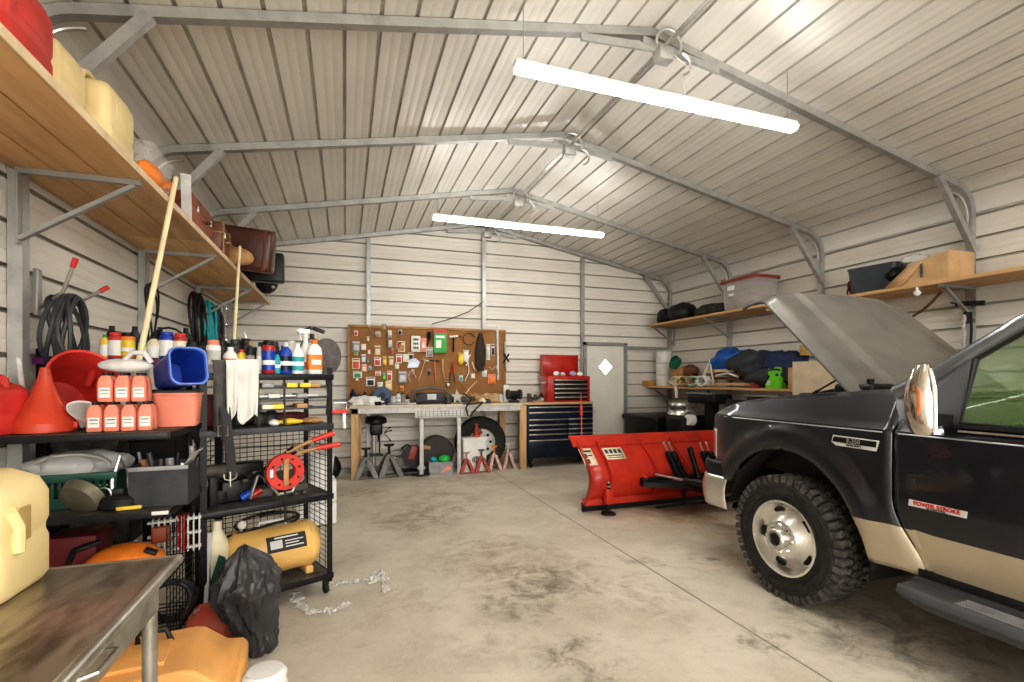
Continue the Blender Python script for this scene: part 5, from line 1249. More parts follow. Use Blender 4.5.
# --- under the bench
t = T('drill_press', 'black drill press standing on the floor under the workbench', 'drill press', (X(376, 7.95), 7.95, 0))
mb = MB(); mb.box((0, -.02, .02), (.26, .36, .04), bev=.01); mb.out('base', BLACK, t)
mb = MB(); mb.cyl((-.03, .03, .04), (-.03, .03, .74), .028, n=16); mb.out('column', STEEL, t)
mb = MB(); mb.cyl((.05, -.08, .3), (.05, -.08, .74), .012, n=10); mb.out('rack_rod', DGREY, t)
mb = MB(); mb.box((0, -.06, .32), (.2, .2, .02), bev=.005); mb.out('work_table', DGREY, t)
mb = MB(); mb.lathe([(.13, 0), (.165, .02), (.165, .07), (.13, .11), (.05, .125)], Tr(0, -.02, .80), 26); mb.box((0, -.04, .72), (.18, .20, .18), bev=.03); mb.cyl((.03, -.12, .64), (.03, -.12, .54), .02, .012, n=12); mb.out('head', BLACK, t)
for a in (.4, 2.5, 4.6):
    mb = MB(); c = Vector((.12, -.10, .66)); d = Vector((.03, -.12*math.cos(a), .12*math.sin(a)+.0)); mb.cyl(c, c+d+Vector((.06, 0, 0)), .006, n=8); mb.sph(c+d+Vector((.06, 0, 0)), .014, 8, 6); mb.out('feed_lever', BLACK, t)
def jack_stand(lab, px, y, h, w_, m, grp=None, postm=None, rz=0, adj=.5):
    t = T('jack_stand', lab, 'jack stand', (X(px, y), y, 0), rz, grp)
    for sx in (-1, 1):
        for sy in (-1, 1):
            mb = MB(); mb.loft([[(sx*w_*a+q[0]*b, sy*w_*.8*a+q[1]*b, z) for q in ((-1, -1), (1, -1), (1, 1), (-1, 1))] for a, b, z in ((.5, w_*.09, 0), (.42, w_*.14, h*.12), (.10, w_*.10, h*.62))]); mb.out('leg', m, t)
    mb = MB()
    for sx in (-1, 1): mb.bar((sx*w_*.48, -w_*.4, .012), (sx*w_*.48, w_*.4, .012), .02, .012)
    for sy in (-1, 1): mb.bar((-w_*.48, sy*w_*.4, .012), (w_*.48, sy*w_*.4, .012), .02, .012)
    mb.out('base_frame', m, t)
    mb = MB(); mb.box((0, 0, h*.62), (w_*.26, w_*.22, h*.14), bev=.004); mb.out('collar', m, t)
    mb = MB(); mb.cyl((0, 0, h*.5), (0, 0, h*.93), w_*.07, n=12); mb.loft([[(-w_*.18, -w_*.08, h*.93), (w_*.18, -w_*.08, h*.93), (w_*.18, w_*.08, h*.93), (-w_*.18, w_*.08, h*.93)], [(-w_*.26, -w_*.10, h), (w_*.26, -w_*.10, h), (w_*.26, w_*.10, h), (-w_*.26, w_*.10, h)]]); mb.out('saddle_post', postm or m, t)
    mb = MB(); mb.cyl((w_*.12, 0, h*.62), (w_*.34, -.02, h*.56), .006, n=8); mb.out('lever', STEEL, t)
    return t
HG = mat('hammered_grey', (.15, .145, .13), .45, .3, .15, 15)
jack_stand('large grey jack stand at the left leg of the workbench', 366, 7.72, .46, .30, HG, postm=BLACK)
jack_stand('large grey jack stand in front of the drill press', 389, 7.74, .50, .32, HG, postm=BLACK, rz=.15)
RS = mat('rusty_red_paint', (.36, .06, .035), .5, .1, .2, 15); RP = mat('worn_pink_steel', (.55, .38, .33), .45, .3, .15, 15)
jack_stand('small red jack stand left before the white parts washer', 466.5, 7.64, .33, .21, RS, postm=RP)
jack_stand('small red jack stand right before the white parts washer', 481.5, 7.66, .36, .22, RS, postm=DIRTY)
jack_stand('small pale topped jack stand in front of the spare wheel', 494, 7.74, .40, .20, RP, postm=ORANGE)
jack_stand('small jack stand beside the right bench leg', 508, 7.80, .42, .20, RP, postm=LGREY)
t = T('chop_saw', 'black and red cut off saw on the floor under the workbench', 'saw', (X(414, 7.85), 7.85, 0))
mb = MB(); mb.box((0, 0, .03), (.46, .34, .06), bev=.01); mb.out('base', BLACK, t)
mb = MB(); mb.cyl((-.02, -.03, .28), (-.02, .03, .28), .17, n=30); mb.out('blade_guard', BLACK, t)
mb = MB(); mb.box((-.02, -.04, .33), (.12, .03, .22), M=Ry(.3), bev=.03); mb.out('red_cover', mat('brown_red_paint', (.30, .05, .03), .4), t)
mb = MB(); mb.cyl((.02, .02, .22), (.02, .2, .24), .07, n=18); mb.out('motor', DGREY, t)
mb = MB(); mb.tube([(-.02, 0, .43), (-.12, 0, .46), (-.20, 0, .40)], .016, 8); mb.out('handle', BLKP, t)
mb = MB(); mb.box((.10, -.12, .1), (.12, .03, .10), M=Ry(.6), bev=.01); mb.out('fence', STEEL, t)
coil('electric_cord', 'dark cord coiled on the floor in front of the cut off saw', 'cord', (X(421, 7.62), 7.62, .018), .12, 2, RUB, .012, .8, 'z', 3, .0)
mb = MB(); mb.cyl((X(396, 8.0)-.1, 8.0, .30), (X(396, 8.0)+.26, 8.0, .32), .06, n=18); tag(mb.out('grey_pipe', GREY), 'short grey pipe behind the cut off saw', 'pipe')
t = T('dark_drum', 'dark round drum lying under the white metal stand', 'drum', (X(436, 8.0), 7.98, 0))
mb = MB(); mb.lathe([(.10, -.1), (.26, -.09), (.28, -.07), (.28, .07), (.26, .09), (.1, .1)], Tr(0, 0, .30) @ Rx(PI/2) @ Rz(.2), 36); mb.out('drum', mat('dark_umber_metal', (.055, .045, .038), .6, .1), t)
mb = MB(); mb.box((-.17, -.12, .40), (.12, .02, .06), M=Ry(.2), bev=.008); mb.out('label', TANL, t)
mb = MB(); mb.box((0, .0, .02), (.3, .2, .04)); mb.out('cradle', BLACK, t)
p = Vector((X(440, 7.70), 7.70, 0)); t = T('battery_box', 'grey open box with an orange flash under the white metal stand', 'box', p, -.05)
mb = MB(); w_, d_, h_ = .36, .22, .20
mb.box((0, 0, .006), (w_, d_, .012))
for q in (-1, 1): mb.box((0, q*d_/2, h_/2), (w_, .008, h_)); mb.box((q*w_/2, 0, h_/2), (.008, d_, h_))
mb.out('box', GREY, t)
mb = MB(); mb.prism([(-.02, .03), (.15, .09), (.16, .13), (.10, .14), (.03, .07)], .003, Tr(0, -d_/2-.004, 0) @ Rx(PI/2)); mb.out('orange_flash', CORAL, t)
mb = MB(); mb.blob(p+Vector((.06, 0, .23)), (.09, .08, .06), .2, 8, 3, 20, 12); tag(mb.out('green_bag', mat('bright_green_plastic', (.03, .5, .06), .4)), 'bright green bundle in the grey box under the bench', 'bundle')
mb = MB(); mb.blob(p+Vector((-.10, 0, .22)), (.05, .06, .06), .2, 8, 4, 16, 10); tag(mb.out('teal_bag', TEAL), 'teal bundle in the grey box under the bench', 'bundle')

def wheel(t, R_, W_, rim, facing, tyre=TREAD, treads=0, cx=0, front=True):
    """tyre + rim about the local x axis, outer face toward -x (facing=-1)"""
    f = facing
    M = Ry(PI/2) if f > 0 else Ry(-PI/2)
    mb = MB(); r0 = rim
    pr = [(r0*.98, -W_*.42), (r0*1.04, -W_*.47), (R_*.80, -W_*.52), (R_*.93, -W_*.46), (R_*.985, -W_*.38), (R_, -W_*.2), (R_, W_*.2), (R_*.985, W_*.38), (R_*.93, W_*.46), (R_*.80, W_*.52), (r0*1.04, W_*.47), (r0*.98, W_*.42)]
    mb.lathe(pr, M, 72, cap=False); ty = mb.out('tyre', tyre, t)
    return ty
t = T('spare_wheel', 'spare truck wheel with pale steel rim leaning under the workbench', 'wheel', (X(480, 8.0), 7.98, .44), 0, None, (0, 0, PI/2))
wheel(t, .43, .24, .235, 1)
mb = MB(); mb.lathe([(.235, -.05), (.24, -.10), (.225, -.10), (.21, -.05), (.13, -.03), (.08, -.07), (.02, -.07)], Ry(PI/2), 40); mb.out('rim', LGREY, t)
for k in range(8):
    a = k*PI/4; mb = MB(); mb.cyl((-.040, .165*math.cos(a), .165*math.sin(a)), (-.052, .165*math.cos(a), .165*math.sin(a)), .026, n=12); mb.out('rim_hole', BLACK, t)
p = Vector((X(473.5, 7.80), 7.80, 0)); t = T('parts_washer', 'white square bin with a round dark emblem under the workbench', 'bin', p)
mb = MB(); mb.loft([[(a*k, b*k, z) for a, b in rrect(.40, .22, .03)] for k, z in ((.94, 0), (1, .52))]); mb.out('bin', WHT, t)
mb = MB(); mb.loft([[(a, b, z) for a, b in rrect(.43, .25, .03)] for z in (.52, .55)]); mb.out('lid', WHT, t)
mb = MB(); mb.lathe([(.001, 0), (.085, 0), (.085, .003), (.001, .003)], Tr(.03, -.111, .19) @ Rx(PI/2) @ Matrix.Scale(.72, 4, (0, 1, 0)), 28); e = mb.out('emblem', BLKP, t)
mb = MB(); mb.lathe([(.060, 0), (.072, 0), (.072, .0015), (.060, .0015), (.060, 0)], Tr(.03, -.1145, .19) @ Rx(PI/2) @ Matrix.Scale(.72, 4, (0, 1, 0)), 28, cap=False)
for q in (-.03, 0, .03): mb.box((.03+q, -.115, .19), (.012, .002, .045))
mb.prism([(-.03, .12), (.09, .12), (.03, .05)], .002, Tr(0, -.113, 0) @ Rx(PI/2)); mb.out('emblem_print', LGREY, e)
t = T('bottle_jack', 'rusty red hydraulic jack standing on the white bin', 'jack', p+Vector((.05, 0, .551)))
mb = MB(); mb.box((0, 0, .015), (.12, .11, .03), bev=.006); mb.cyl((0, 0, .03), (0, 0, .15), .045, n=20); mb.cyl((0, 0, .15), (0, 0, .19), .022, n=14); mb.lathe([(.03, .19), (.032, .21), (.01, .212)], n=16); mb.out('cylinder', mat('rust_red', (.48, .09, .04), .45, .1, .2, 12), t)
mb = MB(); mb.cyl((.06, 0, .03), (.07, 0, .12), .014, n=10); mb.out('pump', mat('rust_red'), t) if 0 else mb.out('pump', RS, t)
mb = MB(); mb.blob((X(340, 7.9)-.1, 7.9, .16), (.12, .14, .17), .2, 7, 4, 20, 12, flat=.001); tag(mb.out('black_bundle', BLKP), 'black bundle on the floor left of the workbench', 'bundle')

# --- putty door
dx0, dx1, dz1 = X(586, 8.17), X(623, 8.17), zb(346, 604, 8.17)
def dst(name, mb, m, parent=None, **k):
    return st(name, mb, m, parent, **k)
mb = MB(); yd = 8.17
c = Vector(((dx0+dx1)/2, yd, 0)); dzm = zb(367, 604, yd); s_ = .155
# door leaf with a diamond hole: four polygons around the hole
W_, H_ = dx1-dx0, dz1
pts_o = [(-W_/2, 0), (W_/2, 0), (W_/2, H_), (-W_/2, H_)]
dm = [(0, dzm-s_*1.05), (s_, dzm), (0, dzm+s_*1.05), (-s_, dzm)]
for yy in (yd-.02, yd+.02):
    vs = [(c.x+a, yy, b) for a, b in pts_o+dm]
    mb.add(vs, [(0, 1, 5, 4), (1, 2, 6, 5), (2, 3, 7, 6), (3, 0, 4, 7)])
    mb.add([(c.x+a, yd-.02, b) for a, b in dm]+[(c.x+a, yd+.02, b) for a, b in dm], [(0, 1, 5, 4), (1, 2, 6, 5), (2, 3, 7, 6), (3, 0, 4, 7)]) if yy > yd else None
door = dst('door_1', mb, DOORP)
mb = MB(); mb.prism([(a, b) for a, b in dm], .008, Tr(c.x, yd+.01, 0) @ Rx(PI/2)); dst('window_pane', mb, SKYG, door, world=True)
mb = MB(); o2 = [(a*1.0, dzm+(b-dzm)*1.0) for a, b in dm]
for a, b in zip(o2, o2[1:]+o2[:1]): mb.bar((c.x+a[0], yd-.024, a[1]), (c.x+b[0], yd-.024, b[1]), .022, .014)
dst('window_trim', mb, DOORP, door, world=True)
mb = MB(); mb.lathe([(.012, 0), (.012, .03), (.028, .04), (.03, .06), (.02, .07)], Tr(c.x-W_/2+.07, yd-.02, 1.0) @ Rx(PI/2), 18); dst('door_handle', mb, STEEL, door, world=True)
mb = MB(); 
for q in (-1, 1): mb.box((c.x+q*(W_/2+.035), yd-.01, H_/2+.02), (.06, .08, H_+.08))
mb.box((c.x, yd-.01, H_+.035), (W_+.13, .08, .06)); st('trim_3', mb, GALVD)

# ================================================================ SNOW PLOW
x0, x1 = 2.53, 5.06
t = T('snow_plow', 'bright red snow plow blade standing on the floor before the truck', 'snow plow', ((x0+x1)/2, 4.9, 0))
def blade(v):   # v 0..1 bottom to top -> (y, z)
    z = .09+.69*v; y = 4.94-.15*math.sin(min(1, v*1.12)*PI)*.95+.20*max(0, v-.45)**1.4/.55**1.4*.9
    return y, z
mb = MB(); mb.grid(lambda u, v: (x0+(x1-x0)*u, *blade(v)), 12, 20); mb.out('blade', PLOW, t, world=True, solid=.012)
yt, zt = blade(1)
mb = MB(); mb.loft([[(x, yt+a, zt+b) for a, b in ((-.055, -.055), (-.05, -.065), (.02, -.0), (.09, .045), (.08, .055), (.0, .012))] for x in (x0-.06, x1+.06)]); mb.out('top_flange', PLOW, t, world=True)
mb = MB(); mb.box(((x0+x1)/2, 4.92, .12), (x1-x0, .10, .07), bev=.006); mb.box(((x0+x1)/2, 4.88, .155), (x1-x0, .05, .012)); mb.out('bottom_channel', PLOW, t, world=True)
mb = MB(); mb.box(((x0+x1)/2, 4.955, .055), (x1-x0+.02, .018, .10), M=Rx(-.15)); mb.out('cutting_edge', BLACK, t, world=True)
def rib(x, w_=.018, d_=.085):
    mb = MB(); o = []; i_ = []
    for k in range(15):
        y, z = blade(k/14); i_.append((y-.004, z)); o.append((y-d_*(.5+.5*math.sin(PI*k/14)), z))
    mb.prism(o+i_[::-1], w_, Matrix(((0, 0, 1, x-w_/2), (1, 0, 0, 0), (0, 1, 0, 0), (0, 0, 0, 1)))); mb.out('rib', PLOW, t, world=True)
for x in (x0+.008, X(608, 4.83), X(653, 4.83), X(684, 4.83), 4.25, 4.6, x1-.008): rib(x)
# wear shoe
x = X(608, 4.80)
mb = MB(); mb.box((x, 4.80, .20), (.09, .10, .17), bev=.005); mb.out('shoe_bracket', PLOW, t, world=True)
mb = MB(); mb.cyl((x, 4.79, .04), (x, 4.79, .34), .017, n=12); mb.lathe([(.085, 0), (.08, .018), (.03, .035), (.02, .05)], Tr(x, 4.79, .0), 24); mb.out('shoe', BLACK, t, world=True)
mb = MB(); mb.cyl((x, 4.79, .34), (x, 4.79, .365), .012, n=10); mb.box((x, 4.79, .31), (.05, .05, .02)); mb.out('shoe_pin', STEEL, t, world=True)
# trip springs
for px0, px1 in ((664, 683), (669, 688), (700, 716), (706, 722)):
    a = at(px0, 443, 4.93); b = at(px1, 486, 4.66)
    mb = MB(); d = (b-a).normalized(); n1 = d.orthogonal().normalized(); n2 = d.cross(n1); L = (b-a).length
    q = []
    for i in range(12*14+1):
        s_ = i/(12*14); an = 2*PI*14*s_; q.append(a+d*(L*.22+L*.68*s_)+n1*.034*math.cos(an)+n2*.034*math.sin(an))
    mb.tube(q, .011, 6); mb.cyl(a+d*L*.2, a+d*L*.92, .026, n=10); sp = mb.out('trip_spring', BLACK, t, world=True)
    mb = MB(); mb.cyl(a, a+d*L*.24, .009, n=8); mb.sph(a, .016, 10, 6); mb.out('eye_bolt', STEEL, sp, world=True)
for px0, px1 in ((690, 699),):
    a = at(px0, 449, 4.84); b = at(px1, 478, 4.68); mb = MB(); mb.cyl(a, b, .032, n=16); mb.sph(a, .036, 12, 8); mb.sph(b, .036, 12, 8); mb.out('lift_ram', BLACK, t, world=True)
a = at(657, 482, 4.72); b = at(712, 486, 4.72)
mb = MB(); mb.prism([(3.15, 4.76), (4.45, 4.76), (4.45, 4.68), (4.05, 4.42), (3.55, 4.42), (3.15, 4.68)], .05, Tr(0, 0, .30)); mb.box((3.8, 4.73, .36), (1.3, .07, .06), bev=.01); mb.out('quadrant', BLACK, t, world=True)
for x in (3.2, 4.4):
    mb = MB(); mb.box((x, 4.78, .34), (.05, .16, .14), bev=.006); mb.out('pivot_ear', PLOW, t, world=True)
mb = MB(); 
for q in (-1, 1): mb.bar((3.8+q*.12, 4.5, .30), (3.8+q*.42, 3.66, .42), .06, .08)
mb.out('push_frame', BLACK, t, world=True)
for q in (-1, 1):
    mb = MB(); a = Vector((3.8+q*.48, 4.70, .42)); b = Vector((3.8+q*.40, 3.80, .46)); m_ = a.lerp(b, .5); mb.cyl(m_, b, .033, n=14); r_ = mb.out('angle_ram', BLACK, t, world=True)
    mb = MB(); mb.cyl(a, m_, .014, n=12); mb.out('chrome_rod', STEEL, r_, world=True)
mb = MB(); mb.box((3.8, 3.80, .55), (.8, .08, .10), bev=.01); mb.box((3.8, 3.78, .75), (.14, .12, .40), bev=.02); mb.out('mount_tower', BLACK, t, world=True)
mb = MB(); mb.box((3.8, 4.45, .13), (1.3, .03, .03)); mb.box((3.55, 4.5, .2), (.03, .03, .2)); mb.out('lower_bar', BLACK, t, world=True)
# decals
def decal(px0, py0, px1, py1, name, kind):
    v = .62; y, z = blade(v)
    a = at(px0, py0, 4.80); b = at(px1, py1, 4.80); cx_, w2, = (a.x+b.x)/2, b.x-a.x
    z0_, z1_ = b.z, a.z
    def bl_y(z_): return blade((z_-.09)/.69)[0]-.016
    mb = MB(); mb.grid(lambda u, q: (a.x+w2*u, bl_y(z0_+(z1_-z0_)*q), z0_+(z1_-z0_)*q), 2, 6); d = mb.out(name, CREAM, t, world=True, solid=.002)
    mb = MB(); yy = lambda z_: bl_y(z_)-.004
    def bar_(u0, u1, q0, q1): mb.grid(lambda u, q: (a.x+w2*(u0+(u1-u0)*u), yy(z0_+(z1_-z0_)*(q0+(q1-q0)*q)), z0_+(z1_-z0_)*(q0+(q1-q0)*q)), 1, 2)
    if kind == 0:
        bar_(.1, .9, .78, .9); bar_(.15, .45, .45, .7); bar_(.5, .85, .55, .62); bar_(.2, .5, .12, .38)
    else:
        for k in range(4): bar_(.08+k*.22, .24+k*.22, .52, .85)
        bar_(.1, .9, .3, .38); bar_(.1, .9, .14, .2)
    mb.out('decal_print', DGREY, d, world=True)
decal(588, 452, 601, 466, 'warning_decal', 0); decal(612, 451, 632, 460, 'brand_decal', 1)
# marker stake
mb = MB(); a = Vector((x0+.0, 5.08, .60)); p1 = at(582, 452, 4.86); p2 = at(581, 393, 5.02)
mb.cyl(p1, p2, .006, n=8); mb.out('marker_rod', RED, t, world=True)
mb = MB(); mb.cyl(p1.lerp(p2, .62), p1.lerp(p2, .78), .018, n=10); mb.cyl(p1.lerp(p2, -.02), p1.lerp(p2, .04), .016, n=10); mb.out('marker_sleeve', RED, t, world=True)

# ================================================================ RIGHT SIDE SHELVES
RX0 = 5.52; RXW = XR-.03
def rshelf(lab, y0, y1, z, m, nm='wall_shelf', brk=()):
    t = T(nm, lab, 'shelf', ((RX0+RXW)/2, (y0+y1)/2, z))
    for k in range(2):
        w2 = (RXW-RX0)/2; mb = MB(); mb.box((RX0+w2*(k+.5), (y0+y1)/2, z-.018), (w2-.006, y1-y0, .036), bev=.003); mb.out('plank', m, t, world=True)
    for y in brk:
        mb = MB(); mb.bar((RXW-.06, y, z-.05), (RX0+.03, y, z-.05), .03, .026); mb.bar((RXW-.06, y, z-.36), (RX0+.08, y, z-.05), .03, .022); mb.box((RXW-.05, y, z-.2), (.012, .035, .40)); mb.out('bracket', GALVD, t, world=True)
    return t
rz1, rz2, rz3 = 2.475, 2.545, 1.37
rshelf('high pine shelf on the right wall holding the cardboard box', 1.0, 5.28, rz1, WOOD, brk=(1.6, 3.2, 4.9))
rshelf('high pine shelf in the right back corner under the red lidded tub', 5.32, 8.05, rz2, WOOD, brk=(6.55, 8.0))
rshelf('low pine shelf in the right back corner crowded with clutter', 4.6, 8.1, rz3, WOOD, brk=(4.93, 6.55, 8.0))
def rp(px, z, x): 
    p = atx(px, 379, x); return Vector((p.x, p.y, z))
def rtop(px, py, x): return atx(px, py, x).z
# red lidded tub
p = rp(749, rz2, 5.80); t = T('storage_tub', 'large clear tub with a dark red lid on the high right shelf', 'tub', p, 0)
h_ = rtop(746, 276, 5.60)-rz2
mb = MB(); pr = rrect(.46, .70, .05)
mb.loft([[(a*k, b*k, z) for a, b in pr] for k, z in ((.86, .002), (.88, .01), (1, h_-.04))]+[[(a*k, b*k, z) for a, b in pr] for k, z in ((.98, h_-.04), (.86, .012))], cap=False); mb.out('tub', BINC, t)
mb = MB(); mb.loft([[(a*k, b*k, z) for a, b in pr] for k, z in ((1.02, h_-.05), (1.06, h_-.045), (1.06, h_-.01), (1.0, h_))]); mb.out('lid', mat('dark_red_lid', (.28, .05, .04), .45, 0, .1, 5), t)
mb = MB(); mb.box((-.232, .12, h_*.72), (.004, .14, .07)); mb.box((-.226, .12, h_*.5), (.004, .10, .03)); mb.out('label', WHT, t)
mb = MB(); mb.blob(p+Vector((0, 0, .14)), (.15, .22, .13), .15, 6, 3, 20, 12); tag(mb.out('cloth_heap', mat('dull_rose_fabric', (.42, .28, .25), .8)), 'dull rose coloured fabric heaped inside the red lidded tub', 'fabric')
for k, (px, x, s, m, lab) in enumerate(((668, 5.80, (.22, .22, .16), BLACK, 'black hard case nearest the back wall on the high right shelf'), (683, 5.75, (.24, .24, .19), BLKP, 'humped black bag on the high right shelf'), (712, 5.78, (.22, .38, .12), mat('dark_camo_fabric', (.04, .045, .035), .8, 0, .4, 14), 'dark camouflage bag left of the red lidded tub'))):
    p = rp(px, rz2, x); mb = MB(); mb.blob(p+Vector((0, 0, s[2]*.75)), s, .16, 5, k, 26, 14, flat=rz2+.001); tag(mb.out('duffel_bag', m), lab, 'bag')
p = rp(700, rz2, RX0+.05); mb = MB(); mb.box(p+Vector((.03, 0, -.06)), (.10, .5, .03), M=Ry(.1)); 
# items on the near high shelf
t = T('storage_bin', 'dark slate plastic bin on the high right shelf left of the cardboard box', 'bin', rp(880, rz1, 5.84), .15)
mb = MB(); pr = rrect(.42, .50, .05); mb.loft([[(a*k, b*k, z) for a, b in pr] for k, z in ((.90, .002), (1, .29), (1.03, .29), (1.03, .31), (.96, .31), (.84, .02))]); mb.out('bin', mat('slate_plastic', (.045, .055, .065), .45, 0, .15, 6), t)
coil('cord', 'red and black cords heaped left of the slate bin on the high right shelf', 'cord', rp(857, rz1+.10, 5.75), .08, 5, mat('dark_red_cord', (.25, .03, .03), .6), .010, 1.1, 'x', 3, .07)
mb = MB(); mb.blob(rp(899, rz1+.17, 5.80), (.16, .10, .10), .3, 7, 4, 24, 12, flat=rz1+.001); tag(mb.out('black_bag', BLACK), 'black bag squeezed between the slate bin and the cardboard box', 'bag')
mb = MB(); mb.blob(rp(917, rz1+.30, 5.88), (.16, .14, .06), .35, 8, 5, 24, 12); tag(mb.out('clear_bag', FILM), 'crumpled clear plastic sheet behind the cardboard box', 'plastic sheet')
t = T('cardboard_box', 'slumping cardboard box with an open flap on the high right shelf', 'cardboard box', rp(938, rz1, 5.78), 0)
mb = MB()
mb.loft([[(-.20, -.20, .002), (-.20, .22, .002), (.20, .22, .002), (.20, -.20, .002)], [(-.215, -.215, .285), (-.21, .16, .22), (.2, .18, .25), (.2, -.2, .30)]]); mb.out('box', CARD, t)
mb = MB(); mb.add([(-.222, .22, .0), (-.222, .38, .01), (-.215, .16, .20), (-.215, -.0, .23)], [(0, 1, 2, 3)]); mb.out('flap', CARD, t, solid=.005)
mb = MB(); mb.box((-.222, .02, .13), (.003, .025, .14)); mb.out('print', DIRTY, t)
mb = MB(); a = rp(917, rz1-.05, 5.53)
mb.lathe([(.012, .0), (.012, -.03), (.035, -.05), (.028, -.075), (.012, -.09)], Tr(a+Vector((0, 0, .012))), 16); tag(mb.out('light_bulb', WHT), 'small white lamp bulb hanging under the high right shelf', 'bulb')
t = T('wall_tool_rack', 'black tool rack bar on the right wall post under the shelf', 'tool rack', (6.0, 3.28, 2.1))
mb = MB(); a = atx(956, 304, 5.98); b_ = atx(984, 303, 5.98); mb.bar(a, b_, .03, .05)
for k in range(4): q = a.lerp(b_, k/3); mb.cyl(q, q+Vector((-.08, 0, .01)), .008, n=8)
mb.out('bar', BLACK, t, world=True)
mb = MB(); q = atx(967, 312, 5.97); mb.cyl(q, q-Vector((0, 0, .12)), .03, .02, n=12); mb.out('clip', BLKP, t, world=True)
mb = MB(); q = [atx(964+.8*math.sin(k*1.3), 315+k*3.2, 5.94) for k in range(12)]; mb.tube(q, .016, 6); tag(mb.out('white_rope', mat('pale_rope', (.66, .63, .56), .9, 0, .3, 60, .6, 90)), 'pale twisted rope hanging from the black wall rack', 'rope')
mb = MB(); mb.tube([atx(971, 312, 5.93), atx(971.5, 330, 5.93), atx(970.5, 348, 5.93)], .012, 8); tag(mb.out('black_strap', BLACK), 'black strap hanging beside the pale rope', 'strap')
mb = MB(); mb.tube([atx(943, 290, 5.62), atx(932, 302, 5.7), atx(924, 309, 5.74), atx(912, 317, 5.8)], .014, 8); tag(mb.out('brown_branch', mat('striped_brown', (.16, .08, .05), .7, 0, .4, 30)), 'dark striped stick slung below the high right shelf', 'stick')
# low shelf clutter
p = rp(663.5, rz3, 5.82)
for k in range(3):
    t = T('paint_bucket', ('bottom white bucket of the stack in the right back corner', 'middle white bucket of the stack in the right back corner', 'top white bucket of the stack in the right back corner')[k], 'bucket', p+Vector((0, 0, .225*k)))
    mb = MB(); mb.lathe([(.135, 0), (.150, .20)], n=28); mb.out('bucket', WHT, t)
    mb = MB(); mb.lathe([(.156, .195), (.158, .22), (.14, .224)], n=28); mb.out('lid', LGREY, t)
p = rp(678, rz3, 5.70); mb = MB(); mb.lathe([(.03, .0), (.115, .02), (.125, .10), (.122, .10), (.11, .03)], Tr(p+Vector((0, 0, .40))) @ Ry(-1.2), 28); tag(mb.out('green_bowl', mat('bottle_green_plastic', (.02, .16, .10), .4)), 'dark green round bowl leaning before the white buckets', 'bowl')
mb = MB(); mb.box(p+Vector((.05, 0, .18)), (.22, .26, .34), bev=.02); tag(mb.out('clutter_box', TANL), 'tan carton under the green bowl on the low right shelf', 'carton')
mb = MB(); mb.box(rp(648, rz3+.05, 5.60), (.14, .26, .10), bev=.01); tag(mb.out('wood_block', mat('orange_wood', (.52, .26, .07), .6)), 'orange brown wood block at the end of the low right shelf', 'block')
for k, (px, py, m, lab) in enumerate(((680, 376, CREAM, 'cream rope bundle nearest the white buckets'), (689, 378, TANL, 'tan rope bundle in the middle of the low right shelf'), (697, 373, mat('mint_rope', (.5, .68, .55), .8), 'mint green hose loops on the low right shelf'), (706, 377, WHT, 'white rope bundle left of the white strapped bag'))):
    q = atx(px, py, 5.60); coil('rope', lab, 'rope', (q.x, q.y, rz3+.095), .12, 7, m, .014, .62, 'x', k+1, .10)
mb = MB(); q = [atx(697, 388, 5.6), atx(703, 378, 5.56), atx(708, 366, 5.6), atx(710, 360, 5.64), atx(711, 368, 5.58), atx(714, 385, 5.54)]; mb.tube(q, .028, 8, flat=.5); tag(mb.out('white_strap', WHT), 'white plastic strap looping up on the low right shelf', 'strap')
mb = MB(); q = [atx(675, 385, 5.53), atx(676.5, 392, 5.50), atx(676, 398, 5.50)]; mb.tube(q, .025, 8, flat=.4); tag(mb.out('cloth_strip', CREAM), 'cream cloth strip hanging off the low right shelf', 'cloth')
mb = MB(); mb.blob(rp(690, rz3+.26, 5.85), (.13, .2, .14), .3, 7, 2, 24, 14); tag(mb.out('brown_bundle', LEATH), 'dark brown bundle behind the ropes on the low right shelf', 'bundle')
for k, (px, z, L, m, lab) in enumerate(((726, .26, .80, WOODL, 'long pale board on top of the low shelf pile'), (730, .20, .85, mat('brown_board', (.24, .13, .07), .7), 'brown board second from the top of the low shelf pile'), (727, .14, .7, LEATH, 'dark brown plank in the middle of the low shelf pile'), (735, .05, .8, WOODX, 'pine board at the bottom of the low shelf pile'))):
    p = rp(px, rz3+z, 5.72); mb = MB(); mb.box(p, (.22, L, .045), rz=.05*(k-1), bev=.004); tag(mb.out('board', m), lab, 'board')
mb = MB(); q = [rp(716, rz3+.18, 5.56), rp(728, rz3+.22, 5.55), rp(738, rz3+.16, 5.55)]; mb.tube(q, .016, 8); tag(mb.out('white_pipe', WHT), 'curved white pipe lying over the low shelf pile', 'pipe')
for k, (px, x, z, s, m, lab) in enumerate(((730, 5.85, .42, (.22, .36, .20), TARPB, 'bright blue tarp heaped on the low right shelf'), (757, 5.80, .34, (.24, .42, .20), JACK, 'charcoal jacket heaped on the low right shelf'), (782, 5.82, .34, (.22, .34, .22), NAVYF, 'navy jacket heaped behind the lime green jug'), (768, 5.70, .18, (.2, .4, .16), JACK, 'dark grey cloth under the jackets on the low right shelf'))):
    mb = MB(); mb.blob(rp(px, rz3+z, x), s, .38, 4.5, k+2, 40, 22, flat=rz3+.001); tag(mb.out(('tarp', 'jacket', 'jacket', 'dark_cloth')[k], m, ang=50), lab, ('tarp', 'jacket', 'jacket', 'cloth')[k])
mb = MB(); mb.cyl(rp(756, rz3+.002, 5.60), rp(756, rz3+.20, 5.60), .07, n=20); tag(mb.out('red_tin', mat('dark_red_tin', (.35, .03, .03), .4)), 'dark red tin left of the lime green jug', 'tin')
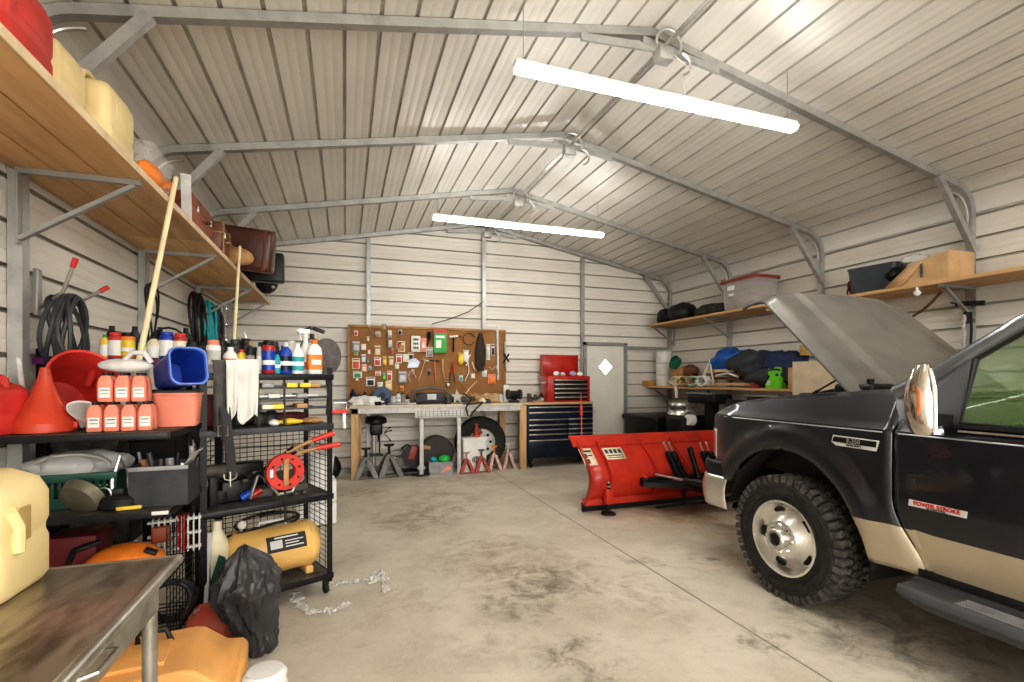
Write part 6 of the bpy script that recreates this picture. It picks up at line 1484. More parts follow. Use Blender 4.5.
p = rp(775.5, rz3, 5.62); t = T('coolant_jug', 'lime green plastic jug on the low right shelf behind the truck', 'jug', p, 0)
mb = MB(); pr = rrect(.12, .27, .03); mb.loft([[(a*k, b*k, z) for a, b in pr] for k, z in ((.95, 0), (1, .01), (1, .20), (.9, .235), (.5, .245))]); mb.out('body', LIME, t)
mb = MB(); mb.tube([(0, -.09, .22), (0, -.09, .275), (0, .0, .285), (0, .04, .24)], .014, 8); mb.out('handle', LIME, t)
mb = MB(); mb.lathe([(.028, .235), (.028, .275), (.02, .28)], Tr(0, .09, 0), 16); mb.out('cap', LIME, t)
mb = MB(); mb.box((-.0605, .07, .08), (.003, .08, .06)); mb.out('label', WHT, t)
# panel sheet
a = atx(802, 379, 5.45); b_ = atx(858, 379, 5.45)
mb = MB(); mb.box((5.46, (a.y+b_.y)/2, (.75+1.72)/2), (.05, abs(a.y-b_.y)+.25, 1.72-.0), M=Rx(0)); 
pn = mb.out('panel_sheet', CARDL); pn.location.z = 0; tag(pn, 'large beige panel standing on edge behind the engine bay', 'panel')
mb = MB(); mb.box(atx(808, 350, 5.75), (.14, .14, .14), bev=.01); o = mb.out('small_crate', mat('mustard_block', (.55, .38, .12), .6)); tag(o, 'mustard block standing on edge above the beige panel', 'block')
mb = MB(); mb.box((5.72, atx(815, 379, 5.72).y, rz3+.14), (.36, .5, .28), bev=.01); tag(mb.out('carton', CARD), 'carton behind the beige panel on the low right shelf', 'carton')
# shelf at .98: wheels, black lid
def rimthing(lab, c, r, w_, nm='alloy_wheel'):
    t = T(nm, lab, 'wheel rim', c)
    mb = MB(); mb.lathe([(r*.9, 0), (r, .008), (r*.97, .03), (r*.88, .06), (r*.88, w_-.06), (r*.97, w_-.03), (r, w_-.008), (r*.93, w_), (r*.85, w_-.05), (r*.3, w_-.07), (r*.25, w_-.04), (.01, w_-.04)], n=36); mb.out('barrel', ALLOY, t)
    mb = MB()
    for k in range(5):
        a = k*2*PI/5; mb.cyl((r*.55*math.cos(a), r*.55*math.sin(a), w_-.063), (r*.55*math.cos(a), r*.55*math.sin(a), w_-.056), r*.13, n=12)
    mb.out('holes', BLACK, t)
p = Vector((X(682, 7.3), 7.3, .862)); rimthing('pale alloy rim lying flat, lower of the two in the right corner', p, .26, .17); rimthing('pale alloy rim lying flat, upper of the two in the right corner', p+Vector((.02, 0, .172)), .25, .09)
t = T('tonneau_box', 'wide black plastic box in the right back corner under the rims', 'box', (5.55, 7.45, 0))
mb = MB(); mb.loft([[(a*k+5.50, b*k+7.5, z) for a, b in rrect(1.2, 1.1, .08)] for k, z in ((.86, .02), (.94, .74), (1.0, .78), (1.0, .84), (.95, .86))]); mb.out('box', BLACK, t, world=True)
for k, (px, y_, L, lab) in enumerate(((709, 0, .52, 'black padded seat leaning at the low shelf behind the plow'), (776, 0, .5, 'black padded box behind the truck grille'))):
    c = (rp(709, 1.20, 5.25), rp(773, 1.22, 5.25))[k]
    t = T('padded_seat', lab, 'seat', (c.x, c.y, 1.10))
    mb = MB(); mb.box((0, 0, .10), (.36, L*1.15, .15), bev=.04); mb.out('cushion', BLACK, t)
    mb = MB(); mb.box((-.17, 0, .18), (.03, L*1.15, .02), bev=.006); mb.out('piping', GREY, t)
    mb = MB(); mb.box((.05, 0, -.53), (.10, .2, 1.12)); mb.out('post', BLACK, t)
t = T('engine_case', 'black engine case with a pale round cover behind the plow', 'engine', (4.72, 6.4, 0))
c = at(688, 424, 6.4)
mb = MB(); mb.box((c.x+.15, 6.5, .62), (.7, .4, .56), bev=.04); mb.box((c.x+.15, 6.5, .17), (.6, .3, .34), bev=.02); mb.cyl((c.x+.0, 6.28, .86), (c.x+.5, 6.3, .86), .075, n=20); mb.out('case', BLACK, t, world=True)
mb = MB(); mb.cyl((c.x-.10, 6.28, .87), (c.x+.0, 6.28, .86), .085, n=24); mb.out('pale_cover', WHT, t, world=True)
mb = MB(); mb.tube([(c.x+.15, 6.16, .85), (c.x+.35, 6.14, .98), (c.x+.5, 6.14, 1.05)], .02, 8); mb.out('handle', STEEL, t, world=True)

# more small stock on the pegboard and loose parts on the bench
rnd = random.Random(11)
k = 0
for px, py in ((356, 333), (378, 334), (400, 332), (368, 339), (356, 352), (369, 352), (392, 351), (368, 361), (411, 356), (397, 366), (370, 368), (357, 379), (402, 388), (413, 372), (429, 372), (448, 384), (461, 378), (473, 376), (399, 345), (384, 327)):
    w_ = rnd.uniform(3, 5); h_ = rnd.uniform(4, 7); c_ = [WHT, CREAM, LGREY, TANL, YEL, CORAL, GREY, NAVYF][k % 8]; d_ = [RED, GREY, BLKP, CREAM, TEAL, WHT][k % 6]; k += 1
    blister((px-w_/2, py-h_/2, px+w_/2, py+h_/2), c_, d_, 'small carded part filling a gap between the larger packs on the pegboard').__setitem__('group', 'small carded parts on the pegboard')
k = 0
for px, y in ((388, 7.7), (404, 7.72), (412, 7.66), (420, 8.03), (445, 8.04), (452, 8.03), (448, 7.68), (486, 7.7), (497, 7.72), (500, 7.9), (377, 7.68), (430, 8.04), (470, 8.02), (413, 8.02)):
    c = bp(px, y); m = [DGREY, TANL, LGREY, BLKP, GREY, CREAM, DIRTY][k % 7]; s_ = rnd.uniform(.03, .055); mb = MB()
    if k % 3 == 0: mb.lathe([(s_*.9, 0), (s_, .006), (s_, s_*2.2), (s_*.8, s_*2.4), (s_*.8, s_*2.7), (s_*.5, s_*2.75)], c+Vector((0, 0, .001)), 18)
    elif k % 3 == 1: mb.box(c+Vector((0, 0, s_*.7+.001)), (s_*2.6, s_*1.8, s_*1.4), rz=rnd.uniform(-.5, .5), bev=.006); mb.box(c+Vector((0, 0, s_*1.45)), (s_*1.2, s_*.8, s_*.2), bev=.003)
    else: mb.tube([c+Vector((-s_*2, 0, .018)), c+Vector((s_*1.5, .01, .018))], .014, 8); mb.cyl(c+Vector((s_*1.5, -.03, .02)), c+Vector((s_*1.5, .04, .02)), .016, n=10)
    tag(mb.out('bench_part', m), 'small loose part among the clutter on the workbench', 'part', 'loose parts on the workbench'); k += 1

# ================================================================ TRUCK
TC = 3.885; WY, WZ = 2.585, .42; HWB = 1.015
truck = T('pickup_truck', 'dark charcoal and tan pickup truck parked with its hood raised', 'truck', (TC, .5, 0))
def sstep(a, b, x):
    t = max(0, min(1, (x-a)/(b-a))); return t*t*(3-2*t)
def hw(y, z, rear=False):
    h = HWB-.012*((z-.95)/.4)**2
    if z > 1.215: h -= .012+(z-1.215)*.50
    elif z > 1.19: h -= .0
    if z < .70: h -= (.70-z)*.16
    if y > 3.05: h -= .22*((y-3.05)/.45)**2.2
    wy = -1.35 if y < .2 else WY
    d = math.hypot((y-wy)/.54, (z-.42)/.60)
    if z < 1.19: h += .040*(sstep(.96, 1.03, d)-sstep(1.15, 1.33, d))
    return h
def interp(tab, y):
    for (a, b), (c, d) in zip(tab, tab[1:]):
        if (a-y)*(c-y) <= 0: return b+(d-b)*(y-a)/(c-a)
    return tab[0][1] if abs(y-tab[0][0]) < abs(y-tab[-1][0]) else tab[-1][1]
def archz(y, wy, low):
    q = (y-wy)/.54
    return .42+.60*math.sqrt(1-q*q) if abs(q) < .999 and (.42+.60*math.sqrt(1-q*q)) > low else low
ZL = sorted(set([round(.42+.03*i, 3) for i in range(36)]+[.70, 1.19, 1.215]))
def side_panel(name, ys, ztop, zbot, mats, sides=(-1, 1), slant=None, parent=None):
    for sd in sides:
        mb = MB(); n = len(ZL)
        for j, y in enumerate(ys):
            zt, zb_ = ztop(y), zbot(y)
            for z in ZL:
                zz_ = max(zb_, min(zt, z)); yy = y+(slant(y, zz_) if slant else 0)
                mb.v.append(Vector((TC+sd*hw(yy, zz_), yy, zz_)))
        for j in range(len(ys)-1):
            for i in range(n-1):
                a = j*n+i; q = [a, a+1, a+n+1, a+n]
                ps = [mb.v[k] for k in q]
                if max((ps[0]-ps[1]).length, (ps[2]-ps[3]).length) < 1e-5: continue
                zc_ = (ZL[i]+ZL[i+1])/2
                mb.f.append(q); mb.m.append(1 if zc_ < .70 else 0)
        o = mb.out(name, mats, parent or truck, world=True, solid=.012, ang=30)
    return o
TM = [TRUCK, TRTAN]
ftop = [(3.50, 1.10), (3.42, 1.16), (3.3, 1.235), (3.1, 1.305), (2.8, 1.355), (2.4, 1.395), (1.9, 1.435)]
ys = sorted(set([1.90, 1.95, 2.0]+[WY+.54*math.sin(math.radians(a)) for a in range(-90, 91, 5)]+[3.12, 3.16, 3.2, 3.25, 3.3, 3.35, 3.4, 3.45, 3.5]))
def fbot(y):
    if y > WY+.535: return .80
    return archz(y, WY, .455 if y < WY else .72)
def seam(y, z):     # front door seam leans: rearward toward the sill
    return (-.10*sstep(.8, .45, z)) if y < 1.91 else 0
side_panel('front_fender', ys, lambda y: interp(ftop, y), fbot, TM, slant=lambda y, z: -.14*sstep(.85, .46, z) if y < 1.93 else (-.07*sstep(.85, .46, z) if y < 1.98 else 0))
# shoulders of the fenders running in to the engine bay
for sd in (-1, 1):
    mb = MB()
    yy = [1.898+(3.44-1.898)*k/14 for k in range(15)]
    mb.loft([[(TC+sd*(hw(y, interp(ftop, y))-a), y, interp(ftop, y)+b) for a, b in ((0, -.004), (.04, .012), (.10, .014), (.16, .002), (.17, -.03))] for y in yy], cap=False, closed=False)
    mb.out('fender_top', TRUCK, truck, world=True, solid=.008)
# bright crease trim line on the side
    mb = MB(); mb.tube([(TC+sd*(hw(y, 1.20)+.002), y, 1.203+.012*(2.6-y)*0) for y in [3.25-.1*k for k in range(14)]], .006, 6, flat=1); mb.out('pinstripe', mat('silver_stripe', (.42, .44, .47), .3, .6), truck, world=True)
for sd in (-1, 1):
    mb = MB(); mb.tube([(TC+sd*(hw(y, 1.20)+.002), y, 1.203) for y in [1.87-.12*k for k in range(19)]], .006, 6); mb.out('pinstripe', mat('silver_stripe', (.42, .44, .47)), truck, world=True)
# inner wheel house
for sd in (-1, 1):
    for wy in (WY, -1.35):
        mb = MB()
        ar = [(wy+.55*math.cos(math.radians(a)), .42+.61*math.sin(math.radians(a))) for a in range(12, 193, 8)]
        mb.loft([[(TC+sd*(HWB-.03), y, z) for y, z in ar], [(TC+sd*(HWB-.50), y, z) for y, z in ar]], cap=False, closed=False)
        mb.out('wheel_well', mat('wheel_well_black', (.008, .008, .008), .8), truck, world=True, solid=.01)
# doors
DY0, DY1 = .70, 1.885
sill = 1.262
def dtop(y): return sill if y < 1.80 else sill+.175*sstep(1.80, 1.885, y)
yl = [DY0+(1.80-DY0)*k/12 for k in range(13)]+[1.82, 1.84, 1.86, 1.885]
dseam = lambda y, z: (-.14*sstep(.85, .46, z) if y > 1.87 else -.10*sstep(.85, .46, z) if y > 1.8 else 0)
side_panel('front_door', yl, dtop, lambda y: .455, TM, slant=dseam)
RY0 = -.42
side_panel('rear_door', [RY0+(DY0-.01-RY0)*k/10 for k in range(11)], lambda y: sill, lambda y: .455, TM)
# bed sides
yb = sorted(set([-2.75+.1*k for k in range(24)]+[-1.35+.54*math.sin(math.radians(a)) for a in range(-90, 91, 6)]))
yb = [y for y in yb if y <= RY0-.02]+[RY0-.02]
side_panel('bed_side', yb, lambda y: 1.40, lambda y: archz(y, -1.35, .50), TM)
mb = MB(); mb.box((TC, -2.76, .98), (HWB*2-.06, .05, .84), bev=.01); mb.out('tailgate', TRUCK, truck, world=True)
mb = MB(); mb.box((TC, -1.6, .86), (HWB*2-.1, 2.25, .04)); mb.box((TC, -.47, 1.12), (HWB*2-.1, .03, .54)); mb.out('bed_floor', BLKP, truck, world=True)
mb = MB(); mb.box((TC, -2.90, .62), (1.9, .14, .20), bev=.03); mb.out('rear_bumper', CHROME, truck, world=True)
# seam shut-line details, handles
for sd in (-1, 1):
    for y in (.92, -.22):
        mb = MB(); mb.box((TC+sd*(HWB+.012), y, 1.12), (.02, .19, .05), bev=.008); h_ = mb.out('door_handle', BLKP, truck, world=True)
# pillars, roof, glass
def mir(p, sd): return Vector((TC+sd*(p[0]), p[1], p[2]))
A = [(.895, 1.95, 1.42), (.90, 1.74, 1.535), (.855, 1.43, 1.765), (.80, 1.17, 1.915), (.76, .95, 1.965)]
rail = [(.76, .95, 1.965), (.755, .2, 1.985), (.75, -.25, 1.965), (.80, -.40, 1.86)]
for sd in (-1, 1):
    mb = MB(); mb.tube([mir(p, sd) for p in A], [.045, .040, .036, .034, .034], 10); mb.out('windshield_pillar', mat('pillar_grey_paint', (.16, .17, .185), .25, .5, .05, 3, coat=.7), truck, world=True)
    mb = MB(); mb.tube([mir(p, sd) for p in rail], .036, 10); mb.tube([mir((.80, -.40, 1.86), sd), mir((.93, -.41, 1.27), sd)], .05, 10); mb.out('roof_rail', TRUCK, truck, world=True)
    mb = MB(); mb.box(mir((.86, .70, 1.60), sd), (.05, .09, .74), M=Ry(-sd*.24)); mb.out('middle_pillar', BLKP, truck, world=True)
    # window frame (front door)
    wf = [(.985, 1.60, 1.275), (.925, 1.585, 1.60), (.87, 1.35, 1.775), (.80, 1.05, 1.90), (.80, .75, 1.90), (.985, .75, 1.275)]
    wf = [(.985-(z-1.275)*.296, y, z) for x, y, z in wf]
    mb = MB(); mb.tube([mir(p, sd) for p in wf], .013, 8, closed=True); mb.out('window_seal', BLKP, truck, world=True)
    mb = MB(); g = [mir(p, sd) for p in wf]; mb.add(g, [tuple(range(6))]); mb.out('side_window', GLASS, truck, world=True, solid=.004)
    wr = [(.985, .64, 1.275), (.80, .64, 1.90), (.80, -.2, 1.90), (.985, -.36, 1.275)]
    wr = [(.985-(z-1.275)*.296, y, z) for x, y, z in wr]
    mb = MB(); mb.tube([mir(p, sd) for p in wr], .013, 8, closed=True); mb.out('window_seal', BLKP, truck, world=True)
    mb = MB(); mb.add([mir(p, sd) for p in wr], [(0, 1, 2, 3)]); mb.out('side_window', GLASS, truck, world=True, solid=.004)
    # sail panel ahead of the window
    mb = MB(); mb.loft([[mir(p, sd) for p in ((.975, 1.60, 1.25), (.978, 1.90, 1.25), (.892, 1.96, 1.435), (.905, 1.60, 1.60))], [mir((p[0]-.02, p[1], p[2]), sd) for p in ((.975, 1.60, 1.25), (.978, 1.90, 1.25), (.892, 1.96, 1.435), (.905, 1.60, 1.60))]]); mb.out('sail_panel', mat('pillar_grey_paint', (.16, .17, .185)), truck, world=True)
    # belt moulding
    mb = MB(); mb.bar(mir((1.0, 1.62, 1.268), sd), mir((1.0, -.36, 1.268), sd), .02, .018); mb.out('belt_moulding', BLKP, truck, world=True)
    mb = MB(); mb.bar(mir((1.004, 1.60, 1.244), sd), mir((1.004, -.36, 1.244), sd), .008, .010); mb.out('bright_strip', STEEL, truck, world=True)
mb = MB()
def rf(u, v):
    y = -.40+1.37*u; x = (v*2-1)
    z = 1.97+.055*(1-x*x)-.10*max(0, .12-u)/.12-.03*max(0, u-.85)/.15
    return (TC+x*.76, y, z)
mb.grid(rf, 14, 14); mb.out('roof', TRUCK, truck, world=True, solid=.02)
def ws(u, v):
    k = u*(len(A)-1); i = min(int(k), len(A)-2); p = Vector(A[i]).lerp(Vector(A[i+1]), k-i); x = v*2-1
    return (TC+x*p.x, p.y+.16*(1-x*x)*(1-.4*u), p.z+.02*(1-x*x))
mb = MB(); mb.grid(ws, 10, 12); mb.out('windshield', WIND, truck, world=True, solid=.004)
mb = MB(); mb.add([(TC-.85, -.41, 1.28), (TC+.85, -.41, 1.28), (TC+.76, -.38, 1.93), (TC-.76, -.38, 1.93)], [(0, 1, 2, 3)]); mb.out('rear_window', GLASS, truck, world=True, solid=.004)
mb = MB(); mb.box((TC, -.43, .86), (1.9, .03, .84)); mb.out('cab_back', TRUCK, truck, world=True)
# cowl
mb = MB(); mb.grid(lambda u, v: (TC+(v*2-1)*.90, 2.16-.16*u+.14*(1-(v*2-1)**2)*0, 1.37+.025*u+.015*(1-(v*2-1)**2)), 4, 10); mb.out('cowl', DGREY, truck, world=True, solid=.02)
mb = MB(); mb.box((TC, 2.12, 1.10), (1.72, .06, .52)); mb.out('firewall', BLKP, truck, world=True)
# interior
INT = mat('grey_interior', (.06, .06, .055), .8, 0, .1, 6); INTL = mat('tan_interior', (.05, .048, .04), .8, 0, .1, 6)
mb = MB(); mb.box((TC, .75, .55), (1.86, 2.5, .10)); mb.out('cab_floor', INT, truck, world=True)
mb = MB(); mb.box((TC, 1.86, 1.22), (1.74, .42, .26), bev=.06); mb.out('dashboard', INT, truck, world=True)
for sx in (-.45, .45):
    for y in (.80, -.10):
        mb = MB(); mb.box((TC+sx, y+.12, .86), (.54, .52, .18), bev=.06); mb.out('seat_cushion', INTL, truck, world=True)
        mb = MB(); mb.box((TC+sx, y-.16, 1.20), (.52, .16, .66), M=Rx(.16), bev=.07); mb.box((TC+sx, y-.24, 1.62), (.28, .10, .20), M=Rx(.1), bev=.045); mb.out('seat_back', INTL, truck, world=True)
c = Vector((TC-.45, 1.42, 1.33)); Mx = Tr(c) @ Rx(-1.15)
mb = MB(); mb.tube([Mx @ Vector((.185*math.cos(a), .185*math.sin(a), 0)) for a in [2*PI*k/28 for k in range(28)]], .017, 8, closed=True)
mb.box(c, (.34, .05, .03), M=Rx(-1.15), bev=.01); mb.cyl(c, c+Vector((0, .28, -.12)), .03, n=10); mb.out('steering_wheel', BLKP, truck, world=True)

# raised hood
HY, HZ = 2.19, 1.37; hd = Vector((0, .715, .70)).normalized(); hn = Vector((0, -hd.z, hd.y)); HL = 1.33
def hood(u, v, off=0):
    x = v*2-1; ax = abs(x)
    half = .805-.055*u-.03*max(0, u-.8)/.2
    crown = .01*(1-ax**2.4)
    dome = .034*sstep(.615, .58, ax)*sstep(1.02, .75, u)*1.0
    edge = -.05*sstep(.88, 1.0, ax)
    nose = -.19*max(0, (u-.80)/.20)**1.8
    rear = -.0
    uu = u-.05*ax**3*(u > .8)*(u-.8)/.2
    rx = 0 if u > .06 else (-.05*sstep(.86, 1, ax)*(1-u/.06))
    p = Vector((TC+x*(half+rx), HY, HZ))+hd*(HL*min(uu, .985)+.03*(1-ax*ax)*(u > .5))+hn*(crown+dome+edge+nose+off)
    return p
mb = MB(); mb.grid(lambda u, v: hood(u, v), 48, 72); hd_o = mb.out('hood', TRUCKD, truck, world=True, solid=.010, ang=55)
mb = MB(); mb.grid(lambda u, v: hood(.04+.92*u, .04+.92*v, -.045), 20, 24); mb.out('hood_liner', mat('hood_inner', (.05, .05, .05), .8), hd_o and truck, world=True, solid=.01)
mb = MB(); mb.tube([hood(1, v/40)+hn*.0 for v in range(41)], .016, 6); mb.tube([hood(u/20, 0) for u in range(21)], .008, 6); mb.tube([hood(u/20, 1) for u in range(21)], .008, 6); mb.out('hood_edge', mat('hood_edge_dark', (.07, .07, .07), .5), truck, world=True)
for sd in (-1, 1):
    mb = MB(); mb.bar(mir((.80, 2.25, 1.35), sd), hood(.12, .5+sd*.46, -.03), .03, .02); mb.bar(hood(.12, .5+sd*.46, -.03), hood(.45, .5+sd*.46, -.03), .03, .03); mb.out('hood_hinge', BLACK, truck, world=True)
a = Vector((TC-.74, 2.78, 1.30)); b = hood(.20, .07, -.03)
mb = MB(); mb.cyl(a, b, .007, n=8); mb.cyl(a, a.lerp(b, .5), .011, n=8); mb.out('gas_strut', BLACK, truck, world=True)

# engine bay
mb = MB(); mb.box((TC, 2.75, .86), (1.50, 1.20, .10)); mb.box((TC-.80, 2.75, 1.08), (.03, 1.2, .5)); mb.box((TC+.80, 2.75, 1.08), (.03, 1.2, .5)); mb.out('engine_bay', BLKP, truck, world=True)
mb = MB(); mb.box((TC, 2.62, 1.12), (.62, .66, .44), bev=.05)
for k in range(4): mb.cyl((TC-.22+.15*k, 2.35, 1.36), (TC-.22+.15*k, 2.85, 1.36), .035, n=12)
mb.cyl((TC+.05, 2.5, 1.34), (TC+.05, 2.5, 1.42), .14, n=22); mb.out('engine', DIRTY, truck, world=True)
for k, (x, y, z, sx, sy, sz, m) in enumerate(((-.62, 2.95, 1.13, .22, .28, .24, BLACK), (-.64, 2.62, 1.16, .20, .24, .30, DGREY), (-.62, 2.33, 1.20, .24, .26, .36, BLACK), (.60, 2.95, 1.13, .28, .3, .24, BLACK), (.62, 2.45, 1.15, .24, .45, .34, BLKP), (-.2, 3.05, 1.14, .5, .14, .26, BLKP), (.25, 3.05, 1.12, .3, .12, .22, DGREY))):
    z += .09; mb = MB(); mb.box((TC+x, y, z), (sx, sy, sz), bev=.025); 
    if k in (0, 2, 3): 
        for q in (-.06, .06): mb.cyl((TC+x+q*.5, y+q, z+sz/2), (TC+x+q*.5, y+q, z+sz/2+.03), .02, n=12)
    mb.out('engine_component', m, truck, world=True)
for k, pts in enumerate(([(-.66, 2.25, 1.40), (-.55, 2.45, 1.44), (-.6, 2.7, 1.38), (-.5, 3.0, 1.30)], [(-.5, 2.3, 1.40), (-.3, 2.5, 1.47), (-.1, 2.9, 1.40)], [(.3, 2.3, 1.38), (.4, 2.7, 1.42), (.2, 3.0, 1.30)])):
    mb = MB(); mb.tube([(TC+x, y, z) for x, y, z in pts], .022-.004*k, 8); mb.out('engine_hose', RUB, truck, world=True)
# front: grille, lights, bumper
mb = MB(); mb.box((TC, 3.40, 1.15), (1.5, .08, .06), bev=.015); mb.out('radiator_support', BLACK, truck, world=True)
mb = MB(); mb.box((TC, 3.52, .97), (1.26, .04, .34), bev=.01); g_ = mb.out('grille_backing', BLKP, truck, world=True)
mb = MB()
for k in range(4): mb.box((TC, 3.545, .84+k*.085), (1.24, .03, .028), bev=.006)
for q in (-.62, 0, .62): mb.box((TC+q, 3.545, .97), (.04, .03, .34))
mb.out('grille_bars', CHROME, truck, world=True)
for sd in (-1, 1):
    def hl(u, v):
        s_ = .62+.235*u; z = .83+.27*v; y = 3.545-.20*max(0, u-.35)**2*1.6-.03*v
        return mir((s_+.0, y, z), sd)
    mb = MB(); mb.grid(hl, 12, 8); h_ = mb.out('headlight', mat('headlight_lens', (.70, .72, .72), .08, .3, .1, 30, coat=.8), truck, world=True, solid=.03)
    def sl(u, v): 
        y = 3.46-.17*u; z = .84+.25*v; return mir((hw(y, z)+.004, y, z), sd)
    mb = MB(); mb.grid(sl, 8, 8); mb.out('corner_light', mat('headlight_lens', (.7, .72, .72)), truck, world=True, solid=.012)
    def bmp(u, v, z0, z1, o):
        # wrap from centre round the corner
        s_ = u*1.30
        x = min(s_, .86) if s_ < .86 else .86+.145*math.sin(min(1, (s_-.86)/.30)*PI/2)
        y = 3.53-.06*(x/.86)**2 if s_ < .86 else 3.47-.34*(1-math.cos(min(1, (s_-.86)/.44)*PI/2))
        z = z0+(z1-z0)*v
        return mir((x-o+.012*math.sin(v*PI), y-o+.02*math.sin(v*PI), z), sd)
    mb = MB(); mb.grid(lambda u, v: bmp(u, v, .47, .72, 0), 40, 8); mb.out('front_bumper', mat('brushed_bumper', (.66, .63, .57), .28, .8, .08, 4), truck, world=True, solid=.012)
    mb = MB(); mb.grid(lambda u, v: bmp(u, v, .72, .84, .012-.03*v*0), 40, 4); mb.out('bumper_cap', BLKP, truck, world=True, solid=.014)
    mb = MB(); mb.grid(lambda u, v: bmp(u, v, .42, .47, .16), 40, 4); mb.out('air_dam', BLKP, truck, world=True, solid=.012)
    # running board
    y0r, y1r = -.35, 1.80
    mb = MB(); x0r, x1r = HWB-.06, HWB+.145
    rings = []
    for y, e in ((y0r, 0), (y1r-.14, 0), (y1r-.03, .012), (y1r, .035)):
        rings.append([mir(p, sd) for p in ((x0r, y, .365+e), (x0r, y, .455), (x0r+.05, y, .455), (x0r+.055, y, .435), (x1r-.035, y, .435), (x1r-.02, y, .425-e*.3), (x1r-e*.6, y, .395), (x1r-.02-e*.6, y, .355+e))])
    mb.loft(rings); rb = mb.out('running_board', mat('running_board_grey', (.05, .053, .056), .5, .1, .1, 8), truck, world=True)
    mb = MB()
    for k in range(5): mb.box(mir((x0r+.075+k*.022, (y0r+y1r-.2)/2, .437), sd), (.008, y1r-y0r-.30, .006))
    mb.out('tread_ribs', GREY, rb, world=True)
    mb = MB(); mb.box(mir((HWB-.08, .7, .455), sd), (.08, 2.2, .10), bev=.01); mb.out('rocker_panel', BLKP, truck, world=True)
    # mirror
    c = Vector((HWB+.11, 1.675, 1.395))
    mb = MB(); rings = []
    for k in range(15):
        v = k/14; z = 1.225+.345*v
        w_ = .074*(1-.55*max(0, v-.45)**1.6/.55**1.6)*(1 if v > .06 else .8); d_ = .085*(math.sin(PI*(.12+.80*v))**.6)
        ring = []
        for j in range(20):
            a = 2*PI*j/20
            yy = max(0, math.sin(a))*d_ if math.sin(a) > 0 else math.sin(a)*.018
            ring.append(mir((c.x+w_*math.cos(a)-.0, c.y+yy, z), sd))
        rings.append(ring)
    # shell turned so its rounded back faces forward and outward
    P0 = mir((c.x, c.y, 0), sd); rot = Matrix.Rotation(sd*-1.05, 4, 'Z')
    rings = [[P0+rot @ (p-P0) for p in r_] for r_ in rings]
    mb.loft(rings); mb.out('mirror_shell', mat('mirror_chrome', (.62, .56, .50), .10, 1, .1, 6), truck, world=True)
    mb = MB(); g = []
    for q, z in ((-.062, 1.25), (.062, 1.25), (.056, 1.45), (.03, 1.54), (-.03, 1.54), (-.058, 1.45)): g.append(P0*1.0+rot @ Vector((q*1.0, -.0195, 0))+Vector((0, 0, z)))
    g2 = [p+rot @ Vector((0, .004, 0)) for p in g]
    mb.loft([g, g2]); mb.out('mirror_glass', MIRR, truck, world=True)
    mb = MB(); mb.bar(mir((.985, 1.66, 1.29), sd), mir((c.x-.0, 1.64, 1.30), sd), .05, .06); mb.out('mirror_arm', BLKP, truck, world=True)
    mb = MB(); mb.tube([P0+rot @ Vector((q, -.0, 0))+Vector((0, 0, z)) for q, z in ((-.072, 1.24), (-.077, 1.35), (-.070, 1.47), (-.042, 1.55))] if sd > 0 else [P0+rot @ Vector((q, -.0, 0))+Vector((0, 0, z)) for q, z in ((-.072, 1.24), (-.077, 1.35), (-.070, 1.47), (-.042, 1.55))], .007, 8); mb.out('mirror_rim', LGREY, truck, world=True)
    mb = MB(); q = P0+rot @ Vector((.038*sd, .050, 0)); mb.sph((q.x, q.y, 1.38), (.022, .014, .09), 16, 10, M=rot); mb.out('amber_reflection', AMB, truck, world=True)  # orange reflection on the mirror shell, painted in as a coloured lump
# frame and axle
mb = MB()
for q in (-.42, .42): mb.box((TC+q, .3, .52), (.09, 6.0, .16))
mb.box((TC, WY, .42), (1.5, .10, .10), bev=.02); mb.box((TC, -1.35, .42), (1.5, .10, .10), bev=.02); mb.box((TC, 1.3, .45), (.6, .5, .25), bev=.04); mb.out('chassis', BLACK, truck, world=True)

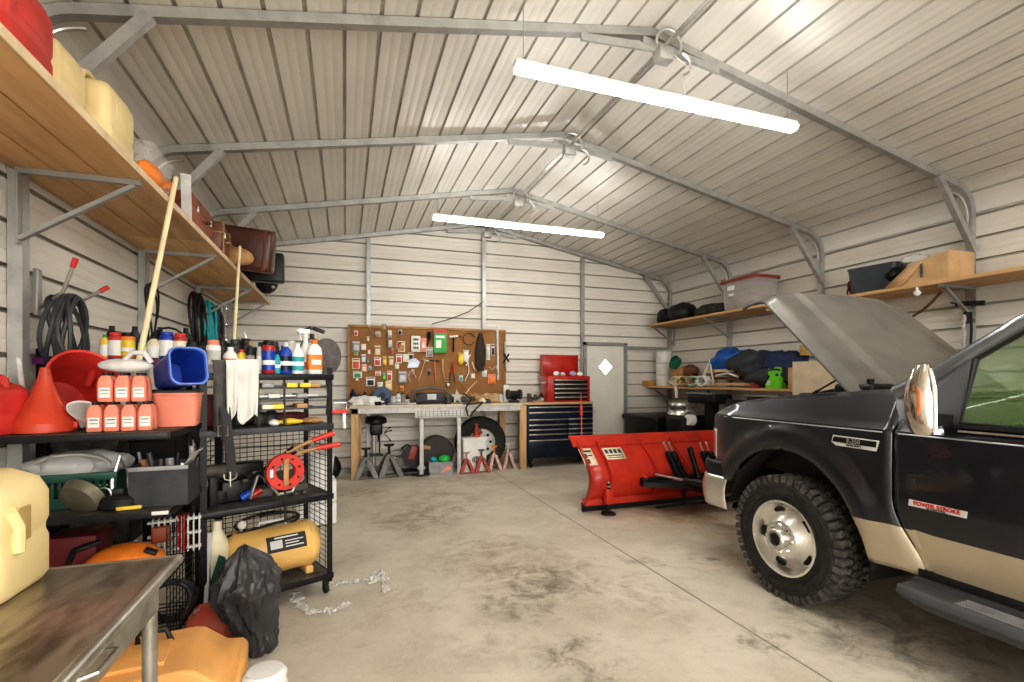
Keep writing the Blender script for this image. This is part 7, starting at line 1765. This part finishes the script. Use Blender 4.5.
# wheels
def truck_wheel(sd, wy, detail=True):
    R_, W_, rr = .42, .275, .242
    cx = TC+sd*(HWB+.03-W_/2)
    M = Tr(cx, wy, R_) @ (Ry(PI/2) if sd > 0 else Ry(-PI/2))   # local z = outward
    mb = MB()
    pr = [(rr*.97, -.10), (rr*1.0, W_*.42), (rr*1.07, W_*.47), (R_*.74, W_*.515), (R_*.86, W_*.50), (R_*.925, W_*.45), (R_*.955, W_*.40), (R_*.962, W_*.2), (R_*.962, -W_*.2), (R_*.955, -W_*.40), (R_*.86, -W_*.5), (rr*1.05, -W_*.47), (rr*.97, -.10)]
    mb.lathe(pr, M, 84, cap=False)
    nb = 46
    mb.mi = 1
    for k in range(nb):      # tread: staggered shoulder lugs and centre blocks
        a = 2*PI*k/nb
        Rk = M @ Rz(a)
        e = .008 if k % 2 else -.004
        mb.box((0, 0, 0), (.0001,)*3) if 0 else None
        def blk(rad, z, dr, da, dz_, tw=0):
            Q = Rk @ Tr(rad, 0, z) @ Rx(tw)
            hx, hy, hz = dr/2, da/2, dz_/2
            vs = [Q @ Vector((x*hx, y*hy, z_*hz)) for z_ in (-1, 1) for y in (-1, 1) for x in (-1, 1)]
            mb.add(vs, [(0, 2, 3, 1), (4, 5, 7, 6), (0, 1, 5, 4), (2, 6, 7, 3), (0, 4, 6, 2), (1, 3, 7, 5)])
        st_ = 2*PI*R_/nb
        for s2 in (-1, 1):
            blk(R_*.972, s2*(W_*.40), .030, st_*.62, W_*.17, .15*s2)
            blk(R_*.935, s2*(W_*.455+e*.3), .040+e, st_*.62, .020, 0)
            blk(R_*.975, s2*(W_*.235), .028, st_*.60, W_*.13, -.45*s2)
            Rk = M @ Rz(a+PI/nb); blk(R_*.975, s2*(W_*.075), .028, st_*.66, W_*.12, .5*s2); Rk = M @ Rz(a)
    ty = mb.out('wheel', [TREAD, TREADL], truck, world=True, ang=30)
    # raised sidewall ring
    mb = MB()
    for r_ in (.29, .345): mb.lathe([(r_-.003, W_*.50), (r_, W_*.522), (r_+.003, W_*.50)], M, 60, cap=False)
    mb.out('sidewall_ring', RUB, ty, world=True)
    o = W_*.5
    mb = MB()
    mb.lathe([(rr*1.03, o-.015), (rr*1.045, o+.004), (rr*.985, o+.006), (rr*.955, o-.010), (rr*.93, o-.050), (rr*.88, o-.062), (rr*.62, o-.030), (rr*.50, o+.012), (rr*.46, o+.020), (rr*.20, o+.022), (.001, o+.022)], M, 64, cap=False)
    mb.out('rim', ALLOY, ty, world=True, ang=50)
    for k in range(5):
        a = k*2*PI/5+.35; Q = M @ Rz(a) @ Tr(rr*.76, 0, o-.0455) @ Ry(math.radians(-26)); mb = MB()
        mb.loft([[Q @ Vector((.024*math.cos(b)*1.0, .040*math.sin(b), z)) for b in [2*PI*j/20 for j in range(20)]] for z in (-.01, .0055)])
        mb.out('hand_hole', mat('wheel_well_black', (.008, .008, .008)), ty, world=True)
    mb = MB(); mb.lathe([(.066, o+.018), (.068, o+.060), (.060, o+.070), (.046, o+.072), (.044, o+.05), (.001, o+.05)], M, 36, cap=False); mb.out('hub', STEEL, ty, world=True)
    mb = MB(); mb.lathe([(.001, o+.056), (.040, o+.056), (.043, o+.05)], M, 30, cap=False); mb.out('hub_cap', BLACK, ty, world=True)
    for k in range(8):
        mb = MB(); a = 2*PI*k/8; q0 = M @ Vector((.092*math.cos(a), .092*math.sin(a), o+.012)); q1 = M @ Vector((.092*math.cos(a), .092*math.sin(a), o+.045)); mb.cyl(q0, q1, .0125, .010, n=6); mb.out('lug_nut', CHROME, ty, world=True)
for sd in (-1, 1):
    truck_wheel(sd, WY); truck_wheel(sd, -1.35)
# badges
rootinv = Tr(-TC, -.5, 0)
def side_text(txt, size, y, z, m, parent, x=None, name='lettering', bold=0):
    xx = x if x is not None else TC-hw(y, z)-.010
    Mt = Matrix(((0, 0, -1, xx), (-1, 0, 0, y), (0, 1, 0, z), (0, 0, 0, 1)))
    o = text(txt, size, m, truck, rootinv @ Mt, name, .0015, bold)
    return o
yb_, zb_ = 2.11, 1.125
mb = MB(); xb = TC-hw(yb_, zb_)-.004
mb.prism([(-.145, -.030), (.130, -.034), (.145, .028), (-.130, .032)], .008, Matrix(((0, 0, -1, xb+.004), (-1, 0, 0, yb_), (0, 1, 0, zb_), (0, 0, 0, 1)))); mb.out('fender_badge', LGREY, truck, world=True, bev=.002)
mb = MB(); mb.prism([(-.134, -.008), (.128, -.012), (.132, .021), (-.122, .025)], .003, Matrix(((0, 0, -1, xb-.003), (-1, 0, 0, yb_), (0, 1, 0, zb_), (0, 0, 0, 1)))); mb.out('badge_inset', BLACK, truck, world=True)
side_text('F-350', .036, yb_, zb_+.006, CHROME, truck, xb-.008, bold=.0015); side_text('SUPER DUTY', .016, yb_, zb_-.020, BLACK, truck, xb-.0065)
yb_, zb_ = 1.685, .845
xb = TC-hw(yb_, zb_)-.003
mb = MB(); mb.prism([(-.130, -.016), (.128, -.018), (.132, .016), (-.126, .018)], .006, Matrix(((0, 0, -1, xb+.002), (-1, 0, 0, yb_), (0, 1, 0, zb_), (0, 0, 0, 1)))); mb.out('door_badge', LGREY, truck, world=True)
side_text('POWER STROKE', .028, yb_, zb_+.003, mat('badge_red', (.55, .02, .02), .4), truck, xb-.006, bold=.0008); side_text('V8 TURBO DIESEL', .011, yb_, zb_-.012, DGREY, truck, xb-.006)

# parked a hand's breadth back from the blade
truck.location.y -= .035; truck.location.x -= .03
